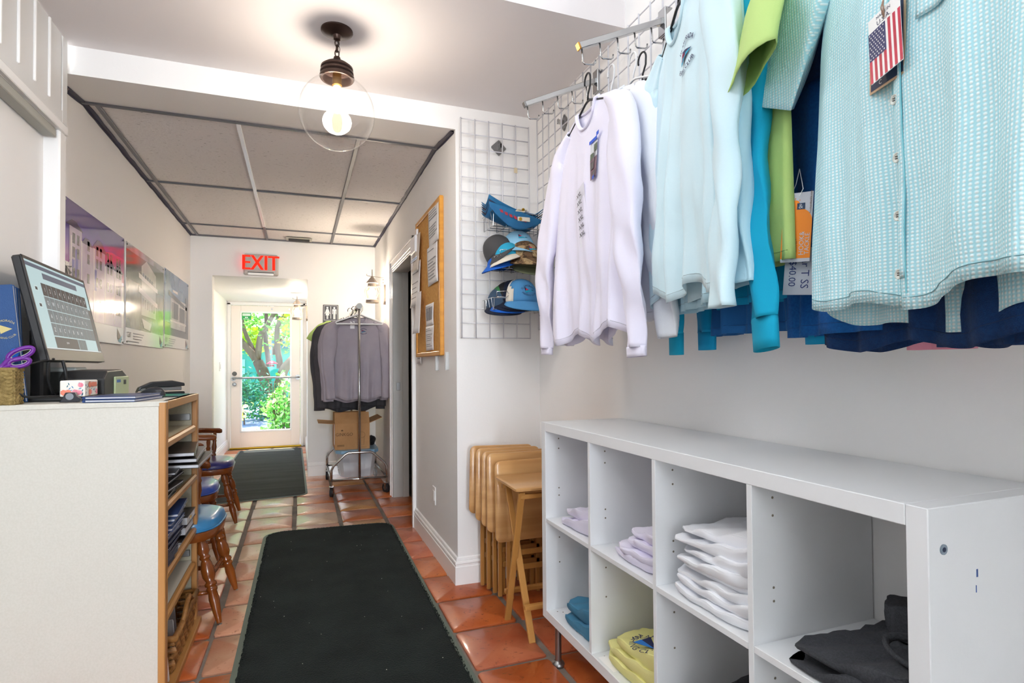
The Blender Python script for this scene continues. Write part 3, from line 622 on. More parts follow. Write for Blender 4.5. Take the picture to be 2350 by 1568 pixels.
def poster(label, y0, y1, z0, z1, kind):
    t = thing('poster', label, 'poster', (XL, (y0+y1)/2, z0), group='architecture posters on the left wall')
    MB().rbx(XL, XL+.012, y0, y1, z0, z1, .002).build('panel', poster_white, t)
    b = MB(); x = XL+.0125; zb = z0+.105
    w = y1-y0; h = z1-zb
    def q(a0, b0, a1, b1, mi, dx=0):  # fractions of print area
        b.bx(x+dx-.001, x+dx, y0+a0*w, y0+a1*w, zb+b0*h, zb+b1*h, mi)
    def pg(pts, mi, dx=0): b.add([(x+dx, y0+a*w, zb+c*h) for a, c in pts], [tuple(range(len(pts)))], mi)
    if kind == 0:
        mats = [sky_p, pmat('wall_a', 'cfc0cf', 'b7a2c0', ns=6), pmat('roof_a', '4a2f5c'), pmat('window_a', '7a7470', '463e48', ns=30), pmat('pale', 'f2e9e6'), pmat('magenta', 'd0407f', 'b0508f', ns=3), pmat('palm', '2a1a28'), pmat('blue_shade', '6a5fae')]
        q(.0, 0, 1, 1, 0); pg([(.42, .68), (.75, .76), (1, .76), (1, .5), (.6, .5)], 5, .0004)
        q(0, 0, 1, .46, 4, .0005)
        pg([(.08, .0), (.08, .78), (.25, .78), (.25, .70), (.44, .70), (.62, .70), (.62, .6), (.8, .6), (.95, .58), (.95, 0)], 1, .0008)
        for (a, c, e_, f_) in ((.03, .78, .27, .84), (.25, .69, .42, .75), (.40, .70, .66, .80), (.62, .59, .82, .67), (.8, .585, .98, .65)): pg([(a, c), (e_, c), ((a+e_)/2+.02, f_), ((a+e_)/2-.04, f_)], 2, .0012)
        for a in (.12, .18, .33, .47, .53, .66, .72, .84, .89):
            for c in (.12, .34, .52, .64): q(a, c, a+.035, c+.09, 3, .0012)
        for a in (.1, .24, .43, .62, .80): q(a, .02, a+.012, .7 if a < .6 else .58, 4, .0014)
        for a, s in ((.11, .2), (.16, .3), (.44, .2)): q(a, .3, a+.04, .3+s, 7, .001)
        for k in range(9): pg([(.04, .42), (.04+.06*cos(k*.7), .42+.10*sin(k*.7)), (.05+.07*cos(k*.7+.2), .42+.09*sin(k*.7+.2))], 6, .0016)
        q(.02, .1, .05, .42, 6, .0016)
    elif kind == 1:
        mats = [pmat('garden', '6f6a5e', '8f8a7a', ns=5), pmat('green', '3a4632', '5a6650', ns=14), pmat('house', 'd8d5d0', 'c4c0ba', ns=4), pmat('win', '6a6c70'), pmat('pale', 'f2e9e6'), pmat('bluewin', '4a5a80'), pmat('sky1', 'a9aab0', '8a8c88', ns=6)]
        q(0, 0, 1, 1, 0); q(0, .84, 1, 1, 6, .0003); q(0, .58, 1, .92, 1, .0005)
        pg([(.35, .2), (.35, .82), (.48, .92), (.75, .8), (.75, .2)], 2, .0009)
        pg([(.28, .55), (.8, .42), (.8, .36), (.28, .48)], 4, .0013); pg([(.28, .72), (.8, .62), (.8, .57), (.28, .66)], 4, .0013)
        for k in range(6): q(.38+.06*k, .66-.01*k, .415+.06*k, .74-.01*k, 5 if k < 3 else 3, .0012); q(.38+.06*k, .30-.005*k, .415+.06*k, .42-.01*k, 3, .0012)
        pg([(.36, .16), (.62, .12), (.58, .02), (.42, .04)], 4, .0013)
    else:
        mats = [pmat('sky2', '4a6a94', '7a90ae', ns=3), pmat('grass2', '4f4c48', '3c3c3a', ns=8), pmat('house2', 'cfcdca', 'b9b6b2', ns=5), pmat('dark2', '5a5652', '3f3c3c', ns=9), pmat('pale', 'f2e9e6')]
        q(0, 0, 1, 1, 0); q(0, 0, 1, .2, 1, .0004); q(.22, .12, .86, .62, 2, .0008)
        pg([(.14, .62), (.92, .50), (.92, .56), (.14, .70)], 3, .0012); q(.28, .28, .52, .54, 3, .0012); q(.55, .26, .82, .50, 3, .0012)
        for k in range(3): q(.3+.26*k, .18, .315+.26*k, .56, 4, .0015)
        q(.2, .22, .88, .25, 4, .0015); q(.3, .7, .5, .74, 4, .0012); q(.86, .1, .98, .72, 3, .0012)
    pr = b.build('printed_picture', mats, t)
    lt = MB(); s = w
    for k in range(3): lt.bx(XL+.012, XL+.0128, y0+.16*w, y0+.42*w-.03*k, z0+.072-.018*k, z0+.078-.018*k)
    txt(lt, 'CBT', .05, lambda a, c: (XL+.0132, y0+.07*w+a*1., z0+.062+c)) if kind else None
    lt.bx(XL+.012, XL+.0128, y0+.05*w, y0+.3*w, z0+.015, z0+.022)
    lt.build('lettering', greyink, t)
    MB().add([(XL+.0131, y1-.13, z0+.095), (XL+.0131, y1-.13, z0+.03), (XL+.0131, y1-.03, z0+.03)], [(0, 1, 2)]).build('logo_triangle', mat('logo_maroon', H('5a3038'), .3), t)
    MB().add([(XL+.0132, y1-.12, z0+.02), (XL+.0132, y1-.03, z0+.06), (XL+.0132, y1-.06, z0+.01)], [(0, 1, 2)]).build('logo_triangle', mat('logo_blue', H('5aa0c0'), .3), t)
    for yy in (y0+.02, y1-.02):
        for zz in (z0+.015, z1-.015): MB().cyl((XL+.012, yy, zz), (XL+.018, yy, zz), .006, n=8).build('screw', steel, t)
poster('glossy poster of a pale townhouse row under a purple sky', 3.2, 4.185, 1.345, 2.015, 0)
poster('glossy poster of a white house among green trees, middle of three on the wall', 4.235, 5.295, 1.355, 2.012, 1)
poster('glossy poster of a two-storey building under blue sky, beside the far corner', 5.34, 6.39, 1.372, 2.024, 2)

# cork board with pinned papers (right corridor wall, seen edge on)
cork = mat('cork', H('d9a55a'), .9, col2=H('c8924a'), ns=60, nd=6, bump=.3, bs=120); oak = mat('board_oak', H('d99a3c'), .4, col2=H('c98a34'), ns=6, stretch=(1, 1, 6))
cb = thing('cork_board', 'oak framed cork notice board covered with pinned papers', 'notice board', (XC, 3.67, 1.26))
y0, y1, z0, z1 = 3.30, 4.05, 1.262, 2.222
MB().bx(XC-.016, XC, y0+.02, y1-.02, z0+.02, z1-.02).build('cork', cork, cb)
for a in ((y0, y0+.028, z0, z1), (y1-.028, y1, z0, z1)): MB().rbx(XC-.026, XC, *a, .004).build('frame', oak, cb)
for a in ((y0+.028, y1-.028, z0, z0+.028), (y0+.028, y1-.028, z1-.028, z1)): MB().rbx(XC-.026, XC, *a, .004).build('frame', oak, cb)
def sheet(name, label, cat, ya, yb, za, zb, x=XC-.022, curl=0, lines=9, tilt=0, logo=0, seed=0, m=None, group='papers pinned to the cork board'):
    rr = random.Random(seed); t = thing(name, label, cat, (x, (ya+yb)/2, za), group=group)
    def fn(u, v):
        yy = ya+(yb-ya)*u+tilt*(v-.5); zz = za+(zb-za)*v
        return (x-curl*((1-v)**2)*(.4+.6*u)-.002*sin(u*5+v*4), yy, zz)
    g = MB().grid(fn, 8, 8); g.build('sheet', m or paper_m, t, smooth=True, solid=.0008)
    b = MB()
    for k in range(lines):
        v = .88-.8*k/max(lines, 1)
        if rr.random() < .12: continue
        uu = .92 if k % 4 else .7; u1 = 1-uu*rr.uniform(.8, 1)+.04
        pa, pb = Vector(fn(1-.08, v)), Vector(fn(u1, v)); pc, pd = Vector(fn(u1, v+.022)), Vector(fn(1-.08, v+.022)); o_ = Vector((-.0018, 0, 0))
        b.add([pa+o_, pb+o_, pc+o_, pd+o_], [(0, 1, 2, 3)])
    if logo:
        for k in range(logo): pa = Vector(fn(.8-.26*(k % 3), .62-.16*(k//3))); b.bx(pa.x-.003, pa.x-.002, pa.y-.03, pa.y+.02, pa.z-.03, pa.z+.03)
    if b.v: b.build('print_lines', greyink, t)
    return t
sheet('notice', 'tall printed notice with a bold heading at the top right of the cork board', 'paper', 3.335, 3.62, 1.965, 2.21, lines=12, seed=1)
sheet('notice', 'letter sheet pinned at the middle of the cork board below the headed notice', 'paper', 3.37, 3.66, 1.715, 1.965, lines=10, seed=2, tilt=.02)
sheet('notice', 'leaflet with dark photographs low on the cork board', 'paper', 3.49, 3.72, 1.46, 1.60, lines=3, logo=6, seed=3)
sheet('notice', 'two-column sheet at the foot of the cork board', 'paper', 3.49, 3.72, 1.30, 1.458, lines=10, seed=4)
sheet('envelope', 'manila folder page sticking out from the top of the cork board', 'paper', 3.84, 3.98, 1.86, 2.12, x=XC-.035, curl=.035, lines=0, seed=5, m=mat('cream_paper', H('e8ddd0'), .7))
sheet('notice', 'white sheet hanging over the left edge of the cork board, above the curled bundle', 'paper', 3.84, 4.12, 1.62, 1.93, x=XC-.034, curl=.02, lines=7, seed=6)
sheet('notice', 'bundle of curled pages clipped to the left side of the cork board', 'paper', 3.74, 3.9, 1.42, 1.70, x=XC-.05, curl=.03, lines=0, seed=7)
sheet('notice', 'certificate with a round brown seal taped beside the doorway', 'paper', 4.0, 4.16, 1.46, 1.73, x=XC-.004, lines=8, seed=8, group='papers taped beside the doorway')
MB().cyl((XC-.0075, 4.08, 1.70), (XC-.006, 4.08, 1.70), .015, n=16).build('seal', mat('seal_brown', H('8a6a58'), .6), [o for o in COL.objects if o.get('label', '').startswith('certificate')][0])
sheet('notice', 'long narrow printed sheet hanging below the certificate beside the doorway', 'paper', 3.92, 4.06, 1.215, 1.46, x=XC-.012, curl=.004, lines=12, seed=9, group='papers taped beside the doorway')
# lanyard badges and caps hung at the board's corner
b = thing('hanging_visor', 'white plastic visor and badge bundle hooked over the upper corner of the board', 'badge bundle', (XC-.05, 4.02, 1.93))
MB().rbx(XC-.055, XC-.035, 3.93, 4.10, 2.0, 2.12, .006).build('badge_stack', mat('badge_white', H('e8e9ee'), .3), b)
for k in range(3): MB().tube([(XC-.03-.035*sin(a), 3.99+.09*cos(a), 1.975-.03*sin(a)-.008*k) for a in [pi*i/10 for i in range(11)]], .004, 6).build('visor_rim', mat('rim_blue_white', H('b8c4d8'), .3) if k % 2 else mat('badge_white', H('e8e9ee')), b)
MB().rbx(XC-.036, XC-.02, 3.96, 3.99, 2.09, 2.17, .004).build('clip', mat('badge_white', H('e8e9ee')), b)
for (yy, zz, l_, lab) in ((3.20, 1.175, .105, 'clear acrylic pen holder on the wall nearest the room corner'), (3.455, 1.17, .10, 'clear acrylic pen holder on the wall below the cork board')):
    t = thing('pen_holder', lab, 'pen holder', (XC, yy, zz)); MB().rbx(XC-.02, XC, yy-.011, yy+.011, zz, zz+l_, .003).build('holder', mat('acrylic_clear', H('e4e8ea'), .1, alpha=.55), t); MB().cyl((XC-.012, yy, zz+.01), (XC-.012, yy, zz+l_-.02), .004, n=8).build('tube', mat('badge_white', H('e8e9ee')), t)
# outlets and switches
t = thing('wall_outlet', 'white wall outlet low on the corridor wall above the baseboard', 'outlet', (XC, 3.58, .32))
MB().rbx(XC-.006, XC, 3.545, 3.62, .315, .43, .003).build('cover_plate', white_trim, t); MB().rbx(XC-.009, XC-.005, 3.562, 3.603, .34, .405, .002).build('socket', white_trim, t)
t = thing('light_switch', 'white double light switch on the recess wall left of the door', 'switch', (-.985, 8.4, 1.15))
MB().rbx(-.985, -.979, 8.34, 8.46, 1.15, 1.27, .003).build('cover_plate', white_trim, t)
for k in (0, 1): MB().rbx(-.979, -.974, 8.36+k*.05, 8.39+k*.05, 1.18, 1.24, .002).build('rocker', white_trim, t)
t = thing('small_hook', 'little rusty hook screwed into the beam soffit in the left corner', 'hook', (XL+.03, 3.14, 2.5)); MB().tube([(XL+.005, 3.14, 2.525), (XL+.02, 3.13, 2.492), (XL+.04, 3.13, 2.488), (XL+.052, 3.13, 2.483)], .005, 6).build('hook_body', bronze, t)
# ================================================================ COUNTER BOOKCASE AND WHAT STANDS ON IT
oakw = mat('bookcase_oak', H('c08a50'), .38, col2=H('a8743e'), ns=5, nd=6, stretch=(1, 1, .12), coat=.15)
oakh = mat('bookcase_oak_h', H('c89456'), .38, col2=H('ad7a42'), ns=5, nd=6, stretch=(1, .15, 1), coat=.15)
lam = mat('cream_laminate', H('d4d1c7'), .45, col2=H('cfccc1'), ns=160)
lam2 = mat('bookcase_inner', H('cfc8b0'), .5, col2=H('c6bfa6'), ns=150)
bc = thing('bookcase_counter', 'cream laminate counter with an open oak-edged bookcase end', 'counter', (-.7, 2.68, 0))
MB().bx(-.98, -.468, 2.33, 2.35, 0, 1.062).build('side_panel', lam, bc)
MB().bx(-.98, -.468, 3.01, 3.03, 0, 1.062).build('side_panel', lam2, bc)
MB().bx(-.98, -.96, 2.35, 3.01, 0, 1.06).build('back_panel', lam2, bc)
MB().rbx(-.98, -.446, 2.328, 3.032, 1.062, 1.08, .002).build('worktop', lam, bc)
MB().rbx(-.468, -.445, 2.327, 2.372, 0, 1.078, .003).build('post', oakw, bc)
MB().rbx(-.468, -.445, 2.988, 3.033, 0, 1.078, .003).build('post', oakw, bc)
MB().rbx(-.467, -.444, 2.372, 2.988, 1.048, 1.080, .003).build('top_rail', oakh, bc)
MB().rbx(-.95, -.43, 2.352, 3.03, .0, .035, .004).build('bottom_board', oakh, bc)
shz = [.925, .695, .45, .30]
for k, z in enumerate(shz):
    ty = 2.99 if k in (0, 3) else 3.03
    tl = .012 if k == 3 else 0
    MB().bx(-.96, -.466, 2.352, 3.008, z-.012, z+.006).build('shelf', lam2 if k != 3 else lam, bc)
    MB().rbx(-.468, -.444, 2.352, ty-.04, z-.018, z+.012, .007).build('shelf_lip', oakh, bc)
for z in (.975, .345):
    b = MB().rbx(-.56, -.475, 3.0, 3.009, z-.02, z+.01, .002).bx(-.56, -.475, 2.985, 3.0, z+.008, z+.011); b.build('bracket', steel, bc)
# folders stacked on the shelves
fold_m = {'n': mat('folder_navy', H('1f3d72'), .35, coat=.2, bump=.1, bs=300), 'k': mat('folder_black', H('24232a'), .35, coat=.15, bump=.15, bs=200), 'd': mat('folder_dark_navy', H('1e2540'), .35, coat=.2), 'b': mat('folder_brown_black', H('37302c'), .4, coat=.1)}
page = mat('page_edges', H('d8d9de'), .6)
def folder(label, x0, x1, y0, y1, z, th=.008, m='k', group=None, rot=0, tilt=0, cat='folder', name='folder'):
    cx, cy = (x0+x1)/2, (y0+y1)/2; hx, hy = (x1-x0)/2, (y1-y0)/2
    t = thing(name, label, cat, (0, 0, 0), group=group)
    MB().rbx(-hx, hx, -hy, hy, 0, .0022, .001).build('back_cover', fold_m[m], t)
    MB().rbx(-hx, hx, -hy, hy, th-.0022, th, .001).build('front_cover', fold_m[m], t)
    MB().bx(-hx+.004, hx-.004, -hy+.004, hy-.003, .0022, th-.0022).build('pages', page, t)
    MB().tube([(-hx, -hy, th/2), (-hx, hy, th/2)], th/2, 8).build('spine', fold_m[m], t)
    t.location = (cx, cy, z); t.rotation_euler = (0, tilt, rot); LOCALS.add(t.name); return t
ORD = ['lowest', 'second from the bottom', 'third from the bottom', 'fourth from the bottom', 'fifth from the bottom', 'sixth from the bottom', 'seventh from the bottom', 'eighth from the bottom', 'ninth from the bottom', 'tenth from the bottom', 'eleventh from the bottom', 'twelfth from the bottom']
rr = random.Random(12)
z = .931
for k, (nm) in enumerate(('flat black folder on the top shelf of the bookcase, bottom of two', 'black folder lying askew on the top shelf of the bookcase, upper of two')): folder(nm, -.72, -.52+.01*k, 2.40, 2.62+.1*k, z, .009, 'k', rot=.05*k); z += .0095
z = .701
lab = ['black check folder in the second-shelf stack of the bookcase']
for k in range(9):
    x1 = [-.455, -.46, -.47, -.45, -.48, -.46, -.47, -.47, -.45][k]; ya = [2.38, 2.40, 2.42, 2.38, 2.46, 2.44, 2.5, 2.5, 2.48][k]
    folder('black folder, %s in the near stack on the second shelf' % ORD[k], x1-.2, x1, ya, ya+[.20, .24, .2, .27, .24, .3, .3, .32, .36][k], z, .0105, 'k' if k % 3 else 'b', rot=rr.uniform(-.12, .12), group='black folders on the second shelf'); z += .011
for k, (a, bb) in enumerate(((.795, .02), (.818, .05), (.842, .0))):
    folder(['brown-black padded folder lowest of three poking out beyond the shelf end', 'black folder poking out between two others toward the chairs', 'dark folder topmost of three poking out toward the chairs'][k], -.62, -.38-.02*k, 2.60, 3.0, a, .016, 'b' if k != 1 else 'k', rot=.06*k, tilt=.02)
z = .457
for k in range(12):
    yy = 2.37+.004*k; folder('dark navy folder, %s in the leaning stack on the third shelf' % ORD[k], -.64, -.455+rr.uniform(-.01, .01), yy, yy+.14+.012*k, z, .0085, 'd', rot=rr.uniform(-.04, .04), group='dark navy folders on the third shelf'); z += .0088
for k in range(6):
    folder('bright navy folder, %s of the pile topping the third-shelf stack' % ORD[k], -.65, -.452+.004*(k % 3), 2.40+.02*k, 2.62+.035*k, z, .012, 'n', rot=-.04+.02*k, group='navy folders on the third shelf'); z += .0124
t = folder('thick black zip wallet with a gold logo at the far end of the shelf', -.62, -.448, 2.78, 2.98, .522, .035, 'k', rot=.0, name='zip_wallet', cat='wallet')
MB().bx(.0845, .0862, -.04, -.01, .016, .024).build('logo', mat('gold_print', H('d8a838'), .4), t)
folder('black pouch under the zip wallet on the third shelf', -.60, -.452, 2.76, 2.96, .485, .034, 'b', name='pouch', cat='pouch')
folder('slim brown folder lying below the pouch on the third shelf', -.62, -.46, 2.72, 2.95, .457, .012, 'b')
pp = thing('loose_card', 'white card with blue print sliding off the third shelf pile', 'card', (-.5, 2.66, .457)); MB().rbx(-.55, -.452, 2.60, 2.74, .4568, .4585, .0005).build('card', paper_m, pp); MB().bx(-.4519, -.4515, 2.61, 2.66, .457, .4583).bx(-.5, -.456, 2.62, 2.66, .4585, .4588).build('print', mat('card_blue', H('2a4fb0'), .5), pp)
# basket with papers on the bottom board
wick = mat('wicker', H('a8743c'), .45, col2=H('7d5226'), ns=18, bump=.3, bs=80)
t = thing('woven_basket', 'brown woven basket on the lowest shelf of the bookcase', 'basket', (-.55, 2.72, .035))
bx0, bx1, by0, by1, bz0, bz1 = -.72, -.455, 2.50, 2.96, .037, .17
for j in range(5):
    b = MB(); zz = bz0+.012+j*.026; pts = []
    n = 56; per = []
    for k in range(n):
        a = k/n*4; s = int(a); f = a-s; fl = .012*(j/4)
        P_ = [(bx0-fl, by0-fl), (bx1+fl, by0-fl), (bx1+fl, by1+fl), (bx0-fl, by1+fl)]; p, q = P_[s], P_[(s+1) % 4]
        x, y = p[0]+(q[0]-p[0])*f, p[1]+(q[1]-p[1])*f; o_ = .004*(1 if (k+j) % 2 else -1)
        pts.append((x+(o_ if s % 2 else 0), y+(0 if s % 2 else o_), zz))
    b.tube(pts, .011, 6, closed=True, flat=.35); b.build('weave_strip', wick, t)
b = MB()
for k in range(9): yy = by0+.02+k*(by1-by0-.04)/8; b.rbx(bx1-.002, bx1+.004, yy-.012, yy+.012, bz0, bz1, .002).rbx(bx0-.004, bx0+.002, yy-.012, yy+.012, bz0, bz1, .002)
for k in range(5): xx = bx0+.02+k*(bx1-bx0-.04)/4; b.rbx(xx-.012, xx+.012, by0-.004, by0+.002, bz0, bz1, .002).rbx(xx-.012, xx+.012, by1-.002, by1+.004, bz0, bz1, .002)
b.build('upright_splints', wick, t)
MB().tube([(bx0-.015, by0-.015, bz1), (bx1+.012, by0-.015, bz1), (bx1+.012, by1+.012, bz1), (bx0-.015, by1+.012, bz1)], .013, 8, closed=True).build('rim', wick, t, smooth=True)
MB().tube([(bx1+.008, by0+.12, bz1-.02), (bx1+.018, by0+.14, bz1+.02), (bx1+.016, by0+.2, bz1+.045), (bx1+.01, by1-.16, bz1+.045), (bx1+.01, by1-.08, bz1+.0)], .010, 8).build('handle', wick, t, smooth=True)
MB().bx(bx0, bx1, by0, by1, bz0-.001, bz0+.006).build('bottom', wick, t)
for k, (l_, a) in enumerate((('newsprint sheet standing in the woven basket', (-.66, -.47, 2.56, 2.74, .05, .21)), ('white envelope sticking out at the back of the woven basket', (-.70, -.50, 2.78, 2.90, .05, .245)), ('white booklet leaning out in front of the woven basket', (-.60, -.452, 2.40, 2.47, .036, .20)), ('white flyer box at the near end of the bottom shelf', (-.62, -.455, 2.36, 2.395, .036, .13)))):
    t = thing('paper_sheet', l_, 'papers', (a[0], a[2], a[4])); M = Matrix.Translation(((a[0]+a[1])/2, (a[2]+a[3])/2, a[4])) @ Matrix.Rotation(.35 if k < 3 else 0, 4, 'X')
    w = (a[1]-a[0])/2; b = MB()
    for i in range(3 if k != 3 else 9): b.rbx(-w, w, i*.004, i*.004+.0022, 0, (a[5]-a[4])-.006*i, .0008, M=M)
    b.build('sheets', paper_m, t)
    if k == 0:
        b = MB()
        for i in range(7): b.bx(-w+.02, w-.02-.02*(i % 2), -.0006, -.0002, .04+.014*i, .046+.014*i, M=M)
        b.build('print', greyink, t)

# ---- monitor
mp_ = mat('monitor_plastic', H('2b2b2c'), .4, bump=.05, bs=300)
t = thing('touch_monitor', 'black touch-screen monitor showing a grey on-screen keyboard, on the counter', 'monitor', (0, 0, 0))
# local: screen faces +X, width along +Y (0..w), z up; tilt about bottom edge
w, h = .676, .384
Mx = Matrix.Identity(4)
MB().rbx(-.030, 0, 0, w, 0, h, .006).rbx(-.055, -.028, .1, w-.1, .05, h-.05, .012).build('housing', mp_, t)
MB().rbx(-.004, .003, 0, w, 0, .045, .002).rbx(-.003, .002, 0, .012, .02, h, .001).rbx(-.003, .002, w-.012, w, .02, h, .001).rbx(-.003, .002, 0, w, h-.012, h, .001).build('bezel', mat('bezel_grey', H('383636'), .4), t)
E1 = .46
def scr(n_, c, e=E1):
    m = mat('screen_'+n_, H(c), .5, spec=.25, emit=e); m.node_tree.nodes['Principled BSDF'].inputs['Base Color'].default_value = (.02, .02, .02, 1); return m
sm = [scr('bg', 'b9d3d6'), scr('bar', '5a6070'), scr('dk', '403a3a'), scr('key', '6f7678'), scr('key2', '5a5654'), scr('line', 'c8dcdc'), scr('task', 'd6dadc'), scr('ink', 'dfe6e8', .5)]
b = MB(); X0 = .0006
def sr(a, c, e_, f_, mi, dx=0): b.bx(X0+dx, X0+dx+.0004, .012+a*(w-.024), .012+e_*(w-.024), .045+c*(h-.057), .045+f_*(h-.057), mi)
sr(0, 0, 1, 1, 0); sr(0, .93, 1, .975, 1, .0005); sr(.22, .83, .80, .90, 1, .0005)
rows = ['1234567890', 'QWERTYUIOP', 'ASDFGHJKL', 'ZXCVBNM']
ky0, kw = .16, .078
for r_i, row in enumerate(rows):
    c1 = .77-.155*r_i
    for k in range(10):
        if r_i == 0: sr(ky0+k*kw, c1-.145, ky0+(k+1)*kw-.005, c1, 2, .0005)
        else: sr(ky0+k*kw, c1-.145, ky0+(k+1)*kw-.005, c1, 3, .0005)
        if k < len(row): txt(b, row[k], .022, lambda x, y: (X0+.0012, .012+(ky0+(k+.5)*kw)*(w-.024)+x, .045+(c1-.072)*(h-.057)+y), 7)
sr(ky0+10*kw, .0, .995, .60, 4, .0004)
sr(ky0, .015, ky0+5*kw, .145, 4, .0006); sr(ky0+5*kw+.01, .015, ky0+6*kw, .145, 3, .0006); sr(ky0+6*kw+.005, .015, ky0+7*kw, .145, 3, .0006)
txt(b, 'space', .014, lambda x, y: (X0+.0014, .012+(ky0+2.5*kw)*(w-.024)+x, .045+.08*(h-.057)+y), 7)
sr(0, -.0, 1, .012, 6, .0008)
for k, zz in enumerate((.66, .47)): sr(.05, zz, .10, zz+.06, 5, .0005); sr(.06, zz+.01, .09, zz+.045, 2, .0008)
b.build('screen', sm, t)
t.location = (-.832, 2.46, 1.2287); t.rotation_euler = (0, R(-12.5), R(1.5))
ms = thing('monitor_stand', 'black monitor stand with a flat ribbed base on the counter', 'stand', (-.9, 2.7, 1.08))
MB().rbx(-1.0+.05, -.72, 2.50, 2.80, 1.08, 1.098, .006).build('base', mp_, ms)
b = MB(); b.rbx(-.945, -.905, 2.62, 2.70, 1.09, 1.30, .008).rbx(-.935, -.885, 2.58, 2.76, 1.28, 1.35, .01); b.cyl((-.905, 2.59, 1.32), (-.905, 2.77, 1.32), .018); b.build('neck', mp_, ms)
# cables
def cable(label, pts, r=.004, m=None):
    P = [Vector(p) for p in pts]; out = []; n = len(P)
    for i in range(n*5):
        tt = i/(n*5-1)*(n-1); k = min(int(tt), n-2); f = tt-k; p0, p1, p2, p3 = P[max(k-1, 0)], P[k], P[k+1], P[min(k+2, n-1)]
        out.append(.5*((2*p1)+(-p0+p2)*f+(2*p0-5*p1+4*p2-p3)*f*f+(-p0+3*p1-3*p2+p3)*f**3))
    return tag(MB().tube(out, r, 8).build('cable', m or black_m, smooth=True), label, 'cable')
cable('thin black cable looping in front of the rough basket on the counter', [(-.83, 2.5, 1.235), (-.85, 2.44, 1.225), (-.895, 2.385, 1.20), (-.905, 2.375, 1.165), (-.88, 2.38, 1.11), (-.83, 2.42, 1.103), (-.8, 2.5, 1.102)])
cable('black cable hanging from the monitor to its base, beside the neck', [(-.84, 2.48, 1.225), (-.845, 2.49, 1.17), (-.84, 2.52, 1.11), (-.86, 2.6, 1.102)], .005)
cable('thick black cable curving from the monitor down behind its neck', [(-.82, 2.55, 1.23), (-.81, 2.55, 1.17), (-.83, 2.58, 1.12), (-.87, 2.66, 1.102)], .006)
# rough woven basket with scissors
rope = mat('sea_grass', H('a8905a'), .8, col2=H('7f6a3c'), ns=30, bump=1., bs=70)
t = thing('pen_basket', 'small square basket of rough woven grass at the left end of the counter', 'basket', (-.92, 2.40, 1.08))
def rough(x0, x1, y0, y1, z0, z1):
    b = MB()
    for (fx, sx) in ((0, 1),):
        pass
    def side(p, q, nrm, th=.012):
        def fn(u, v):
            x = p[0]+(q[0]-p[0])*u; y = p[1]+(q[1]-p[1])*u; zz = z0+(z1-z0)*v; k = .003*noise.noise(Vector((x*60, y*60, zz*60)))+.0025*sin(zz*520+4*sin(u*9))
            return (x+nrm[0]*k, y+nrm[1]*k, zz)
        b.grid(fn, 26, 40)
    side((x0, y0), (x1, y0), (0, -1)); side((x1, y0), (x1, y1), (1, 0)); side((x1, y1), (x0, y1), (0, 1)); side((x0, y1), (x0, y0), (-1, 0))
    return b
rough(-.985, -.885, 2.335, 2.40, 1.081, 1.195).build('body', rope, t, smooth=True, solid=.006)
MB().tube([(-.985, 2.335, 1.197), (-.885, 2.335, 1.197), (-.885, 2.40, 1.197), (-.985, 2.40, 1.197)], .008, 8, closed=True).build('rim', rope, t, smooth=True)
b = MB()
for k in range(22): zz = 1.084+k*.0052; b.tube([(-.957, 2.331, zz), (-.949, 2.328, zz+.004), (-.941, 2.331, zz)], .004, 5)
b.build('corner_braid', rope, t, smooth=True)
sc_p = mat('scissor_purple', H('6a1f8f'), .35); sc_w = mat('scissor_grip', H('c8cfc0'), .5)
t = thing('scissors', 'purple and white handled scissors standing in the grass basket', 'scissors', (0, 0, 0))
def loop(cx, cz, a, c, rot): return [(0, cx+a*cos(q)*cos(rot)-c*sin(q)*sin(rot), cz+a*cos(q)*sin(rot)+c*sin(q)*cos(rot)) for q in [2*pi*k/24 for k in range(24)]]
for k, (cx, cz, a, c, ro) in enumerate(((.028, .066, .036, .015, .5), (.024, .036, .028, .014, .25))):
    MB().tube(loop(cx, cz, a, c, ro), .007, 8, closed=True).build('handle', sc_p, t, smooth=True)
    MB().tube([(p[0]-.002, p[1]*1, p[2]) for p in loop(cx, cz, a-.006, c-.005, ro)], .0035, 8, closed=True).build('grip_liner', sc_w, t, smooth=True)
MB().tube([(0, -.04, .0), (0, -.02, .02), (0, .0, .05)], .008, 8).tube([(0, -.045, .005), (0, -.02, .015), (0, .005, .03)], .008, 8).build('shank', sc_p, t, smooth=True)
MB().rbx(-.002, .002, -.075, -.035, -.09, .01, .001).build('blade', steel, t)
t.location = (-.905, 2.36, 1.185); t.rotation_euler = (0, 0, R(-72))
t = thing('blue_marker', 'fat bright blue marker leaning in the grass basket', 'marker', (-.95, 2.42, 1.1))
MB().tube([(-.95, 2.375, 1.12), (-.928, 2.378, 1.19), (-.906, 2.381, 1.24), (-.897, 2.383, 1.262), (-.894, 2.384, 1.267)], [.010, .0115, .0125, .012, .006], 12).build('barrel', mat('marker_blue', H('1466d2'), .3), t, smooth=True)
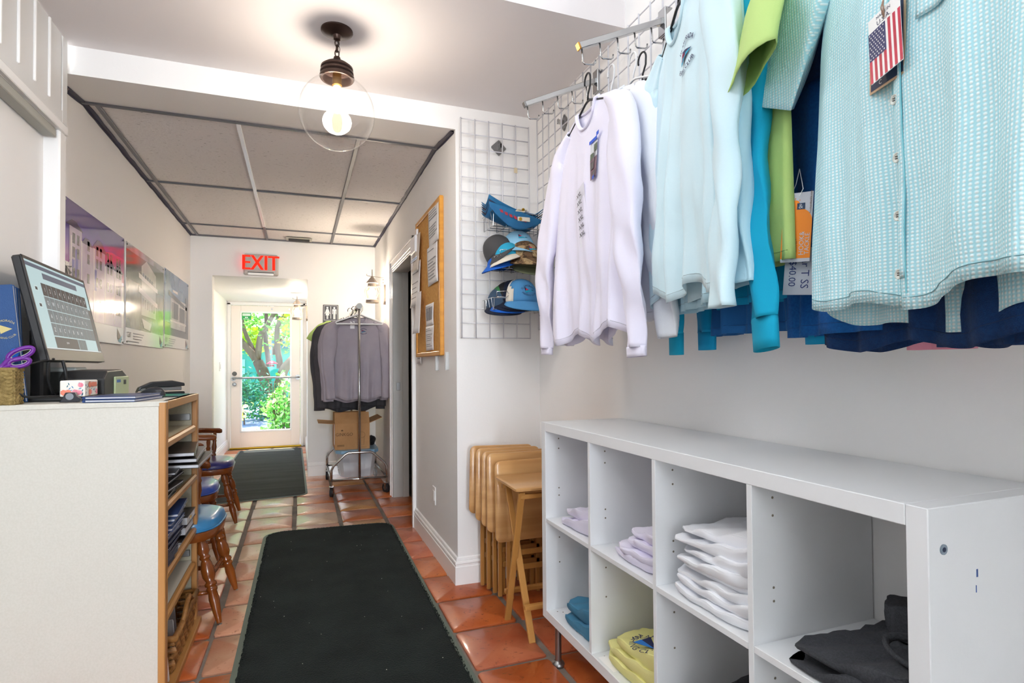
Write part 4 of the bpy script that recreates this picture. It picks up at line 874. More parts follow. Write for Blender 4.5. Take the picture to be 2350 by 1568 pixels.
# blue embossed menu books at the back left
bk = mat('book_blue', H('1f4a80'), .5, bump=.2, bs=300); gold = mat('gold_foil', H('cdbb7e'), .35, .3)
for k, (x, y, lab, hh) in enumerate(((-.925, 2.418, 'blue menu book with a gold pennant emblem standing behind the basket', .215), (-.938, 2.440, 'dark blue menu book standing beside the emblem book on the counter', .213), (-.948, 2.462, 'rearmost dark blue menu book of the three standing on the counter', .212))):
    t = thing('menu_book', lab, 'menu book', (0, 0, 0))
    MB().rbx(-.043, .043, 0, .004, 0, hh*1.9, .001).build('front_cover', bk, t); MB().rbx(-.043, .043, .016, .02, 0, hh*1.9, .001).build('back_cover', bk, t)
    MB().rbx(-.046, -.041, 0, .02, 0, hh*1.9, .002).build('spine', bk, t); MB().bx(-.041, .041, .004, .016, .003, hh*1.9-.004).build('pages', page, t)
    if k == 0:
        b = MB(); base_ = lambda x, y: (x+.01, -.0012, .285+y)
        txt(b, 'ISLAMORADA', .0105, arc_fn(base_, .035)); txt(b, 'FISHING CLUB', .0095, arc_fn(lambda x, y: (x+.01, -.0012, .225+y), .038, -1))
        b.add([(-.006, -.0012, .272), (-.003, -.0012, .240), (.030, -.0012, .255)], [(0, 1, 2)])
        b.build('gold_emblem', gold, t)
    t.location = (x, y, 1.081); t.rotation_euler = (R(-1), R(-6+1.5*k), R(2))
# white and black box behind the monitor neck
t = thing('desk_box', 'grey and white plastic box behind the monitor neck', 'box', (-.93, 2.83, 1.08))
MB().rbx(-.97, -.87, 2.84, 2.97, 1.081, 1.19, .006).build('body', mat('box_grey', H('5a5e5c'), .4), t); MB().rbx(-.972, -.868, 2.838, 2.972, 1.185, 1.205, .005).build('lid', mat('box_white', H('d8e0dc'), .4), t)
# receipt printer
t = thing('receipt_printer', 'black receipt printer with pale front panel under the monitor', 'printer', (-.85, 2.9, 1.08))
b = MB(); pr = [(2.66, 1.082), (2.66, 1.16), (2.70, 1.19), (2.90, 1.195), (2.985, 1.165), (2.985, 1.082)]
b.prism([(y, z_) for y, z_ in pr], .15, Matrix.Translation((-.87, 0, 0)) @ Matrix(((0, 0, 1, 0), (1, 0, 0, 0), (0, 1, 0, 0), (0, 0, 0, 1)))); b.build('housing', mp_, t, bev=.006)
MB().rbx(-.722, -.714, 2.78, 2.98, 1.085, 1.165, .004).build('front_panel', mat('printer_panel', H('b9c8a0'), .4), t)
MB().rbx(-.716, -.712, 2.90, 2.93, 1.13, 1.15, .001).build('button', mp_, t); MB().bx(-.7138, -.7125, 2.80, 2.85, 1.14, 1.152).build('badge', mat('badge_blue', H('3a6ab0'), .4), t)
# floral tissue box
fl = [mat('tissue_card', H('f4efe6'), .5), mat('flower_pink', H('ea7f94'), .5, col2=H('f5a5b2'), ns=90), mat('flower_peach', H('f0b890'), .5, col2=H('e89a70'), ns=80), mat('leaf_teal', H('3a6f7a'), .5), mat('flower_coral', H('f08a70'), .5), mat('butterfly_blue', H('4a86b8'), .5)]
t = thing('floral_box', 'small card box printed with pink and peach flowers on the counter', 'box', (-.80, 2.55, 1.098)); FZ = 1.0985
MB().rbx(-.80, -.725, 2.46, 2.60, FZ, FZ+.058, .003).build('carton', fl[0], t)
b = MB(); rr = random.Random(6)
FE = [0]
def flower(fn, cx, cy, r_, mi):
    FE[0] += .00002; fn0 = fn; fn = lambda u, v, e=FE[0]: (lambda p: (p[0]+(e if fn0 is sd_ else 0), p[1]-(e if fn0 is fr else 0), p[2]))(fn0(u, v))
    for a in range(7): q = a/7*2*pi; FE[0] += .000008; fn = lambda u, v, e=FE[0]: (lambda p: (p[0]+(e if fn0 is sd_ else 0), p[1]-(e if fn0 is fr else 0), p[2]))(fn0(u, v)); b.add([fn(cx+cos(q)*r_*.55+r_*.5*cos(p), cy+sin(q)*r_*.55+r_*.5*sin(p)) for p in [2*pi*i/8 for i in range(8)]], [tuple(range(8))], mi)
fr = lambda u, v: (-.7995+u, 2.4592, FZ+v); sd_ = lambda u, v: (-.7242, 2.46+u, FZ+v)
for f_, W_ in ((fr, .074), (sd_, .139)):
    n = int(W_/.03)+1
    for i in range(n*2): flower(f_, rr.uniform(.01, W_-.01), rr.choice((.015, .042)), rr.uniform(.007, .0115), rr.choice((1, 2, 1, 4)))
    for i in range(n*5):
        x, y, q = rr.uniform(.006, W_-.006), rr.uniform(.006, .05), rr.uniform(0, pi); l_ = .006
        d1_, d2_ = (cos(q)*l_, sin(q)*l_), (-sin(q)*l_*.3, cos(q)*l_*.3)
        b.add([f_(x-d1_[0], y-d1_[1]), f_(x+d2_[0], y+d2_[1]), f_(x+d1_[0], y+d1_[1]), f_(x-d2_[0], y-d2_[1])], [(0, 1, 2, 3)], rr.choice((3, 3, 5)))
b.build('printed_flowers', fl, t)
# tape dispenser in front of it
t = thing('tape_dispenser', 'black tape dispenser in front of the floral box', 'tape dispenser', (-.745, 2.43, 1.098))
b = MB().prism([(0, 0), (.06, 0), (.062, .012), (.05, .02), (.045, .034), (.018, .034), (.008, .012)], .022, Matrix.Translation((-.785, 2.43, FZ-.017)) @ Matrix.Rotation(R(90), 4, 'X')); b.build('body', mat('tape_black', H('303238'), .25), t, bev=.002)
MB().cyl((-.754, 2.407, FZ+.003), (-.754, 2.431, FZ+.003), .012, n=18).build('tape_roll', mat('tape_clear', H('8a8f96'), .2), t)
# two blue folders lying near the corner, mouse on a pad, stapler
t = folder('blue padded folder lying at the front edge of the counter, bottom of the pair', -.68, -.52, 2.34, 2.60, 1.081, .010, 'n', rot=R(-8))
t = folder('blue padded folder lying on the other one at the counter edge', -.685, -.525, 2.345, 2.60, 1.0915, .010, 'n', rot=R(-6))
t = thing('mouse_pad', 'thin blue-green picture mouse pad near the counter corner', 'mouse pad', (-.55, 2.75, 1.081)); MB().rbx(-.62, -.462, 2.64, 2.90, 1.081, 1.0845, .001).build('pad', mat('pad_print', H('2a6a7c'), .5, col2=H('3f9a6a'), ns=12), t); MB().bx(-.63+.01, -.462, 2.64, 2.643, 1.0805, 1.0848).build('edge', black_m, t)
t = thing('computer_mouse', 'black computer mouse resting on the pad beside the folders', 'mouse', (0, 0, 0))
def mf(u, v):
    a = 2*pi*u; r_ = sin(v*pi/2); x = cos(a)*.031*r_; y = sin(a)*.056*r_
    return (x, y, .036*cos(v*pi/2)**.8*(1-.25*(y/.056)) if v < .999 else 0)
MB().grid(mf, 28, 10, wrap=True).build('shell', mat('mouse_black', H('2a2b30'), .3), t, smooth=True); MB().rbx(-.0025, .0025, .015, .03, .027, .033, .001).build('scroll_wheel', dark_m, t)
t.location = (-.565, 2.70, 1.0847); t.rotation_euler = (0, 0, R(60))
t = thing('stapler', 'black desk stapler at the far corner of the counter', 'stapler', (0, 0, 0))
MB().rbx(-.02, .02, 0, .19, 0, .012, .004).build('base', black_m, t)
MB().rbx(-.009, .009, .01, .18, .018, .034, .002).build('magazine', steel, t)
b = MB(); b.prism([(0.0, .012), (.01, .035), (.06, .058), (.14, .062), (.19, .05), (.192, .036), (.02, .03)], .03, Matrix.Translation((-.015, 0, 0)) @ Matrix(((0, 0, 1, 0), (1, 0, 0, 0), (0, 1, 0, 0), (0, 0, 0, 1)))); b.build('arm', mat('stapler_black', H('2a2a2c'), .3), t, bev=.004)
t.location = (-.66, 2.86, 1.081); t.rotation_euler = (0, 0, R(-60))

# ================================================================ CHAIRS
chw = mat('chair_maple', H('9a5420'), .25, col2=H('7a3e14'), ns=6, nd=5, stretch=(1, 1, .25), coat=.5)
vin = {'a': mat('vinyl_blue_light', H('2f7fb5'), .28, coat=.3), 'b': mat('vinyl_blue', H('2f4fa8'), .28, coat=.3), 'c': mat('vinyl_navy', H('2a2f78'), .28, coat=.3)}
def turned(p0, p1, prof, n=14):
    p0, p1 = Vector(p0), Vector(p1); return MB().tube([p0.lerp(p1, a) for a, r_ in prof], [r_ for a, r_ in prof], n)
LEG = [(0, .017), (.04, .019), (.10, .026), (.16, .026), (.20, .018), (.215, .023), (.235, .023), (.25, .017), (.28, .022), (.36, .029), (.44, .028), (.50, .018), (.52, .026), (.545, .026), (.56, .018), (.575, .024), (.60, .024), (.62, .019), (.70, .023), (.85, .018), (.97, .011), (.975, .011)]
def chair(label, vm):
    # local: faces +X, seat centre at origin, floor z=0
    t = thing('captains_chair', label, 'chair', (0, 0, 0), group='blue vinyl captain chairs along the left wall')
    def seatring(z, g, dz=0):
        out = []
        for k in range(40):
            a = 2*pi*k/40; c, s = cos(a), sin(a); p = 3.2; q = (abs(c)**p+abs(s)**p)**(-1/p); x, y = c*q*.21, s*q*.23*(1-.10*(c*q < 0)*abs(c*q))
            out.append((x*g, y*g, z))
        return out
    def rings(zs, mi=0):
        b = MB(); n = 40
        for z, g in zs: b.v += seatring(z, g)
        for i in range(len(zs)-1):
            for k in range(n): b.f.append((i*n+k, i*n+(k+1) % n, (i+1)*n+(k+1) % n, (i+1)*n+k)); b.mi.append(0)
        b.f.append(tuple(range(n-1, -1, -1))); b.f.append(tuple(range((len(zs)-1)*n, len(zs)*n))); b.mi += [0, 0]; return b
    rings([(.385, .90), (.39, .97), (.425, 1.0), (.432, .98)]).build('seat_frame', chw, t, auto=50)
    rings([(.432, .965), (.438, .995), (.446, .99), (.47, .95), (.482, .82), (.486, .5), (.484, .1)]).build('seat_cushion', vm, t, smooth=True)
    MB().tube(seatring(.438, .995), .004, 6, closed=True).build('piping', vm, t, smooth=True)
    for sx in (-1, 1):
        for sy in (-1, 1):
            l_ = turned((sx*.14, sy*.15, .395), (sx*.235, sy*.21, 0.004), LEG); lg = l_.build('leg', chw, t, smooth=True)
            MB().cyl((sx*.235, sy*.21, 0), (sx*.2345, sy*.2095, .008), .010, n=10).build('glide', steel, lg)
    STR = [(0, .008), (.1, .010), (.5, .014), (.9, .010), (1, .008)]
    for sy in (-1, 1): turned((-.188, sy*.185, .15), (.188, sy*.185, .15), STR, 10).build('stretcher', chw, t, smooth=True)
    turned((0, -.185, .15), (0, .185, .15), STR, 10).build('stretcher', chw, t, smooth=True)
    turned((.175, -.17, .2), (.175, .17, .2), STR, 10).build('stretcher', chw, t, smooth=True)
    SP = [(0, .010), (.15, .013), (.25, .018), (.32, .011), (.36, .015), (.5, .019), (.65, .013), (.7, .016), (.74, .011), (.88, .014), (1, .009)]
    for sy in (-1, 1):
        turned((.04, sy*.215, .42), (.05, sy*.245, .675), SP).build('arm_spindle', chw, t, smooth=True)
        turned((-.09, sy*.215, .42), (-.08, sy*.245, .68), SP).build('arm_spindle', chw, t, smooth=True)
    arm = []
    for k in range(33):
        a = -pi*.5+pi*k/32*1.0; arm.append((-.04-.20*cos(a), .25*sin(a), .685+.03*cos(a)**2))
    arm = [(.10, -.235, .675), (.085, -.24, .678), (.03, -.25, .68)]+arm+[(.03, .25, .68), (.085, .24, .678), (.10, .235, .675)]
    MB().tube(arm, [.018, .026, .026]+[.026]*33+[.026, .026, .018], 10, flat=.55).build('arm_bow', chw, t, smooth=True)
    cr = [(-.04-.205*cos(a), .25*sin(a), .71+.03*cos(a)**2) for a in [-pi*.33+pi*.66*k/20 for k in range(21)]]
    MB().tube(cr, [.012]+[.028]*19+[.012], 10, flat=.5).build('back_crest', chw, t, smooth=True)
    for k in range(5):
        a = -pi*.35+pi*.7*k/4; turned((-.03-.165*cos(a), .19*sin(a), .42), (-.04-.20*cos(a), .245*sin(a), .68), SP, 10).build('back_spindle', chw, t, smooth=True)
    return t
c1 = chair('nearest captain chair, bright light-blue seat, right behind the bookcase', vin['a']); c1.location = (-.565, 3.19, 0); c1.rotation_euler = (0, 0, R(-4))
def rechair(loc, rz, label, vm):
    c = dup(c1, loc, rz, label)
    for k in kids(c):
        if k.name.startswith('seat_cushion') or k.name.startswith('piping'): k.data = k.data.copy(); k.data.materials[0] = vm
    return c
rechair((-.685, 4.02, 0), R(3), 'middle captain chair with a blue seat between two others by the left wall', vin['b'])
rechair((-.69, 4.99, 0), R(2), 'farthest captain chair, dark navy seat, next to the far black mat', vin['c'])

# ================================================================ FLOOR MATS
matm = mat('mat_pile', H('161d1b'), .95, spec=.15, col2=H('202826'), ns=5, nd=8, bump=.9, bs=160, sheen=.04)
matm2 = mat('mat_ribbed', H('474b49'), .9, spec=.2, col2=H('3c403e'), ns=4, nd=8, bump=.8, bs=60, stretch=(.3, 3, 1))
def floor_mat(label, pts, rcorner, fuzz, colr, seed, rimcol):
    # pts: 4 corners ccw ; rounded outline
    P = [Vector(p) for p in pts]; out = []
    for i in range(4):
        p, a, b_ = P[i], P[i-1], P[(i+1) % 4]; da, db_ = (a-p).normalized(), (b_-p).normalized(); r_ = rcorner[i]
        for k in range(7):
            tt = k/6; out.append((p+da*r_).lerp(p, tt).lerp(p.lerp(p+db_*r_, tt), tt))
    ring = []
    for i in range(len(out)):
        a, b_ = out[i], out[(i+1) % len(out)]; m = max(1, int((b_-a).length/.02))
        for k in range(m): ring.append(a.lerp(b_, k/m))
    c = sum(ring, Vector((0, 0)))/len(ring); rr = random.Random(seed); n = len(ring)
    def off(d, jit=0):
        res = []
        for i in range(n):
            t_ = (ring[(i+1) % n]-ring[i-1]).normalized(); nn = Vector((-t_.y, t_.x)); res.append(ring[i]+nn*(d+rr.uniform(-jit, jit)))
        return res
    t = thing('floor_mat', label, 'mat', (c.x, c.y, .009))
    r0, r1 = off(0), off(.028 if fuzz else .02)
    MB().add([(p.x, p.y, .009) for p in r0]+[(p.x, p.y, .0125) for p in r0]+[(p.x, p.y, .0135) for p in r1], [(i, (i+1) % n, n+(i+1) % n, n+i) for i in range(n)]+[(n+i, n+(i+1) % n, 2*n+(i+1) % n, 2*n+i) for i in range(n)]).build('rubber_edge', mat('mat_rubber', H(rimcol), .6), t)
    r2 = off(.02 if fuzz else .015, fuzz)
    b = MB(); b.add([(p.x, p.y, .011) for p in r2]+[(p.x, p.y, .0175) for p in off(.026, fuzz)], [(i, (i+1) % n, n+(i+1) % n, n+i) for i in range(n)]); b.f.append(tuple(range(n, 2*n))); b.mi.append(0)
    b.build('pile', matm if fuzz else matm2, t)
    return t, r1
mt, ring = floor_mat('long near black-green carpet mat with frayed edge in the middle of the floor', [(.62, 1.2), (.66, 4.40), (-.235, 4.45), (-.255, 1.2)], [.05, .14, .16, .05], .004, 0, 1, '5f6a60')
rr = random.Random(9); b = MB()
for k in range(5200):
    i = rr.randrange(len(ring)); p = ring[i]; q = Vector((rr.uniform(-.006, .012), rr.uniform(-.008, .008))); h_ = rr.uniform(.004, .008); w_ = rr.uniform(.001, .003); a = rr.uniform(0, pi)
    b.add([(p.x+q.x-w_*cos(a), p.y+q.y-w_*sin(a), .014), (p.x+q.x+w_*cos(a), p.y+q.y+w_*sin(a), .014), (p.x+q.x+rr.uniform(-.003, .003), p.y+q.y+rr.uniform(-.003, .003), .015+h_)], [(0, 1, 2)])
b.build('frayed_tufts', matm, mt)['kind'] = 'stuff'
b = MB()
for k in range(30):
    x, y = rr.uniform(-.2, .58), rr.uniform(1.9, 4.3); s = rr.uniform(.0008, .0019); b.rbx(x-s, x+s, y-s, y+s*1.6, .0176, .0192, .0006)
b.build('lint_specks', mat('lint', H('c8c4b8'), .8), mt)['kind'] = 'stuff'
floor_mat('black ridged mat by the entrance door, corner in the recess', [(.075, 5.62), (.04, 8.92), (-.80, 8.92), (-.80, 5.52)], [.10, .05, .05, .08], 0, 0, 3, '3a4240')
# ================================================================ GARMENTS, HANGERS
def cloth(n_, c, c2=None, bump=.10, bs=500, sheen=.04, ns=200, **k): return mat('cloth_'+n_, H(c), .8, spec=.2, col2=H(c2) if c2 else None, ns=ns, bump=bump, bs=bs, sheen=sheen, **k)
def sst(a, b, x): x = min(1, max(0, (x-a)/(b-a))); return x*x*(3-2*x)
SEAM = {}
def seam_of(m):
    if m.name not in SEAM:
        c = (.35, .66, .74) if m.name == 'seersucker' else m.diffuse_color; SEAM[m.name] = mat('seam_'+m.name, tuple(x*.62 for x in c[:3]), .8)
    return SEAM[m.name]
def hanger_parts(t, m, w=.20, hook=.10, bar=True, r=.0042, z0=.012):
    b = MB(); hk = [(0, 0, z0), (0, 0, z0+hook*.42)]+[(.024*sin(a)*1.0-.0, 0, z0+hook*.70-.024*cos(a)*1.0+.006) for a in [R(30)+R(235)*k/12 for k in range(13)]]
    hk = [(0, 0, z0), (.004, 0, z0+hook*.25), (.022, 0, z0+hook*.5)]+[(.024*cos(a), 0, z0+hook-.026+.026*sin(a)) for a in [R(200)*k/12 for k in range(13)]]
    b.tube(hk, r*.8, 7); b.build('hook', m, t, smooth=True)
    b = MB(); pts = [(-w, 0, -.075), (-w-.006, 0, -.068), (-w, 0, -.058), (-.02, 0, z0), (0, 0, z0+.003), (.02, 0, z0), (w, 0, -.058), (w+.006, 0, -.068), (w, 0, -.075)]
    b.tube(pts, r, 7, closed=bar); b.build('frame', m, t, smooth=True)
def hanger(label, m, loc, rz, w=.20, hook=.10, group=None, r=.0042):
    t = thing('clothes_hanger', label, 'hanger', (0, 0, 0), group=group); hanger_parts(t, m, w, hook, r=r); t.location = loc; t.rotation_euler = (0, 0, rz); return t
def garment(label, m, loc, rz, L=.72, half=.27, sh=.205, long=True, seed=0, sc=1., amp=1., cat='shirt', name='shirt', group=None, slv=1.06, neck=.075, hemdip=0., backdip=0., arms=None, cuffband=.0, nkdip=.085, collar=True, lean=0., smat=None, flutter=.0, tipdrop=.06, thick=.028):
    rr = random.Random(seed); ph = [rr.uniform(0, 6.28) for _ in range(8)]; k1, k2 = rr.uniform(44, 56), rr.uniform(86, 104)
    t = thing(name, label, cat, (0, 0, 0), group=group)
    def fold(u, z):
        tt = sst(.05, L*.9, -z)
        w1 = sin(k1*u+ph[0]+1.3*sin(2.4*z+ph[1])+1.5*sin(9*u+ph[6])); w1 = w1*abs(w1)**.35
        return (.22+tt)*(.0085*w1+.0030*sin(k2*u+ph[2]+z*3+1.2*sin(7*u+ph[7]))*(.3+tt)+.016*tt*sin(12*u+ph[3])+.006*noise.noise(Vector((u*9, z*7, seed))))*amp
    def ztop(u, front):
        a = abs(u)
        if a < neck: return -(nkdip if front else .018)*sqrt(max(0, 1-(a/neck)**2))
        return -(a-neck)*.30-.0*a
    def Wd(v): return sh+(half-sh)*sst(.0, .30, v)+.012*sst(.3, 1, v)
    def surf(s, v, front):
        u0 = s*sh; w = Wd(v); zt = ztop(u0, front); u = s*w
        zb = -L+hemdip*(1-abs(s)**2.2)*-1+flutter*sin(7*s+ph[4])*.5-(0 if front else backdip*(1-abs(s)**4))
        z = zt+(zb-zt)*v; e = sqrt(max(0, 1-s*s)); an = abs(u0)
        d = thick*(.35+.65*sst(0, .5, v))*e; open_ = sst(0, .12, v)
        if an >= neck: d *= open_
        y = (-1 if front else 1)*d+fold(u, z)*(e**.4)*(1 if front else .8)*(.15+.85*sst(0, .15, v))
        return u, y+lean*v, z
    nu, nv = 76, 32
    for front in (True, False):
        def fn(a, v, front=front):
            return Vector(surf(-1+2*a, v, front))*sc
        b = MB().grid(fn, nu, nv); b.build('front_panel' if front else 'back_panel', m, t, smooth=True, solid=.0015)
    hs = MB()
    for front in (True, False): hs.tube([Vector(surf(-.985+1.97*k/40, .972, front))*sc+Vector((0, -.0012 if front else .0012, 0)) for k in range(41)], .0009, 4)
    hs.build('hem_seam', seam_of(m), t)
    if collar:
        b = MB(); pts = []
        for k in range(40):
            a = 2*pi*k/40; s = cos(a)*neck/sh; x, y, z = surf(s*.999, 0, sin(a) < 0); pts.append((x*sc*.985, y*sc, z*sc+.004))
        b.tube(pts, .0085*sc, 7, closed=True, flat=.6); b.build('neckband', m, t, smooth=True)
    for sd in (-1, 1):
        aa = (arms[0] if sd < 0 else arms[1]) if arms else None
        if long: P = aa or [(.15, 0, -.045), (.195, 0, -.07), (.245, 0, -.13), (.268, -.02, -.27), (.275, -.03, -.42), (.268, -.035, -.56), (.262, -.03, -.70), (.26, -.02, -.80)]; A = [.018, .034, .062, .068, .058, .050, .044, .044]; Bt = [.010, .024, .034, .032, .027, .022, .019, .018]
        else: P = aa or [(.15, 0, -.03), (.19, 0, -.05), (.225, 0, -.10), (.262, -.004, -.17), (.290, -.006, -.225)]; A = [.018, .036, .075, .092, .098]; Bt = [.010, .02, .028, .028, .026]
        A = [x*slv for x in A]; Pv = [Vector((p[0]*sd, p[1], p[2])) for p in P]; M_ = len(P); n = 20; m2 = (M_-1)*5+1; rings = []
        for i in range(m2):
            tt = i/5; k = min(int(tt), M_-2); f = tt-k; p0, p1, p2, p3 = Pv[max(k-1, 0)], Pv[k], Pv[k+1], Pv[min(k+2, M_-1)]
            q = .5*((2*p1)+(-p0+p2)*f+(2*p0-5*p1+4*p2-p3)*f*f+(-p0+3*p1-3*p2+p3)*f**3)
            tg = (p2-p1).normalized(); side = Vector((-tg.z, 0, tg.x)).normalized(); rings.append((q, side, A[k]+(A[k+1]-A[k])*f, Bt[k]+(Bt[k+1]-Bt[k])*f))
        def fs(u, v):
            i = int(round(v*(m2-1))); q, side, a_, b_ = rings[i]; an = 2*pi*u
            wv = 1+.14*noise.noise(Vector((q.z*9+sd, cos(an)*1.6, sin(an)*1.6+seed)))*min(1, i/6); cr = .004*sin(q.z*34+3*cos(an)+seed)*sst(.2, .6, -q.z)*amp
            p = q+side*(cos(an)*a_*wv)+Vector((0, sin(an)*b_*wv+cr+.006*sin(3*an+ph[5]+q.z*8), 0)); return p*sc
        b = MB().grid(fs, n, m2, wrap=True); b.build('sleeve', smat or m, t, smooth=True, solid=.0015)
        if cuffband:
            qa, side, a_, b_ = rings[-1]
            dirn = (rings[-1][0]-rings[-3][0]).normalized()
            def fc(u, v): an = 2*pi*u; return (qa+dirn*(cuffband*v-.004)+side*cos(an)*a_*(.97-.05*v)+Vector((0, sin(an)*b_*1.0, 0)))*sc
            MB().grid(fc, 18, 4, wrap=True).build('cuff', m, t, smooth=True, solid=.002)
    t.location = loc; t.rotation_euler = (0, 0, rz); LOCALS.add(t.name)
    def fy(u, z):   # local front surface at metres u,z (after scaling)
        u, z = u/sc, z/sc; v = min(1, max(0, -z/L)); s = max(-.98, min(.98, u/Wd(v)))
        return surf(s, v, True)[1]*sc
    return t, fy
navy_ink = mat('thread_navy', H('252a55'), .6); teal_ink = mat('thread_turquoise', H('18a5c8'), .6); red_ink = mat('thread_red', H('c02a4a'), .6); white_ink = mat('thread_white', H('f4f4f4'), .6)
def club_logo(t, fy, u, z, s=1., flip=False, parts=('ISLAMORADA', 'FISHING CLUB')):
    def at(x, y, dx=.0028): return (u+x, fy(u+x, z+y)-dx-.002, z+y)
    b = MB()
    for e_ in (-.0005, .0005): txt(b, parts[0], .0145*s, arc_fn(lambda x, y: at(x+e_, y+.034*s), .062*s), 0); txt(b, parts[1], .0135*s, arc_fn(lambda x, y: at(x+e_, y-.034*s), .065*s, -1), 0)
    def poly(pts, mi, dx):      # fan of small strips that follow the folds
        xa, xb = min(p[0] for p in pts), max(p[0] for p in pts); n = 10
        def span(x):
            ys = []
            for i in range(len(pts)):
                (x0, y0), (x1, y1) = pts[i], pts[(i+1) % len(pts)]
                if min(x0, x1)-1e-9 <= x <= max(x0, x1)+1e-9: ys += [y0+(y1-y0)*(x-x0)/(x1-x0)] if abs(x1-x0) > 1e-9 else [y0, y1]
            return min(ys), max(ys)
        for i in range(n):
            x0, x1 = xa+(xb-xa)*i/n, xa+(xb-xa)*(i+1)/n; (a0, a1), (c0, c1) = span(x0), span(x1)
            b.add([at(x0*s, a0*s, dx), at(x1*s, c0*s, dx), at(x1*s, c1*s, dx), at(x0*s, a1*s, dx)], [(0, 1, 2, 3)], mi)
    poly([(-.022, .017), (-.022, -.017), (.034, 0)], 0, .0028); poly([(-.022, -.0005), (-.022, -.017), (.033, -.0005)], 1, .0034)
    poly([(-.018, .009), (-.018, -.009), (-.014, -.009), (-.014, .009)], 2, .004); poly([(-.018, .009), (-.004, .007), (-.004, .004), (-.018, .005)], 2, .004); poly([(-.004, -.007), (.010, -.004), (.010, -.001), (-.004, -.003)], 2, .004)
    return b.build('embroidered_emblem', [navy_ink, teal_ink, red_ink], t)

# ================================================================ GARMENT RACK IN THE FAR CORNER
rx0, rx1, ry0, ry1, ztop_ = .275, .775, 5.45, 6.30, 1.775
xm = (rx0+rx1)/2
rk = thing('garment_rack', 'chrome rolling garment rack in the far right corner', 'garment rack', (xm, 5.85, 0))
for yy in (ry0, ry1):
    MB().tube([(xm, yy, .152), (xm, yy, ztop_-.03)], .0115, 12).build('post', chrome, rk, smooth=True)
    MB().tube([(rx0, yy, .152), (rx0, yy, .25), (rx0+.02, yy, .29), (rx0+.12, yy, .385), (rx0+.15, yy, .40), (rx1-.15, yy, .40), (rx1-.12, yy, .385), (rx1-.02, yy, .29), (rx1, yy, .25), (rx1, yy, .152)], .0115, 12).build('end_arch', chrome, rk, smooth=True)
    MB().tube([(rx0, yy, .155), (rx1, yy, .155)], .011, 12).build('bottom_rail', chrome, rk, smooth=True)
for xx in (rx0, rx1): MB().tube([(xx, ry0, .155), (xx, ry1, .155)], .011, 12).build('side_rail', chrome, rk, smooth=True)
MB().tube([(xm, ry0-.02, ztop_-.012), (xm, ry1+.02, ztop_-.012)], .019, 14).build('hanging_rail', chrome, rk, smooth=True)
MB().cyl((xm, ry0-.03, ztop_-.012), (xm, ry0-.018, ztop_-.012), .027, n=20).build('end_cap', mat('cap_grey', H('c8ccc8'), .35), rk)
b = MB()
for k in range(30): y_ = ry0+.02+k*(ry1-ry0-.04)/29; b.tube([(rx0, y_, .150), (rx1, y_, .150)], .0016, 4)
for xx in (rx0+.16, rx1-.16): b.tube([(xx, ry0, .146), (xx, ry1, .146)], .002, 4)
w_ = b.build('wire_deck', chrome, rk)
for xx, yy, an in ((rx0, ry0, .3), (rx1, ry0, -.5), (rx0, ry1, .2), (rx1, ry1, -.2)):
    cs = MB(); c, s = cos(an), sin(an); cx, cy = xx+.012*s, yy+.02*c
    cs.cyl((xx, yy, .150), (xx, yy, .105), .009, n=10).rbx(xx-.02, xx+.02, yy-.022, yy+.022, .095, .107, .004)
    for sg in (-1, 1): cs.prism([(-.02, 0), (.02, 0), (.008, -.06), (-.008, -.06)], .003, Matrix.Translation((cx+sg*.014*c, cy-sg*.014*s, .10)) @ Matrix.Rotation(-an, 4, 'Z') @ Matrix.Rotation(R(90), 4, 'Z') @ Matrix.Rotation(R(90), 4, 'X'))
    k_ = cs.build('caster', chrome, rk)
    ax = Vector((c, -s, 0)); ctr = Vector((cx, cy, .0485))
    MB().cyl(ctr-ax*.010, ctr+ax*.010, .0475, n=24).build('wheel', mat('rubber_wheel', H('26262a'), .45), k_, auto=40); MB().cyl(ctr-ax*.0125, ctr+ax*.0125, .022, n=16).build('hub', steel, k_)
lil = cloth('lilac_grey', 'aaa3ac', 'a39ca6', ns=6); dgr = cloth('dark_grey', '4e4c50', '454347', ns=8); grn = cloth('lime', 'b3cc78', 'aac46c', ns=9)
wh_p = mat('hanger_white', H('efefef'), .35); bl_p = mat('hanger_black', H('1c1c20'), .35)
zr = ztop_-.012+.020-.10-.012
shirts = [(5.53, lil, 1.0, 'front lilac-grey long-sleeved shirt with chest emblem on the corner rack', True, -4), (5.60, lil, 1.03, 'second lilac-grey long-sleeved shirt behind the front one on the rack', True, 3), (5.68, lil, 1.02, 'third lilac-grey long-sleeved shirt, rear of the lilac ones on the rack', True, -2),
          (5.78, dgr, 1.12, 'dark charcoal long-sleeved shirt hanging behind the lilac ones on the rack', True, 4), (5.86, dgr, 1.16, 'second dark charcoal long-sleeved shirt, farther back on the rack', True, 0), (5.96, grn, 1.1, 'lime green short-sleeved shirt at the back of the corner rack', False, 5)]
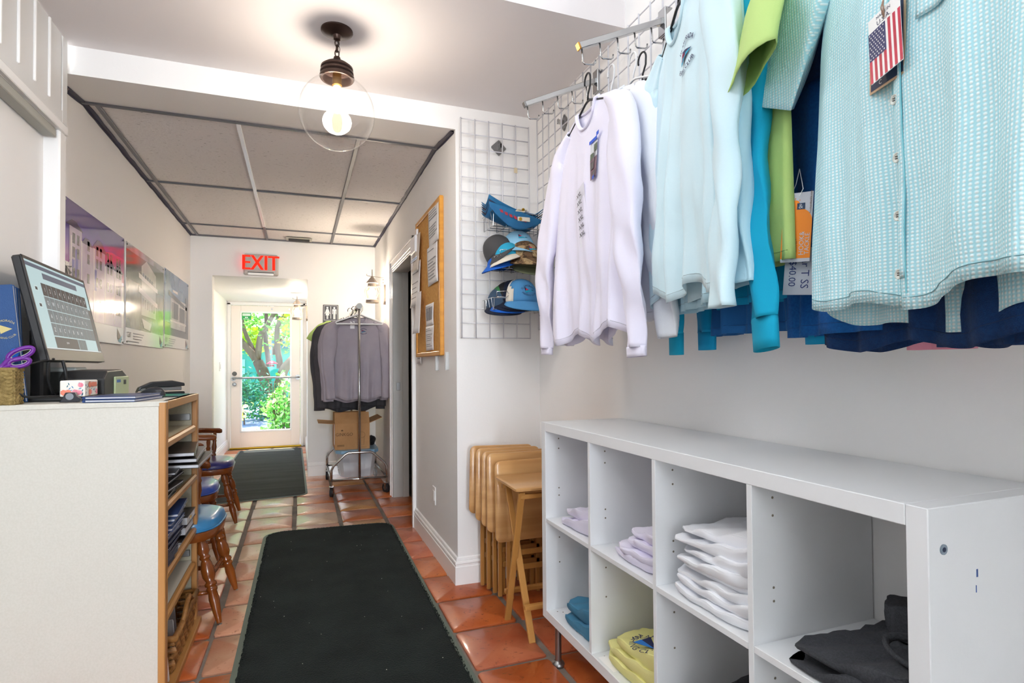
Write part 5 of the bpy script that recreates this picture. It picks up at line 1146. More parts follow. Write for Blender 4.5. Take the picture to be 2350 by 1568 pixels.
for k, (yy, m_, s_, lab, lg, rz) in enumerate(shirts):
    xx = xm-(.0 if k < 3 else .035*(k-2))
    t_, fy = garment(lab, m_, (xm-.012*k, yy, zr), R(rz), L=.79, half=.222, sh=.195, long=lg, seed=20+k, sc=s_*.97, slv=1.0, amp=1.1, flutter=.02, hemdip=.02, group='shirts on the corner rack')
    hanger(['white plastic hanger of the front rack shirt', 'white plastic hanger of the second rack shirt', 'black hanger of the third rack shirt', 'white hanger of the first charcoal rack shirt', 'black hanger of the second charcoal rack shirt', 'white hanger of the lime rack shirt'][k], bl_p if k in (2, 4) else wh_p, (xm-.012*k, yy, zr), R(rz), w=.185)
    if k == 0:
        club_logo(t_, fy, .045, -.14, .75)
        MB().add([(-.075, fy(-.075, -.05)-.003, -.045), (-.035, fy(-.035, -.05)-.003, -.045), (-.035, fy(-.035, -.12)-.003, -.115), (-.075, fy(-.075, -.12)-.003, -.115)], [(0, 1, 2, 3)]).build('size_sticker', paper_m, t_)
for k in range(3): hanger(['empty white hanger at the front end of the rack rail', 'second empty white hanger at the front of the rack rail', 'empty black hanger among the white ones at the rack front'][k], [wh_p, wh_p, bl_p][k], (xm+.006*k, 5.455+.022*k, zr+.0), R([2, -6, 9][k]), w=.205, r=.0075)
# plastic bin with blue lid and open carton on top
bn = thing('storage_bin', 'clear plastic storage bin with a light blue lid on the rack deck', 'bin', (.51, 5.85, .155))
def tub(x0, x1, y0, y1, z0, z1, fl):
    n = 24; b = MB()
    def ring(g, z, cx=(x0+x1)/2, cy=(y0+y1)/2):
        o = []
        for k in range(n):
            a = 2*pi*(k+.5)/n; c, s = cos(a), sin(a); q = (abs(c)**6+abs(s)**6)**(-1/6); o.append((cx+c*q*((x1-x0)/2-fl*(1-g)), cy+s*q*((y1-y0)/2-fl*(1-g)), z))
        return o
    return ring, b, n
ring, b, n = tub(.325, .705, 5.52, 6.1, .156, .40, .035)
b.v += ring(0, .156)+ring(.9, .375)+ring(1, .376)+ring(1, .385); b.f += [(j*n+k, j*n+(k+1) % n, (j+1)*n+(k+1) % n, (j+1)*n+k) for j in range(3) for k in range(n)]+[tuple(range(n-1, -1, -1))]; b.mi = [0]*len(b.f)
b.build('tub', mat('clear_plastic', H('dcdce2'), .2, alpha=.42), bn, smooth=False)
ring, b, n = tub(.315, .72, 5.51, 6.11, .38, .41, 0)
b.v += ring(1, .380)+ring(1, .405)+[(x*1, y, .41) for x, y, z in ring(1, 0)]; b.f += [(j*n+k, j*n+(k+1) % n, (j+1)*n+(k+1) % n, (j+1)*n+k) for j in range(2) for k in range(n)]+[tuple(range(2*n, 3*n)), tuple(range(n-1, -1, -1))]; b.mi = [0]*len(b.f)
b.build('lid', mat('lid_blue', H('7fa9c8'), .35), bn)
for k, (a, l_) in enumerate((((.36, .50, 5.6, 5.95, .165, .28), 'crumpled white garment bundle inside the clear bin'), ((.51, .67, 5.58, 5.95, .165, .33), 'white folded packet inside the clear bin'))):
    def blob(u, v, a=a, k=k):
        an = 2*pi*u; c, s = cos(an), sin(an); q = (abs(c)**4+abs(s)**4)**(-.25); e = sin(pi*max(.02, min(.98, v)))**.35
        p = Vector(((a[0]+a[1])/2+c*q*(a[1]-a[0])/2*e, (a[2]+a[3])/2+s*q*(a[3]-a[2])/2*e, a[4]+(a[5]-a[4])*v)); return p+Vector((1, 1, .4))*.012*noise.noise(p*14)
    tag(MB().grid(blob, 24, 12, wrap=True).build('bundle', cloth('bundle_white', 'eef0f2'), smooth=True), l_, 'bundle')
card = mat('cardboard', H('b98d60'), .8, col2=H('ad8053'), ns=9, bump=.08, bs=200)
cx_ = thing('cardboard_carton', 'open brown cardboard carton with GINKGO lettering on top of the bin', 'carton', (.48, 5.75, .411))
x0, x1, y0, y1, z0, z1 = .315, .635, 5.60, 5.98, .411, .655
for a in ((x0, x1, y0, y0+.005), (x0, x1, y1-.005, y1), (x0, x0+.005, y0+.005, y1-.005), (x1-.005, x1, y0+.005, y1-.005)): MB().bx(*a, z0+.004, z1).build('side', card, cx_)
MB().bx(x0, x1, y0, y1, z0, z0+.004).build('bottom', card, cx_)
def flap(p, ax, w, l, ang):
    M = Matrix.Translation(p) @ Matrix.Rotation(ax, 4, 'Z') @ Matrix.Rotation(ang, 4, 'X'); return MB().bx(0, w, 0, .004, 0, l, M=M).build('flap', card, cx_)
flap((x0, y0+.004, z1), 0, x1-x0, .13, R(-38)); flap((x1, y1-.004, z1), pi, x1-x0, .10, R(-20))
flap((x0, y1, z1), -pi/2, y1-y0, .15, R(-96) if 0 else R(84)); flap((x1, y0, z1), pi/2, y1-y0, .13, R(68))
b = MB(); ck = lambda x, y: (x0+.02+x, y0-.0008, .535+y); txt(b, 'GINKGO', .042, lambda x, y: (x0+.085+x, y0-.0008, .555+y), sx=.95)
b.prism([(-.012, 0), (0, .012), (.012, 0), (0, -.004)], .001, Matrix.Translation((x0+.065, y0, .59)) @ Matrix.Rotation(R(90), 4, 'X'))
for k in range(3): b.bx(x0+.02, x0+.085, y0-.0008, y0-.0004, .442+k*.006, .445+k*.006)
b.tube([(x1-.075+.032*cos(a), y0-.0006, .545+.028*sin(a)) for a in [2*pi*k/20 for k in range(20)]], .0012, 4, closed=True)
b.tube([(x1-.10, y0-.0006, .53), (x1-.095, y0-.0006, .45), (x1-.055, y0-.0006, .45), (x1-.05, y0-.0006, .53)], .0012, 4); b.bx(x1-.085, x1-.03, y0-.0008, y0-.0004, .425, .427)
b.build('printing', mat('carton_ink', H('5a4028'), .8), cx_)['kind'] = 'stuff'
MB().bx(x0-.0008, x0+.001, 5.66, 5.74, .45, .65).build('shipping_label', paper_m, cx_)
bb_ = thing('black_cloth_bundle', 'black cloth poking up behind the carton on the blue lid', 'cloth', (.68, 5.8, .411))
def bl2(u, v): an = 2*pi*u; p = Vector((.672+.035*cos(an)*sin(pi*v)**.5, 5.8+.12*sin(an)*sin(pi*v)**.5, .411+.10*v)); return p+Vector((1, 1, .5))*.02*noise.noise(p*20)
MB().grid(bl2, 18, 10, wrap=True).build('cloth', cloth('blk', '1c1d20'), bb_, smooth=True)
# ================================================================ CUBE SHELF
shm = mat('shelf_laminate', H('e4e6e8'), .38, spec=.45, bump=.03, bs=200)
cs = thing('cube_shelf', 'low white eight-cube shelving unit on metal feet along the right wall', 'shelving unit', (1.115, 1.37, 0))
sx0, sx1, sy0, sy1, sz0, sz1 = .93, XR-.005, .612, 2.14, .178, .968
MB().rbx(sx0, sx1, sy1-.038, sy1, sz0, sz1, .0015).build('end_panel', shm, cs); MB().rbx(sx0, sx1, sy0, sy0+.036, sz0, sz1, .0015).build('end_panel', shm, cs)
MB().rbx(sx0, sx1, sy0+.0365, sy1-.0385, sz1-.036, sz1, .0015).build('top_panel', shm, cs); MB().rbx(sx0, sx1, sy0+.0365, sy1-.0385, sz0, sz0+.036, .0015).build('bottom_panel', shm, cs)
dy = [1.737, 1.357, .995]; dt = .016
for y in dy: MB().rbx(sx0+.001, sx1, y-dt/2, y+dt/2, sz0+.036, sz1-.036, .001).build('divider', shm, cs)
edges = [sy1-.038]+[q for y in dy for q in (y+dt/2, y-dt/2)]+[sy0+.036]
cells = [(edges[2*i+1], edges[2*i]) for i in range(4)]
for (a, c) in cells: MB().rbx(sx0+.001, sx1, a+.0005, c-.0005, .566, .582, .001).build('middle_shelf', shm, cs)
for y, x in ((sy1-.06, sx0+.04), (sy0+.06, sx0+.04), (sy1-.06, sx1-.05), (sy0+.06, sx1-.05)):
    MB().cyl((x, y, .012), (x, y, sz0), .013, n=18).lathe([(.0135, .02), (.022, .014), (.026, .006), (.026, 0), (0, 0)], (x, y, 0), 20).lathe([(.0135, .15), (.015, .152), (.015, .156), (.0135, .158)], (x, y, 0), 18).build('foot', steel, cs, auto=40)
b = MB()
for i, (a, c) in enumerate(cells):
    for z in (.90, .86, .70, .67, .50, .40): b.cyl((sx0+.06, c+.001, z), (sx0+.06, c-.0006, z), .003, n=8)
    for q in (.06, .09): b.cyl((sx0+q*.6, c-.03*q*30*.5, sz0+.035), (sx0+q*.6, c-.03*q*30*.5, sz0+.0366), .0028, n=8)
b.build('peg_holes', mat('hole_dark', H('7a7264'), .7), cs)
MB().cyl((sx0+.035, sy0-.0015, .90), (sx0+.035, sy0+.001, .90), .0085, n=18).build('cam_cap', mat('cam_grey', H('7f8f9c'), .4), cs)
MB().cyl((sx0+.035, sy0-.002, .90), (sx0+.035, sy0-.0015, .90), .004, n=10).build('cam_screw', mat('cam_dark', H('1a2a4a'), .5), cs)
b = MB(); b.rbx(1.045, 1.049, sy0-.0006, sy0+.001, .845, .858, .0004).rbx(1.043, 1.045, sy0-.0006, sy0+.001, .82, .832, .0004); b.build('pen_mark', mat('pen_mark', H('3a5a9a'), .6), cs)

# folded garments: rounded, layered, lumpy
def folded(label, m, x0, x1, y0, y1, z0, h, seed, layers=2, lean=0, group=None, cat='folded shirt', jag=.012):
    rr = random.Random(seed); t = thing('folded_shirt', label, cat, ((x0+x1)/2, (y0+y1)/2, z0), group=group); th = h/layers
    for L_ in range(layers):
        zz = z0+L_*th; sx_, sy_ = rr.uniform(-.008, .008), rr.uniform(-.010, .010); cx, cy = (x0+x1)/2+sx_, (y0+y1)/2+sy_; hx, hy = (x1-x0)/2-.006*L_, (y1-y0)/2-.005*L_
        def fn(u, v, L_=L_, zz=zz, cx=cx, cy=cy, hx=hx, hy=hy):
            a = 2*pi*u; c, s = cos(a), sin(a); q = (abs(c)**5+abs(s)**5)**(-.2); w = v*2-1
            if v < .5: e = sqrt(max(0, 1-(1-2*v)**2))*.12+.88 if v > .02 else .3
            else: e = (1-(2*v-1)**3)*.9+.1 if v > .62 else .995
            e = max(.001, e) if v < .985 else .001
            x, y = cx+c*q*hx*e, cy+s*q*hy*e; pz = zz+th*min(1, v*1.7)*(.82+.18*e)
            n1 = noise.noise(Vector((x*16, y*16, seed+L_*3.1))); n2 = noise.noise(Vector((x*45, y*38, seed*2+L_)))
            k = min(1, v*2)
            rp = .35+.65*(1-abs(2*v-1))
            return (x+c*jag*(n1+.5*n2)*rp, y+s*jag*(n1*.8+.6*n2)*rp, max(z0+.0006, pz+(.010*n1+.004*n2+.004*sin(y*60+x*30+seed+L_))*k*min(1, h/.03)+lean*(y-cy)*k))
        MB().grid(fn, 56, 22, wrap=True).build('folded_layer', m, t, smooth=True)
    return t
W1 = cloth('white_lilac', 'e6e2f2', 'dfdbee', ns=5); W2 = cloth('white_cool', 'eef0f4', 'e8eaf0', ns=5); CH = cloth('charcoal', '484a4f', '3a3c41', ns=240, bump=.4); TE = cloth('teal_blue', '4a86a8', '447f9f', ns=8); YE = cloth('pale_yellow', 'e6e29a', 'e0db90', ns=8)
(c0a, c0b), (c1a, c1b), (c2a, c2b), (c3a, c3b) = cells
zt_, zb_ = .583, .2145
folded('white shirt folded alone in the top cube farthest from the camera', W1, .955, 1.24, 1.765, 2.045, zt_, .075, 1, 2, lean=-.22)
folded('lower crumpled white shirt in the second top cube', W1, .945, 1.22, 1.375, 1.63, zt_, .05, 2, 2, lean=-.06, jag=.02)
folded('upper crumpled lilac-white shirt in the second top cube', W1, .965, 1.22, 1.375, 1.565, zt_+.052, .055, 3, 2, lean=-.12, jag=.02)
zz = zt_
for k, (ya, yb, h, lb) in enumerate(((1.005, 1.315, .05, 'bottom white shirt of the tall folded stack in the third top cube'), (1.005, 1.325, .045, 'white shirt second from the bottom of the tall folded stack'), (1.005, 1.30, .05, 'white shirt second from the top of the tall folded stack'), (1.005, 1.312, .055, 'topmost white shirt of the tall folded stack in the third top cube'))):
    folded(lb, W2, .94+.012*(k % 2), 1.24, ya, yb, zz, h, 10+k, 2, lean=-.03-.05*k, group='white shirts in the third top cube', jag=.016); zz += h*.97
folded('dark charcoal shirt spread in the top cube nearest the camera', CH, .94, 1.28, .652, .93, zt_, .055, 21, 2, lean=-.20, jag=.008)
folded('second charcoal shirt heaped behind in the nearest top cube', CH, 1.12, 1.29, .655, .86, zt_+.05, .09, 22, 1, lean=-.25, jag=.02)
b = [o for o in COL.objects if o.get('label') == 'dark charcoal shirt spread in the top cube nearest the camera'][0]
MB().tube([(1.06+.055*cos(a), .70+.07*sin(a), .665+.01*sin(a)-.0*a) for a in [pi*.2+pi*1.2*k/18 for k in range(19)]], .008, 6, flat=.6).build('neckband', CH, b, smooth=True)
folded('teal-blue shirt folded alone in the farthest bottom cube', TE, .955, 1.24, 1.77, 2.02, zb_, .085, 31, 2, lean=-.18)
zz = zb_
for k, (h, yb, lb) in enumerate(((.04, 1.69, 'lowest pale yellow shirt in the second bottom cube'), (.042, 1.70, 'middle pale yellow shirt in the second bottom cube'), (.045, 1.655, 'topmost pale yellow shirt with club emblem in the second bottom cube'))):
    ty = folded(lb, YE, .95, 1.24, 1.375, yb, zz, h, 40+k, 1, lean=-.08-.06*k, group='pale yellow shirts in the second bottom cube', jag=.010); zz += h*.95
# emblem lying on the top yellow shirt
b = MB()
def yl(x, y): # x along -Y , y up the slope toward +X
    return (.985+y*1.25, 1.475-x, zz+.020+.06*(x)+y*.12)
txt(b, 'ISLAMORADA', .026, arc_fn(lambda x, y: yl(x, y+.035), .055)); txt(b, 'FISHING CLUB', .026, arc_fn(lambda x, y: yl(x, y-.035), .06, -1))
for pts, mi in (([(-.03, .025), (-.03, -.025), (.045, 0)], 0), ([(-.03, -.002), (-.03, -.025), (.043, -.002)], 1)): b.add([Vector(yl(*p))+Vector((0, 0, .001*(mi+1))) for p in pts], [(0, 1, 2)], mi)
b.build('embroidered_emblem', [navy_ink, mat('thread_blue', H('2a7ad0'), .6), red_ink], ty)
tg = tag(MB().rbx(.94, .985, 1.60, 1.70, zb_, zb_+.0012, .0004).build('paper_card', paper_m), 'small white card lying under the yellow shirts', 'card')
folded('dark grey shirt with an orange inner label in the third bottom cube', CH, .95, 1.25, 1.01, 1.29, zb_, .13, 51, 3, lean=-.25, jag=.014)
gl_ = [o for o in COL.objects if str(o.get('label', '')).startswith('dark grey shirt with an orange')][0]
MB().tube([(1.0+.05*cos(a), 1.06+.055*sin(a), zb_+.165-.01*sin(a)) for a in [pi*.1+pi*1.5*k/20 for k in range(21)]], .008, 6, flat=.6).build('neckband', CH, gl_, smooth=True)
MB().tube([(1.02, 1.03, zb_+.172), (1.01, 1.045, zb_+.174), (1.0, 1.07, zb_+.17)], .004, 5).build('orange_tape', mat('tape_orange', H('d87a3a'), .5), gl_)
folded('black shirt with printed label in the nearest bottom cube', CH, .95, 1.26, .66, .95, zb_, .12, 52, 2, lean=-.2)

# ================================================================ FOLDING TRAY TABLES
beech = mat('tray_beech', H('cfa068'), .38, col2=H('b98850'), ns=4, nd=6, stretch=(.25, 1, 4), coat=.3); beech2 = mat('tray_leg', H('c08a48'), .4, col2=H('a9753a'), ns=5, stretch=(1, 1, .2), coat=.2)
def rrect(w, h, r, n=6): return [(sx*(w/2-r)+r*cos(a), sy*(h/2-r)+r*sin(a)) for sx, sy, a0 in ((1, 1, 0), (-1, 1, pi/2), (-1, -1, pi), (1, -1, 3*pi/2)) for a in [a0+pi/2*k/n for k in range(n+1)]]
def tray_top(mb, w, h, th, r, M):
    o = rrect(w, h, r); i_ = rrect(w-.012, h-.012, r-.004); n = len(o)
    vs = [(x, y, .004) for x, y in o]+[(x, y, th-.004) for x, y in o]+[(x, y, th) for x, y in i_]+[(x, y, 0) for x, y in i_]
    mb.add(vs, [(k, (k+1) % n, n+(k+1) % n, n+k) for k in range(n)]+[(n+k, n+(k+1) % n, 2*n+(k+1) % n, 2*n+k) for k in range(n)]+[tuple(range(2*n, 3*n))]+[(3*n+(k+1) % n, 3*n+k, k, (k+1) % n)[::-1] for k in range(n)]+[tuple(range(4*n-1, 3*n-1, -1))], 0, M)
folds = [(.852, 2.935, .765, .405, 'rearmost folded beech tray table leaning at the alcove wall'), (.868, 2.875, .760, .380, 'folded beech tray table, second from the wall'), (.882, 2.815, .752, .365, 'folded beech tray table, third from the wall'), (.892, 2.76, .750, .350, 'folded beech tray table, fourth from the wall'), (.912, 2.69, .722, .318, 'front folded beech tray table with knotty top behind the open one')]
for k, (xa, y, zt, zb, lab) in enumerate(folds):
    t = thing('folded_tray_table', lab, 'tray table', (xa+.24, y, 0), group='folded tray tables by the alcove wall')
    w = .36; hgt = zt-zb; M = Matrix.Translation((xa+w/2, y, (zt+zb)/2)) @ Matrix.Rotation(R(90), 4, 'X') @ Matrix.Rotation(R(-1.5+k*.5), 4, 'Z')
    b = MB(); tray_top(b, w, hgt, .017, .03, M); b.build('top', beech, t, auto=50)
    for dx in (.065, w-.085):
        for j, dy_ in ((0, .006), (1, .022)):
            xx = xa+dx+j*.023; bz = 0.012
            MB().rbx(xx, xx+.02, y+dy_-.002, y+dy_+.014, bz, zb+.30 if j == 0 else zb+.32, .002).build('leg', beech2, t)
    for zz_ in (.16, .235): MB().rbx(xa+.09, xa+w-.06, y+.004, y+.016, zz_, zz_+.028, .003).build('crossbar', beech2, t)
# open tray in front
t = thing('open_tray_table', 'open beech tray table with crossed legs next to the white shelf', 'tray table', (1.0, 2.45, 0))
b = MB(); tray_top(b, .40, .32, .017, .018, Matrix.Translation((1.085, 2.455, .646)) @ Matrix.Rotation(R(-2), 4, 'Z')); b.build('top', beech, t, auto=50)
def legbar(p0, p1, w=.030, th=.016):
    p0, p1 = Vector(p0), Vector(p1); d_ = (p1-p0); L_ = d_.length; q = d_.to_track_quat('Z', 'X').to_matrix().to_4x4(); M = Matrix.Translation(p0) @ q
    ax = M.to_3x3() @ Vector((1, 0, 0)); 
    return MB().rbx(-th/2, th/2, -w/2, w/2, 0, L_, .003, M=M)
for x in (.915, 1.225):
    legbar((x, 2.52, .004), (x-.0, 2.325, .640)).build('leg', beech2, t); legbar((x+.022, 2.27, .004), (x+.022, 2.575, .640)).build('leg', beech2, t)
    MB().cyl((x-.012, 2.423, .325), (x+.035, 2.423, .325), .005, n=10).build('pivot_bolt', steel, t)
for y, z in ((2.54, .12), (2.29, .14), (2.33, .61), (2.57, .61)): MB().rbx(.91, 1.24, y-.012, y+.012, z, z+.022, .003).build('crossbar', beech2, t)

# ================================================================ WIRE GRIDS
def grid_panel(label, org, du, nu, nv, sp, off, top, vname='wire_grid'):
    # org: lower start; du: horizontal unit direction; off: direction to the viewer
    t = thing(vname, label, 'wire grid', org); o = Vector(org); du = Vector(du); w = sp*(nu-1); h = sp*(nv-1)
    vm = me_of(MB().tube([(0, 0, -.004), (0, 0, h+.004)], .0035, 7), 'wire', wire_white, smooth=True)
    a, c = Vector((0, 0, 0)), du*w; hm = me_of(MB().tube([a-du*.004, c+du*.004], .0030, 7), 'wire', wire_white, smooth=True)
    for k in range(nu): place(vm, 'wire', t, Matrix.Translation(du*sp*k))
    for k in range(nv): place(hm, 'wire', t, Matrix.Translation(Vector((0, 0, sp*k))-Vector(off)*.0045))
    return t
sp = .0803
grid_panel('white wire display grid on the alcove wall holding the cap baskets', (.828, 2.975, 1.352), (1, 0, 0), 6, 16, sp, (0, -1, 0), 2.56)
g2 = grid_panel('long white wire display grid on the right wall holding the clothes arms', (1.262, 2.93, 1.40), (0, -1, 0), 31, 16, sp*.985, (-1, 0, 0), 2.58)
# stand-off brackets
def diamond(label, c, n_, s=.045):
    t = thing('grid_bracket', label, 'bracket', c, group=None); N_ = Vector(n_)
    M = Matrix.Translation(c) @ N_.to_track_quat('Z', 'Y').to_matrix().to_4x4()
    MB().prism([(s, 0), (s*.9, .006), (.006, s*.9), (0, s), (-.006, s*.9), (-s, .004), (-s, -.004), (-.006, -s*.9), (0, -s), (.006, -s*.9), (s*.9, -.006)], .003, M).build('plate', steel, t)
    b = MB()
    for a in range(4): b.cyl(M @ Vector((cos(a*pi/2)*s*.75, sin(a*pi/2)*s*.75, .003)), M @ Vector((cos(a*pi/2)*s*.75, sin(a*pi/2)*s*.75, .006)), .005, n=10)
    b.build('screw', steel, t)
    MB().rbx(-.004, .004, -.012, .012, .002, .042, .001, M=M).rbx(-.004, .012, -.012, .012, .038, .042, .001, M=M).build('clip_arm', chrome, t)
diamond('steel diamond bracket fixing the alcove wire grid to the wall', (1.062, YA-.002, 2.435), (0, -1, 0))
diamond('steel bracket at the far top of the right wall grid', (XR-.002, 2.66, 2.47), (-1, 0, 0))
diamond('steel bracket on the right wall grid near the third arm', (XR-.002, 1.45, 2.48), (-1, 0, 0))
tag(MB().rbx(1.135, 1.155, 2.965, 2.968, 2.285, 2.315, .0008).build('tape_scrap', mat('masking_tape', H('d8c8a8'), .6)), 'small tan scrap of tape stuck on the alcove grid', 'tape')

# baskets on the grid
def wire_basket(label, x0, x1, y0, y1, z0, z1, loops=True):
    t = thing('wire_basket', label, 'wire basket', ((x0+x1)/2, (y0+y1)/2, z0)); r = .0022
    MB().tube([(x0, y1, z1), (x0, y0, z1), (x1, y0, z1), (x1, y1, z1)], r, 6).build('rim_wire', chrome, t); MB().tube([(x0+.01, y1, z0), (x0+.01, y0+.01, z0), (x1-.01, y0+.01, z0), (x1-.01, y1, z0)], r, 6).build('base_wire', chrome, t)
    b = MB()
    for k in range(5): x = x0+.01+(x1-x0-.02)*k/4; b.tube([(x, y0, z1), (x, y0+.01, z0), (x, y1, z0), (x, y1, z1)], r*.8, 5)
    for k in range(3): y = y0+.02+(y1-y0-.02)*k/3; b.tube([(x0, y, z1), (x0+.01, y, z0), (x1-.01, y, z0), (x1, y, z1)], r*.8, 5)
    b.build('cross_wires', chrome, t)
    b = MB(); zm = z1
    for xa in (x0+.02, x1-.09): b.tube([(xa, y0-.012, zm+.0), (xa, y0-.014, zm+.03), (xa+.055, y0-.014, zm+.035), (xa+.07, y0-.014, zm+.018), (xa+.055, y0-.014, zm+.003), (xa, y0-.013, zm+.002)], r, 6)
    if loops: b.build('front_loop', chrome, t, smooth=True)
    return t
wire_basket('chrome wire basket holding folded pennants, topmost on the alcove grid', .945, 1.26, 2.80, 2.965, 1.935, 2.01, False)
wire_basket('middle chrome wire basket with a jumble of caps on the alcove grid', .965, 1.26, 2.80, 2.965, 1.715, 1.775)
wire_basket('lowest chrome wire basket with the nested blue caps on the alcove grid', .945, 1.26, 2.80, 2.965, 1.495, 1.555)
# pennants
pb_ = mat('pennant_blue', H('1f6f9f'), .7, col2=H('1c5f90'), ns=9); pn_ = mat('pennant_navy', H('20304f'), .7); pr_ = mat('pennant_red', H('b03040'), .6); cv = mat('canvas_header', H('dcd6c6'), .8, bump=.2, bs=200)
for k in range(6):
    t = thing('folded_pennant', 'blue pennant with canvas header folded in the top basket, %s' % ORD[k], 'pennant', (1.1, 2.88, 1.94+.01*k), group='folded pennants in the top basket')
    def pf(u, v, k=k):
        x = .93+.33*u; a = .085*(1-u)**1.6; z = 1.945+k*.012+(1-u)**2*.085+.012*abs(u-.5)+(u > .8)*(u-.8)*.25; return (x+.0*v, 2.80+.13*v-.0*a, z-.035*sin(pi*v)*(1-u)-.006*v)
    MB().grid(pf, 20, 8, 0).build('cloth', [pb_, pn_, pb_, pn_, pb_, pb_][k], t, smooth=True, solid=.003)
    MB().rbx(1.02+.012*k, 1.075+.012*k, 2.785-.003*k, 2.80, 1.975+.009*k, 1.982+.009*k, .002).build('canvas_header', cv, t)
    if k in (1, 5): MB().cyl((1.05+.012*k, 2.783-.003*k, 1.9765+.009*k), (1.05+.012*k, 2.786-.003*k, 1.9805+.009*k), .008, n=14).build('grommet', mat('brass_grommet', H('c8a03c'), .3, .9), t)
t = thing('pennant', 'blue pennant with red lettering drooping over the front of the top basket', 'pennant', (1.02, 2.79, 1.93))
def pd(u, v): x = .925+.30*u; return (x, 2.788-.012*sin(3*u+v), 2.055-.075*u-(.03+.07*sin(pi*min(1, u*1.1))**1.0)*v*(1 if u < .93 else .6))
MB().grid(pd, 26, 10).build('cloth', pb_, t, smooth=True, solid=.003)
b = MB()
for k in range(6):
    u = .18+.085*k; p = Vector(pd(u, .35)); b.add([p+Vector((0, -.004, 0)), p+Vector((.018, -.004, -.004)), p+Vector((.022, -.004, -.020)), p+Vector((.006, -.004, -.016))], [(0, 1, 2, 3)])
b.build('red_lettering', pr_, t)
MB().rbx(1.08, 1.15, 2.772, 2.778, 1.962, 1.985, .002).build('canvas_header', cv, t); MB().cyl((1.095, 2.770, 1.973), (1.095, 2.773, 1.973), .009, n=14).build('grommet', mat('brass_grommet', H('c8a03c')), t)

# caps
def cap(label, cm, bm, loc, rot, logo=0, back=None, sc=1., squash=1.):
    t = thing('baseball_cap', label, 'cap', (0, 0, 0))
    # local: faces -Y ; crown centre origin at base
    def cr(u, v):
        a = 2*pi*u; e = v*pi/2*.985; r_ = .088*cos(e)**.75; z = .115*sin(e)*(1-.06*sin(a)*cos(e)); rib = 1+.012*abs(sin(3*a))
        return (r_*cos(a)*rib*.98*sc, r_*sin(a)*1.08*rib*sc, z*sc*squash)
    nf = 36
    fr = MB(); bk_ = MB()
    full = MB().grid(cr, nf, 12, wrap=True)
    for f in full.f:
        c = sum((Vector(full.v[i]) for i in f), Vector())/len(f); (fr if (c.y < -.02*sc and abs(c.x) < .062*sc) else bk_).f.append(f)
    fr.v = list(full.v); bk_.v = list(full.v); fr.mi = [0]*len(fr.f); bk_.mi = [0]*len(bk_.f)
    if back: fr.build('front_panel', cm, t, smooth=True, solid=.002); bk_.build('crown', back, t, smooth=True, solid=.002)
    else: full.build('crown', cm, t, smooth=True, solid=.002)
    def br(u, v):
        a = pi+pi*(.08+.84*u); w_ = sin(pi*(.08+.84*u))**.8; d_ = .086+.045*v*w_; return (d_*cos(a)*.98*sc, (d_*sin(a)*1.06)*sc, (.006-.050*v*w_)*sc)
    MB().grid(br, 22, 7).build('brim', bm, t, smooth=True, solid=.004)
    MB().lathe([(0, .119*squash), (.006, .117*squash), (.008, .113*squash)], (0, 0, 0), 10).build('button', cm, t, smooth=True)
    if logo:
        def at(x, y, dx=.003):
            dx += .003; z = .055+y; e = math.asin(min(.98, max(0, z/.115))); r_ = .088*cos(e)**.75; a = math.asin(max(-.95, min(.95, x/r_))); return (x*sc, (-r_*cos(a)*1.08-dx)*sc*1.0, z*sc*squash)
        b = MB(); s = 1.0
        if logo == 1: txt(b, 'ISLAMORADA', .013, arc_fn(lambda x, y: at(x, y+.022), .04)); txt(b, 'FISHING CLUB', .0115, arc_fn(lambda x, y: at(x, y-.024), .05, -1))
        b.add([at(-.020, .013), at(-.020, -.013), at(.03, 0)], [(0, 1, 2)], 0); b.add([at(-.020, -.001, .004), at(-.020, -.013, .004), at(.028, -.001, .004)], [(0, 1, 2)], 1); b.add([at(-.017, .008, .005), at(-.017, -.004, .005), at(-.003, .003, .005)], [(0, 1, 2)], 2)
        b.build('embroidered_emblem', [navy_ink, teal_ink, red_ink], t)
    t.location = loc; t.rotation_euler = [R(a) for a in rot]; return t
cb1, cb2, cn, cg, cw_, cgr = cloth('cap_blue', '4f8fc4', '4a88bc', ns=9), cloth('cap_sky', '8fc4e4', '88bcdc', ns=9), cloth('cap_navy', '1c2438'), cloth('cap_grey', '4a4a4c'), cloth('cap_stone', 'd8d2c6'), cloth('cap_green', '3a7a4a')
camo = mat('camo', H('6a5038'), .8, col2=H('8f7a5a'), ns=22, nd=3, bump=.2, bs=200)
rp = [n for n in camo.node_tree.nodes if n.bl_idname == 'ShaderNodeValToRGB'][0]; rp.color_ramp.interpolation = 'CONSTANT'
for p_, c_ in ((.44, '4a3826'), (.5, '7d6244'), (.56, 'a8906a')): e = rp.color_ramp.elements.new(p_); e.color = (*H(c_), 1)
cr_b = cloth('cap_royal', '1f5fc0')
cap('front blue cap with stone side panels and club emblem in the lowest basket', cb1, cb1, (1.112, 2.84, 1.53), (0, 0, 8), 1, cw_, sc=1.14)
cap('navy cap nested second behind the blue one in the lowest basket', cn, cn, (1.092, 2.875, 1.532), (0, 0, 2), 0, sc=1.12)
cap('black mesh cap nested third in the lowest basket', mat('cloth_black2', H('1a1b1f'), .8), cn, (1.074, 2.895, 1.528), (0, 0, -4), 0, sc=1.1)
cap('green-edged cap nested fourth in the lowest basket', cgr, cr_b, (1.056, 2.905, 1.518), (0, 0, -10), 0, sc=1.06)
cap('slate blue cap at the back left of the lowest basket', cloth('cap_slate', '3a5068'), cn, (1.04, 2.908, 1.505), (0, 0, -14), 0, sc=1.04)
cap('brown camouflage cap with emblem, front of the middle basket', camo, camo, (1.135, 2.84, 1.745), (-8, 0, 12), 2, squash=.95, sc=1.12)
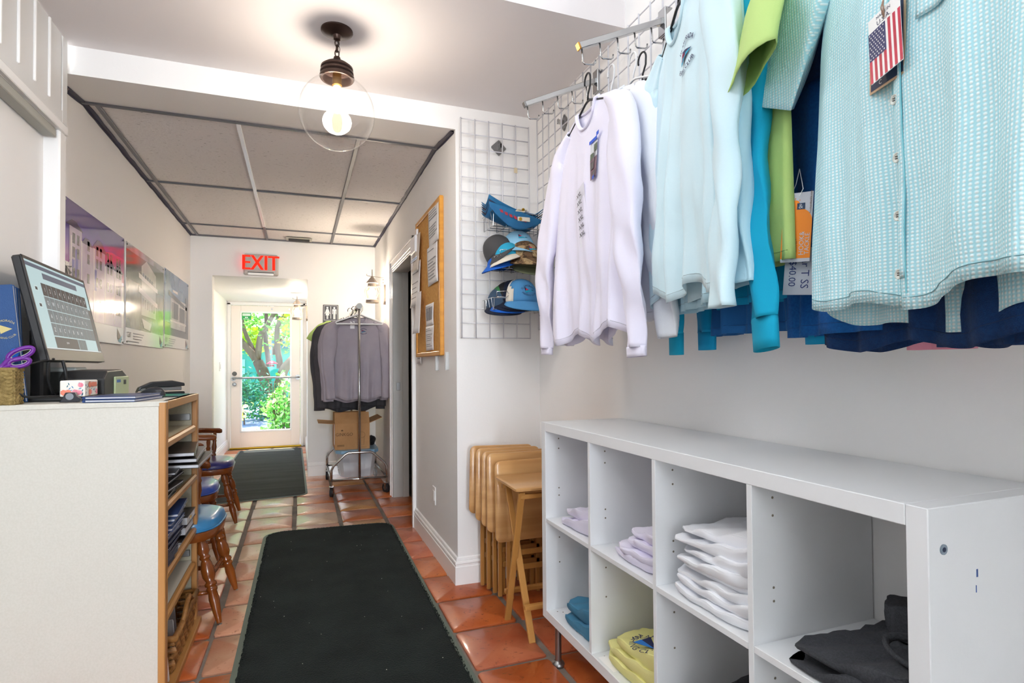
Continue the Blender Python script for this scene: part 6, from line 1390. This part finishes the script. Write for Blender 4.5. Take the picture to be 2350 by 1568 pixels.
cap('sky blue cap with navy emblem at the top of the middle basket', cb2, cb2, (1.125, 2.895, 1.81), (-14, 4, -6), 2, sc=1.08)
cap('dark grey cap tipped on its side at the upper left of the middle basket', cg, cg, (1.035, 2.90, 1.80), (6, -34, -38), 0)
cap('turquoise cap with white band under the camouflage one', cloth('cap_turq', '2f9fc4'), cw_, (1.06, 2.86, 1.765), (0, -14, -50), 0, squash=.8)
cap('royal blue cap upside lower left of the middle basket', cr_b, cr_b, (1.04, 2.88, 1.735), (0, -6, -60), 0, squash=.6)
cap('olive cap whose brim pokes out beneath the middle basket', cloth('cap_olive', '6a6a50'), cloth('cap_olive'if 0 else 'cap_olive2', '6f7458'), (1.15, 2.865, 1.725), (4, 0, 14), 0, squash=.5)

# ================================================================ CHROME ARMS
def arm(label, y, z0, z1, x1=.90, endm=None):
    t = thing('display_arm', label, 'display arm', (1.262, y, z0)); P0, P1 = Vector((1.245, y, z0)), Vector((x1, y, z1)); d_ = (P1-P0); L_ = d_.length; M = Matrix.Translation(P0) @ d_.to_track_quat('Z', 'Y').to_matrix().to_4x4()
    MB().rbx(-.011, .011, -.011, .011, 0, L_, .002, M=M).build('bar', chrome, t)
    MB().rbx(-.0118, .0118, -.0118, .0118, L_-.001, L_+.006, .002, M=M).build('end_cap', endm or steel, t)
    MB().rbx(1.238, 1.246, y-.022, y+.022, z0-.055, z0+.045, .002).rbx(1.246, 1.272, y-.02, y+.02, z0+.04, z0+.046, .001).rbx(1.246, 1.272, y-.02, y+.02, z0-.056, z0-.05, .001).build('back_plate', chrome, t)
    for k in range(5):
        f = .14+.185*k; p = P0.lerp(P1, 1-f*1.0+.0); p = P0+d_*(.97-.205*k)
        MB().tube([(p.x, y, p.z-.008), (p.x+.004, y, p.z-.055), (p.x+.010, y, p.z-.062), (p.x+.045, y, p.z-.058), (p.x+.052, y, p.z-.052), (p.x+.053, y, p.z-.040)], .0030, 7).build('hook', chrome, t, smooth=True)
    return t
arm('empty chrome display arm with five hooks, farthest on the right wall', 2.215, 2.47, 2.308)
arm('chrome display arm with a gold end cap carrying the white shirts', 1.719, 2.452, 2.293, endm=mat('gold_cap', H('c8904a'), .3, .8))
arm('chrome display arm hidden among the light blue shirts', 1.22, 2.45, 2.30)
arm('chrome display arm carrying the seersucker shirt', .70, 2.45, 2.29, x1=.95)

# ================================================================ SHIRTS ON THE RIGHT WALL
F90 = -90
def on_wall(label, m, x, y, z, rz, hm=None, hl=None, **k):
    r = garment(label, m, (x, y, z), R(F90-rz), **k)
    if hm: hanger(hl, hm, (x, y, z), R(F90-rz), w=.19*k.get('sc', 1), hook=.105)
    return r
wA = cloth('knit_white', 'e8e5f6', 'e3e0f2', ns=4, sheen=.3); wB = cloth('knit_white2', 'e8ebf0', 'e4e7ec', ns=4)
longarm = [(.15, 0, -.045), (.195, 0, -.075), (.25, 0, -.135), (.305, -.01, -.30), (.345, -.03, -.48), (.355, -.03, -.62), (.360, -.02, -.76), (.362, -.02, -.84)]
longarm2 = [(.15, 0, -.045), (.195, 0, -.075), (.24, 0, -.135), (.285, -.02, -.30), (.32, -.03, -.48), (.33, -.03, -.62), (.345, -.02, -.76), (.35, -.02, -.86)]
t1, f1 = on_wall('white long-sleeved shirt with XXL size strip and small taped picture', wA, .975, 1.80, 2.135, 3, bl_p, 'black hanger of the front white shirt', L=.80, half=.285, sh=.215, sc=1.03, seed=1, arms=(longarm, longarm2), slv=1.12, amp=1.25, flutter=.05, hemdip=.02, cuffband=.03)
b = MB()
for k, e_ in [(q, w_) for q in range(6) for w_ in (-.0006, .0006)]: txt(b, 'XXL', .022, lambda x, y, k=k, e_=e_: (e_+x+.004*k-.012, f1(x, -.33-.030*k+y)-.0075, -.325-.0285*k+y+.2*x))
b.build('size_letters', ink_m, t1)
MB().add([(x, f1(x, z)-.0035, z) for x, z in ((-.045, -.30), (.022, -.285), (.042, -.50), (-.02, -.515))], [(0, 3, 2, 1)]).build('size_strip', mat('clear_strip', H('e6e6f2'), .25), t1)
pmx = [mat('snap_pale', H('cfd4dc'), .4), mat('snap_dark', H('4a4a50'), .4, col2=H('6a6060'), ns=60), mat('snap_brown', H('7a5a6a'), .4), mat('snap_green', H('2f4a38'), .4, col2=H('5a6a50'), ns=80)]
b = MB()
def pt(x, z, d=.0035): return (x, f1(x, z)-d-.004, z)
def quad(x0, x1, z0, z1, mi, d): b.add([pt(x0, z0, d), pt(x1, z0+.0, d), pt(x1, z1, d), pt(x0, z1, d)], [(0, 1, 2, 3)], mi)
quad(.062, .125, -.295, -.165, 0, .0035); quad(.062, .125, -.295, -.225, 2, .0042); quad(.064, .10, -.262, -.235, 1, .0048); quad(.095, .123, -.205, -.180, 3, .0048); quad(.064, .092, -.228, -.205, 3, .0048); quad(.10, .106, -.24, -.20, 1, .005); quad(.075, .115, -.29, -.27, 1, .0048)
b.build('taped_picture', pmx, t1)
bt = mat('painter_tape', H('1450c8'), .6); b = MB(); quad(.058, .125, -.170, -.158, 0, .0065); quad(.118, .142, -.160, -.146, 0, .007); quad(.085, .112, -.300, -.288, 0, .0065); b.build('blue_tape', bt, t1)
on_wall('second white long-sleeved shirt hanging close behind the front one', wB, 1.055, 1.77, 2.165, 2, wh_p, 'white hanger of the second white shirt', L=.80, half=.27, sh=.215, sc=1.03, seed=2, arms=(longarm2, longarm2), slv=1.05, amp=1.)
nav = cloth('navy_heather', '3a5580', '32496f', ns=220, bump=.4)
on_wall('navy heather tee behind the white shirts, only its shoulder showing', nav, 1.14, 1.70, 2.19, 0, bl_p, 'black hanger of the navy heather tee', L=.62, half=.25, sh=.20, long=False, seed=3)
hanger('bare white hanger hooked beside the navy tee hanger on the second arm', wh_p, (1.105, 1.705, 2.19), R(-92), w=.20)
# light blue group
lb = cloth('ice_blue', 'd2eaf2', 'cbe5ee', ns=4, sheen=.3); lb2 = cloth('ice_blue2', 'bcdfec', 'b5dae8', ns=4); tq_ = cloth('turquoise', '1aa8cc', '16a0c4', ns=5); tq2 = cloth('turquoise2', '189fd0', '1598c8', ns=5)
alb = [(.15, 0, -.045), (.19, 0, -.075), (.235, 0, -.12), (.262, -.01, -.30), (.275, -.01, -.45), (.285, -.01, -.60), (.30, -.01, -.72), (.305, -.01, -.79)]
arb = [(.15, .01, -.03), (.19, .02, -.05), (.235, .02, -.12), (.275, .02, -.30), (.28, .015, -.45), (.285, .01, -.60), (.285, .0, -.76), (.285, .0, -.84)]
t2, f2 = on_wall('ice-blue long-sleeved shirt with club emblem, front of the light blue group', lb, .97, 1.27, 2.165, 20, bl_p, 'black hanger showing in the neck of the ice-blue shirt', L=.78, half=.24, sh=.20, seed=5, arms=(alb, arb), slv=.95, amp=1.15, flutter=.04, cuffband=.0)
club_logo(t2, f2, .115, -.185, 1.15)
on_wall('second ice-blue shirt showing below the hem of the first', lb2, 1.02, 1.28, 2.165, 18, wh_p, 'white hanger of the second ice-blue shirt', L=.815, half=.225, sh=.195, seed=6, arms=(alb, alb), amp=1.)
atl = [(.15, 0, -.03), (.19, 0, -.05), (.23, 0, -.12), (.245, 0, -.30), (.25, 0, -.45), (.25, 0, -.60), (.25, 0, -.78), (.25, 0, -.86)]
atr = [(.15, 0, -.03), (.19, 0, -.05), (.235, .01, -.12), (.262, .01, -.30), (.272, .01, -.45), (.30, 0, -.60), (.335, 0, -.78), (.345, 0, -.86)]
on_wall('turquoise long-sleeved tee with ribbed cuffs behind the ice-blue shirts', tq_, 1.045, 1.27, 2.155, 19, mat('hanger_olive', H('8a8430'), .4), 'olive hanger curving behind the ice-blue neckline', L=.76, half=.235, sh=.20, seed=7, arms=(atl, atr), cuffband=.07, slv=1.1)
on_wall('second turquoise long-sleeved tee farther in toward the wall', tq2, 1.17, 1.22, 2.16, 10, bl_p, 'black hanger of the second turquoise tee', L=.80, half=.24, sh=.20, seed=8, arms=(atl, atl), cuffband=.06)
on_wall('mid-blue tee whose rumpled hem shows under the turquoise ones', cloth('mid_blue', '2a68a8', '245f9c', ns=8), 1.19, 1.21, 2.13, 8, wh_p, 'white hanger of the mid-blue tee by the wall', L=.845, half=.23, sh=.20, long=False, seed=9, amp=1.8)
# group on the near arm
gr2 = cloth('lime_knit', 'b4cf80', 'accb76', ns=5)
agS = [(.15, 0, -.03), (.20, 0, -.05), (.235, 0, -.10), (.27, -.0, -.19), (.285, -.0, -.25)]
agr = [(.15, 0, -.03), (.20, 0, -.05), (.245, -.03, -.11), (.285, -.08, -.22), (.30, -.11, -.33)]
ag = [(.15, 0, -.03), (.20, 0, -.05), (.25, 0, -.10), (.315, -.01, -.20), (.36, -.02, -.285)]
on_wall('lime green short-sleeved shirt whose open sleeve folds over the turquoise tee', gr2, 1.06, 1.15, 2.12, 19, wh_p, 'white hanger of the lime green shirt', L=.70, half=.255, sh=.21, long=False, seed=11, arms=(agS, agr), slv=1.0, amp=1.1)
on_wall('purple short-sleeved shirt, a sliver between the lime and seersucker ones', cloth('violet', '9a78c0', '8a66b4', ns=6), 1.11, .83, 2.125, 8, wh_p, 'white hanger of the purple shirt', L=.5, half=.25, sh=.21, long=False, seed=12, arms=(ag, agS))
on_wall('royal blue heather tee behind the hanging price tags', cloth('royal_heather', '1f66b0', '1b5aa0', ns=200), 1.05, .77, 2.08, 9, bl_p, 'black hanger of the royal blue tee', L=.82, half=.255, sh=.21, long=False, seed=13, arms=(agS, agS), slv=1.1)
on_wall('black-navy tee deep among the near group of shirts', cloth('deep_navy', '14203c', '101a32', ns=200), 1.15, .84, 2.08, 5, wh_p, 'white hanger of the black-navy tee', L=.80, half=.25, sh=.21, long=False, seed=14, arms=(agS, agS))
on_wall('aqua green tee with a rolled hem by the tags', cloth('aqua', '5ac4b4', '50baaa', ns=6), 1.19, .76, 2.10, 4, wh_p, 'white hanger of the aqua green tee', L=.77, half=.245, sh=.21, long=False, seed=15, arms=(agS, agS))
on_wall('long dark blue tee whose hem hangs below the seersucker shirt', cloth('dark_blue', '153a6c', '12325f', ns=180, bump=.4), .985, .63, 2.06, 16, bl_p, 'black hanger of the long dark blue tee', L=.83, half=.275, sh=.21, long=False, seed=16, arms=(agS, agS), flutter=.02)
on_wall('nearly black tee behind the seersucker shirt tail', cloth('night', '0f1626', '0c1220', ns=180), 1.045, .545, 2.06, 14, wh_p, 'white hanger of the nearly black tee', L=.775, half=.26, sh=.21, long=False, seed=17, arms=(agS, agS))
on_wall('denim blue shirt at the right edge below the seersucker shirt', cloth('denim', '1f4478', '183a6a', ns=150, bump=.5), .96, .40, 2.06, 20, bl_p, 'black hanger of the denim blue shirt', L=.835, half=.24, sh=.20, long=False, seed=18, arms=(agS, agS), amp=1.6)
on_wall('pink shirt barely showing below the dark tees', cloth('pink', 'e8a0b4', 'e094a8', ns=20), 1.17, .74, 2.10, 3, wh_p, 'white hanger of the pink shirt', L=.875, half=.055, sh=.05, long=False, seed=19, amp=1.6, neck=.03, arms=([(p[0]*.3, p[1], p[2]) for p in agS],)*2, slv=.25)
on_wall('yellow tee by the wall, a speck beside the aqua one', cloth('yellow', 'e8d040', 'e0c838', ns=20), 1.21, .86, 2.08, 2, wh_p, 'white hanger of the yellow tee', L=.76, half=.17, sh=.15, long=False, seed=23, neck=.06, arms=((agS), (agS)), slv=.5)

# seersucker shirt
ss = bpy.data.materials.new('seersucker'); ss.use_nodes = True; nt = ss.node_tree; N = nt.nodes; L = nt.links; b_ = N['Principled BSDF']; b_.inputs['Roughness'].default_value = .8; b_.inputs['Specular IOR Level'].default_value = .2
tc = N.new('ShaderNodeTexCoord'); sp_ = N.new('ShaderNodeSeparateXYZ'); nz = N.new('ShaderNodeTexNoise'); nz.inputs['Scale'].default_value = 9; L.new(tc.outputs['Object'], nz.inputs[0])
L.new(tc.outputs['Object'], sp_.inputs[0])
def mth(op, a, b=None, c=None):
    n = N.new('ShaderNodeMath'); n.operation = op
    for i, q in enumerate((a, b, c)):
        if q is None: continue
        if isinstance(q, (int, float)): n.inputs[i].default_value = q
        else: L.new(q, n.inputs[i])
    return n.outputs[0]
wob = mth('MULTIPLY', nz.outputs[0], 2.2)
sx_ = mth('SINE', mth('ADD', mth('MULTIPLY', sp_.outputs[0], 2*pi/.0062), wob)); sz_ = mth('SINE', mth('ADD', mth('MULTIPLY', sp_.outputs[2], 2*pi/.0058), mth('MULTIPLY', wob, 2)))
cx1 = mth('MULTIPLY_ADD', sx_, .5, .5); cz1 = mth('MULTIPLY_ADD', sz_, .5, .5); pr1 = mth('MULTIPLY', cx1, mth('MULTIPLY_ADD', cz1, .75, .25))
rp = N.new('ShaderNodeValToRGB'); rp.color_ramp.elements[0].position = .15; rp.color_ramp.elements[0].color = (*H('aee0ea'), 1); rp.color_ramp.elements[1].position = .6; rp.color_ramp.elements[1].color = (*H('e6f4f6'), 1)
L.new(pr1, rp.inputs[0]); L.new(rp.outputs[0], b_.inputs['Base Color']); bp = N.new('ShaderNodeBump'); bp.inputs['Strength'].default_value = .5; bp.inputs['Distance'].default_value = .002; L.new(pr1, bp.inputs['Height']); L.new(bp.outputs[0], b_.inputs['Normal'])
als = [(.15, 0, -.03), (.20, -.01, -.05), (.25, -.02, -.10), (.315, -.03, -.19), (.36, -.045, -.27)]
SSX = dict(L=.715, half=.245, sh=.21, long=False, seed=33, arms=(als, als), slv=.92, amp=.9, hemdip=.03, backdip=.035, neck=.06, flutter=.02, thick=.035)
t3, f3 = on_wall('aqua seersucker button shirt with a flag tag, nearest on the right wall', ss, .90, .60, 2.035, 19, wh_p, 'white hanger of the seersucker shirt', **SSX)
b = MB()
for (x0_, x1_) in ((-.016, .018),):
    def pf_(u, v): x = x0_+(x1_-x0_)*u; z = -.08-.625*v; return (x, f3(x, z)-.003, z)
    b.grid(pf_, 6, 44)
b.build('button_placket', ss, t3, smooth=True, solid=.0015)
btn = mat('shell_button', H('d8dcd4'), .2, coat=.5)
for k in range(8):
    z = -.425-.091*k+.273
    if z < -.72: continue
    p = Vector((.001, f3(.001, z)-.0045, z)); o_ = MB().lathe([(0, 0), (.0055, 0), (.0062, -.0012), (.0078, -.0018), (.0082, -.0005), (.008, .0015), (0, .0015)], tuple(p), 18, ax='y').build('button', btn, t3, smooth=True)
    q = MB()
    for a in range(4): q.cyl((p.x+.0022*cos(a*pi/2+.7), p.y-.0018, p.z+.0022*sin(a*pi/2+.7)), (p.x+.0022*cos(a*pi/2+.7), p.y-.0003, p.z+.0022*sin(a*pi/2+.7)), .0008, n=6)
    q.build('thread_hole', black_m, o_)
b = MB(); pts = [(.055, -.20), (.055, -.345), (.11, -.36), (.165, -.345), (.165, -.20)]
def pk(u, v): x = .052+.115*u; z = -.205-.125*v; return (x, f3(x, z)-.0035-.001*sin(pi*u), z)
b.grid(pk, 14, 14); b.build('chest_pocket', ss, t3, smooth=True, solid=.0015)
b = MB(); b.tube([pk(u/12, .0) for u in range(13)], .0014, 5); b.tube([(-.017, f3(-.017, -.08-.05*k)-.004, -.08-.05*k) for k in range(14)], .0009, 4); b.tube([(.019, f3(.019, -.08-.05*k)-.004, -.08-.05*k) for k in range(14)], .0009, 4)
b.build('seam_piping', mat('seam_aqua', H('7cc8d4'), .7), t3)
# hang tags on it (things of their own)
Mt = Matrix.Translation((.90, .60, 2.035)) @ Matrix.Rotation(R(F90-19), 4, 'Z')
def hangtag(name, label, cx, cz, w, h, d, rot, mats, draw, cat='tag'):
    t = thing(name, label, cat, (0, 0, 0)); b = MB().rbx(-w/2, w/2, -.0005, .0005, -h/2, h/2, .0003); b.build('card', mats[0], t)
    q = MB(); draw(q); q.build('print', mats, t); M = Mt @ Matrix.Translation((cx, f3(cx, cz)-d, cz)) @ Matrix.Rotation(R(rot), 4, 'Y')
    t.matrix_world = M; t.location = M.to_translation(); t.rotation_euler = M.to_euler(); return t
tnavy = mat('tag_navy', H('22304f'), .5); tan = mat('tag_tan', H('c8a888'), .6); tred = mat('tag_red', H('d02a4f'), .35, col2=H('b81a3c'), ns=40); twh = mat('tag_white', H('f4f4f4'), .35); tblue = mat('tag_flag_blue', H('2a2f68'), .35)
hangtag('brand_tag', 'navy hang tag with a tan border behind the flag tag', -.012, -.335, .082, .118, .010, 2, [tan, tnavy, twh], lambda q: (q.bx(-.037, .037, -.0008, -.0005, -.055, .055, 1), txt(q, 'C', .012, lambda x, y: (-.024+x, -.001, -.02+y), 2), txt(q, 'C', .010, lambda x, y: (-.014+x, -.001, -.048+y), 2)))
hangtag('size_tag', 'small white diamond tag peeking out left of the flag tag', -.030, -.325, .036, .036, .0135, 45, [twh, tnavy], lambda q: q.bx(-.002, .001, -.0008, -.0005, -.002, .001, 1))
def flag(q):
    w, h = .072, .082; zb = -.052
    for k in range(7): x = -w/2+k*w/6.5; top = (zb+h) if k >= 4 else zb+h-.046; q.bx(x, x+w/13, -.0009, -.0005, zb, top-(.0 if k >= 4 else 0), 2)
    q.bx(-w/2, -w/2+w*7/13, -.001, -.0005, zb+h-.046, zb+h, 1)
    for i in range(9):
        for j in range(6 if i % 2 == 0 else 5):
            x = -w/2+.0035+(j+(.5 if i % 2 else 0))*.0063; z = zb+h-.0035-i*.0049
            pts = [(x+(.0019 if a % 2 == 0 else .0008)*sin(a*pi/5), -.0013, z+(.0019 if a % 2 == 0 else .0008)*cos(a*pi/5)) for a in range(10)]; q.add(pts, [tuple(range(10))], 0)
    txt(q, 'MADE IN', .0068, lambda x, y: (x, -.0009, .0455+y), 3, sx=1.2); txt(q, 'U.S.A.', .0105, lambda x, y: (x, -.0009, .0365+y), 3, sx=1.2)
fl_t = hangtag('flag_tag', 'white hang tag printed with a stars and stripes flag on the seersucker shirt', .004, -.333, .072, .106, .018, -3, [twh, tblue, tred, mat('tag_ink', H('2a2a50'), .5)], flag)
fl_t.scale = (1, 1, 1)
M = Mt; q = MB(); z0_ = -.285; yy_ = f3(.004, z0_)-.02
q.tube([M @ Vector(p) for p in ((.004, yy_, z0_-.012), (.002, yy_-.003, z0_+.004), (.006, yy_, z0_+.02), (-.012, yy_, z0_+.045), (-.004, yy_, z0_+.07), (.015, yy_+.008, z0_+.085))], .0011, 5)
q.tube([M @ Vector(p) for p in ((.004, yy_, z0_-.012), (.007, yy_-.003, z0_+.006), (.006, yy_, z0_+.03), (.007, yy_, z0_+.06), (.005, yy_+.012, z0_+.085))], .0011, 5)
tag(q.build('twine', mat('jute', H('a88a78'), .8), smooth=True), 'brown twine loop tying the flag tag to the shirt', 'string')
# orange tag and hand-written tag between the shirts
def loose(name, label, c, w, h, rz, ry, mats, draw):
    t = thing(name, label, 'tag', (0, 0, 0), group=None); MB().rbx(-w/2, w/2, -.0005, .0005, -h/2, h/2, .0003).build('card', mats[0], t); q = MB(); draw(q); q.build('print', mats, t)
    t.location = c; t.rotation_euler = Euler((0, R(ry), R(rz))); return t
grt = mat('tag_grey', H('b9bcc4'), .4); ort = mat('tag_orange', H('e88414'), .35)
def dr1(q):
    pts = [(-.029, -.065), (.029, -.065), (.029, .012)]+[(.029*cos(a), .012+.028*sin(a)) for a in [pi*k/16 for k in range(17)]]+[(-.029, .012)]
    q.add([(x, -.0008, z) for x, z in pts], [tuple(range(len(pts)))], 1)
    def v90(s, size, x, z, mi, sx=1): txt(q, s, size, lambda a, b2: (x-b2, -.0012, z+a), mi, 'l', sx)
    v90('HOOK&', .0135, .011, -.058, 0, 1.); v90('TACKLE', .0125, .0215, -.058, 0, 1.)
    for i, s in enumerate(('• Cotton-Rich Comfort Feel', '• Moisture Management & Quick Dry', '• Odor Resistant', '• Memory Rib™')): v90(s, .0052, -.021+.0075*i, -.058, 2)
    v90('hookandtackle.com', .006, .0245, .028, 2)
    q.cyl((-.005, -.0012, .048), (-.005, -.0008, .048), .009, n=18, mi=1)
    for a in range(8): q.bx(-.005+.012*cos(a*.785)-.001, -.005+.012*cos(a*.785)+.001, -.0011, -.0007, .048+.012*sin(a*.785)-.001, .048+.012*sin(a*.785)+.001, 1)
    q.bx(-.001, .014, -.0016, -.0012, .037, .050, 3); txt(q, '&', .014, lambda x, y: (.0065+x, -.002, .0435+y), 0)
loose('price_tag', 'grey and orange printed hang tag between the lime and seersucker shirts', (.978, .898, 1.485), .058, .145, -62, 4, [grt, ort, mat('tag_brown', H('6a4a20'), .5), mat('tag_dk', H('1f3a5a'), .5)], dr1)
def dr2(q):
    txt(q, 'ar T SS', .022, lambda x, y: (.013+y, -.001, -.005-x), 1); txt(q, '$40.00', .02, lambda x, y: (-.013+y, -.001, -.005-x), 1)
    for (a, c) in (((-.02, -.02), (.03, -.02)),): pass
loose('written_tag', 'grey tag with hand-written blue price below the orange tag', (.993, .908, 1.395), .058, .10, -62, 5, [grt, mat('pen_blue', H('1f2f6a'), .5)], dr2)
q = MB()
for s in (-1, 1): q.tube([(.978+.004*s, .898+.012*s, 1.548), (.988, .903+.014*s, 1.565), (1.003, .913+.008*s, 1.585), (1.013, .92, 1.62)], .0009, 5)
tag(q.build('tag_string', mat('string_white', H('e8e8e8'), .4), smooth=True), 'white plastic loops of the orange hang tag', 'string')
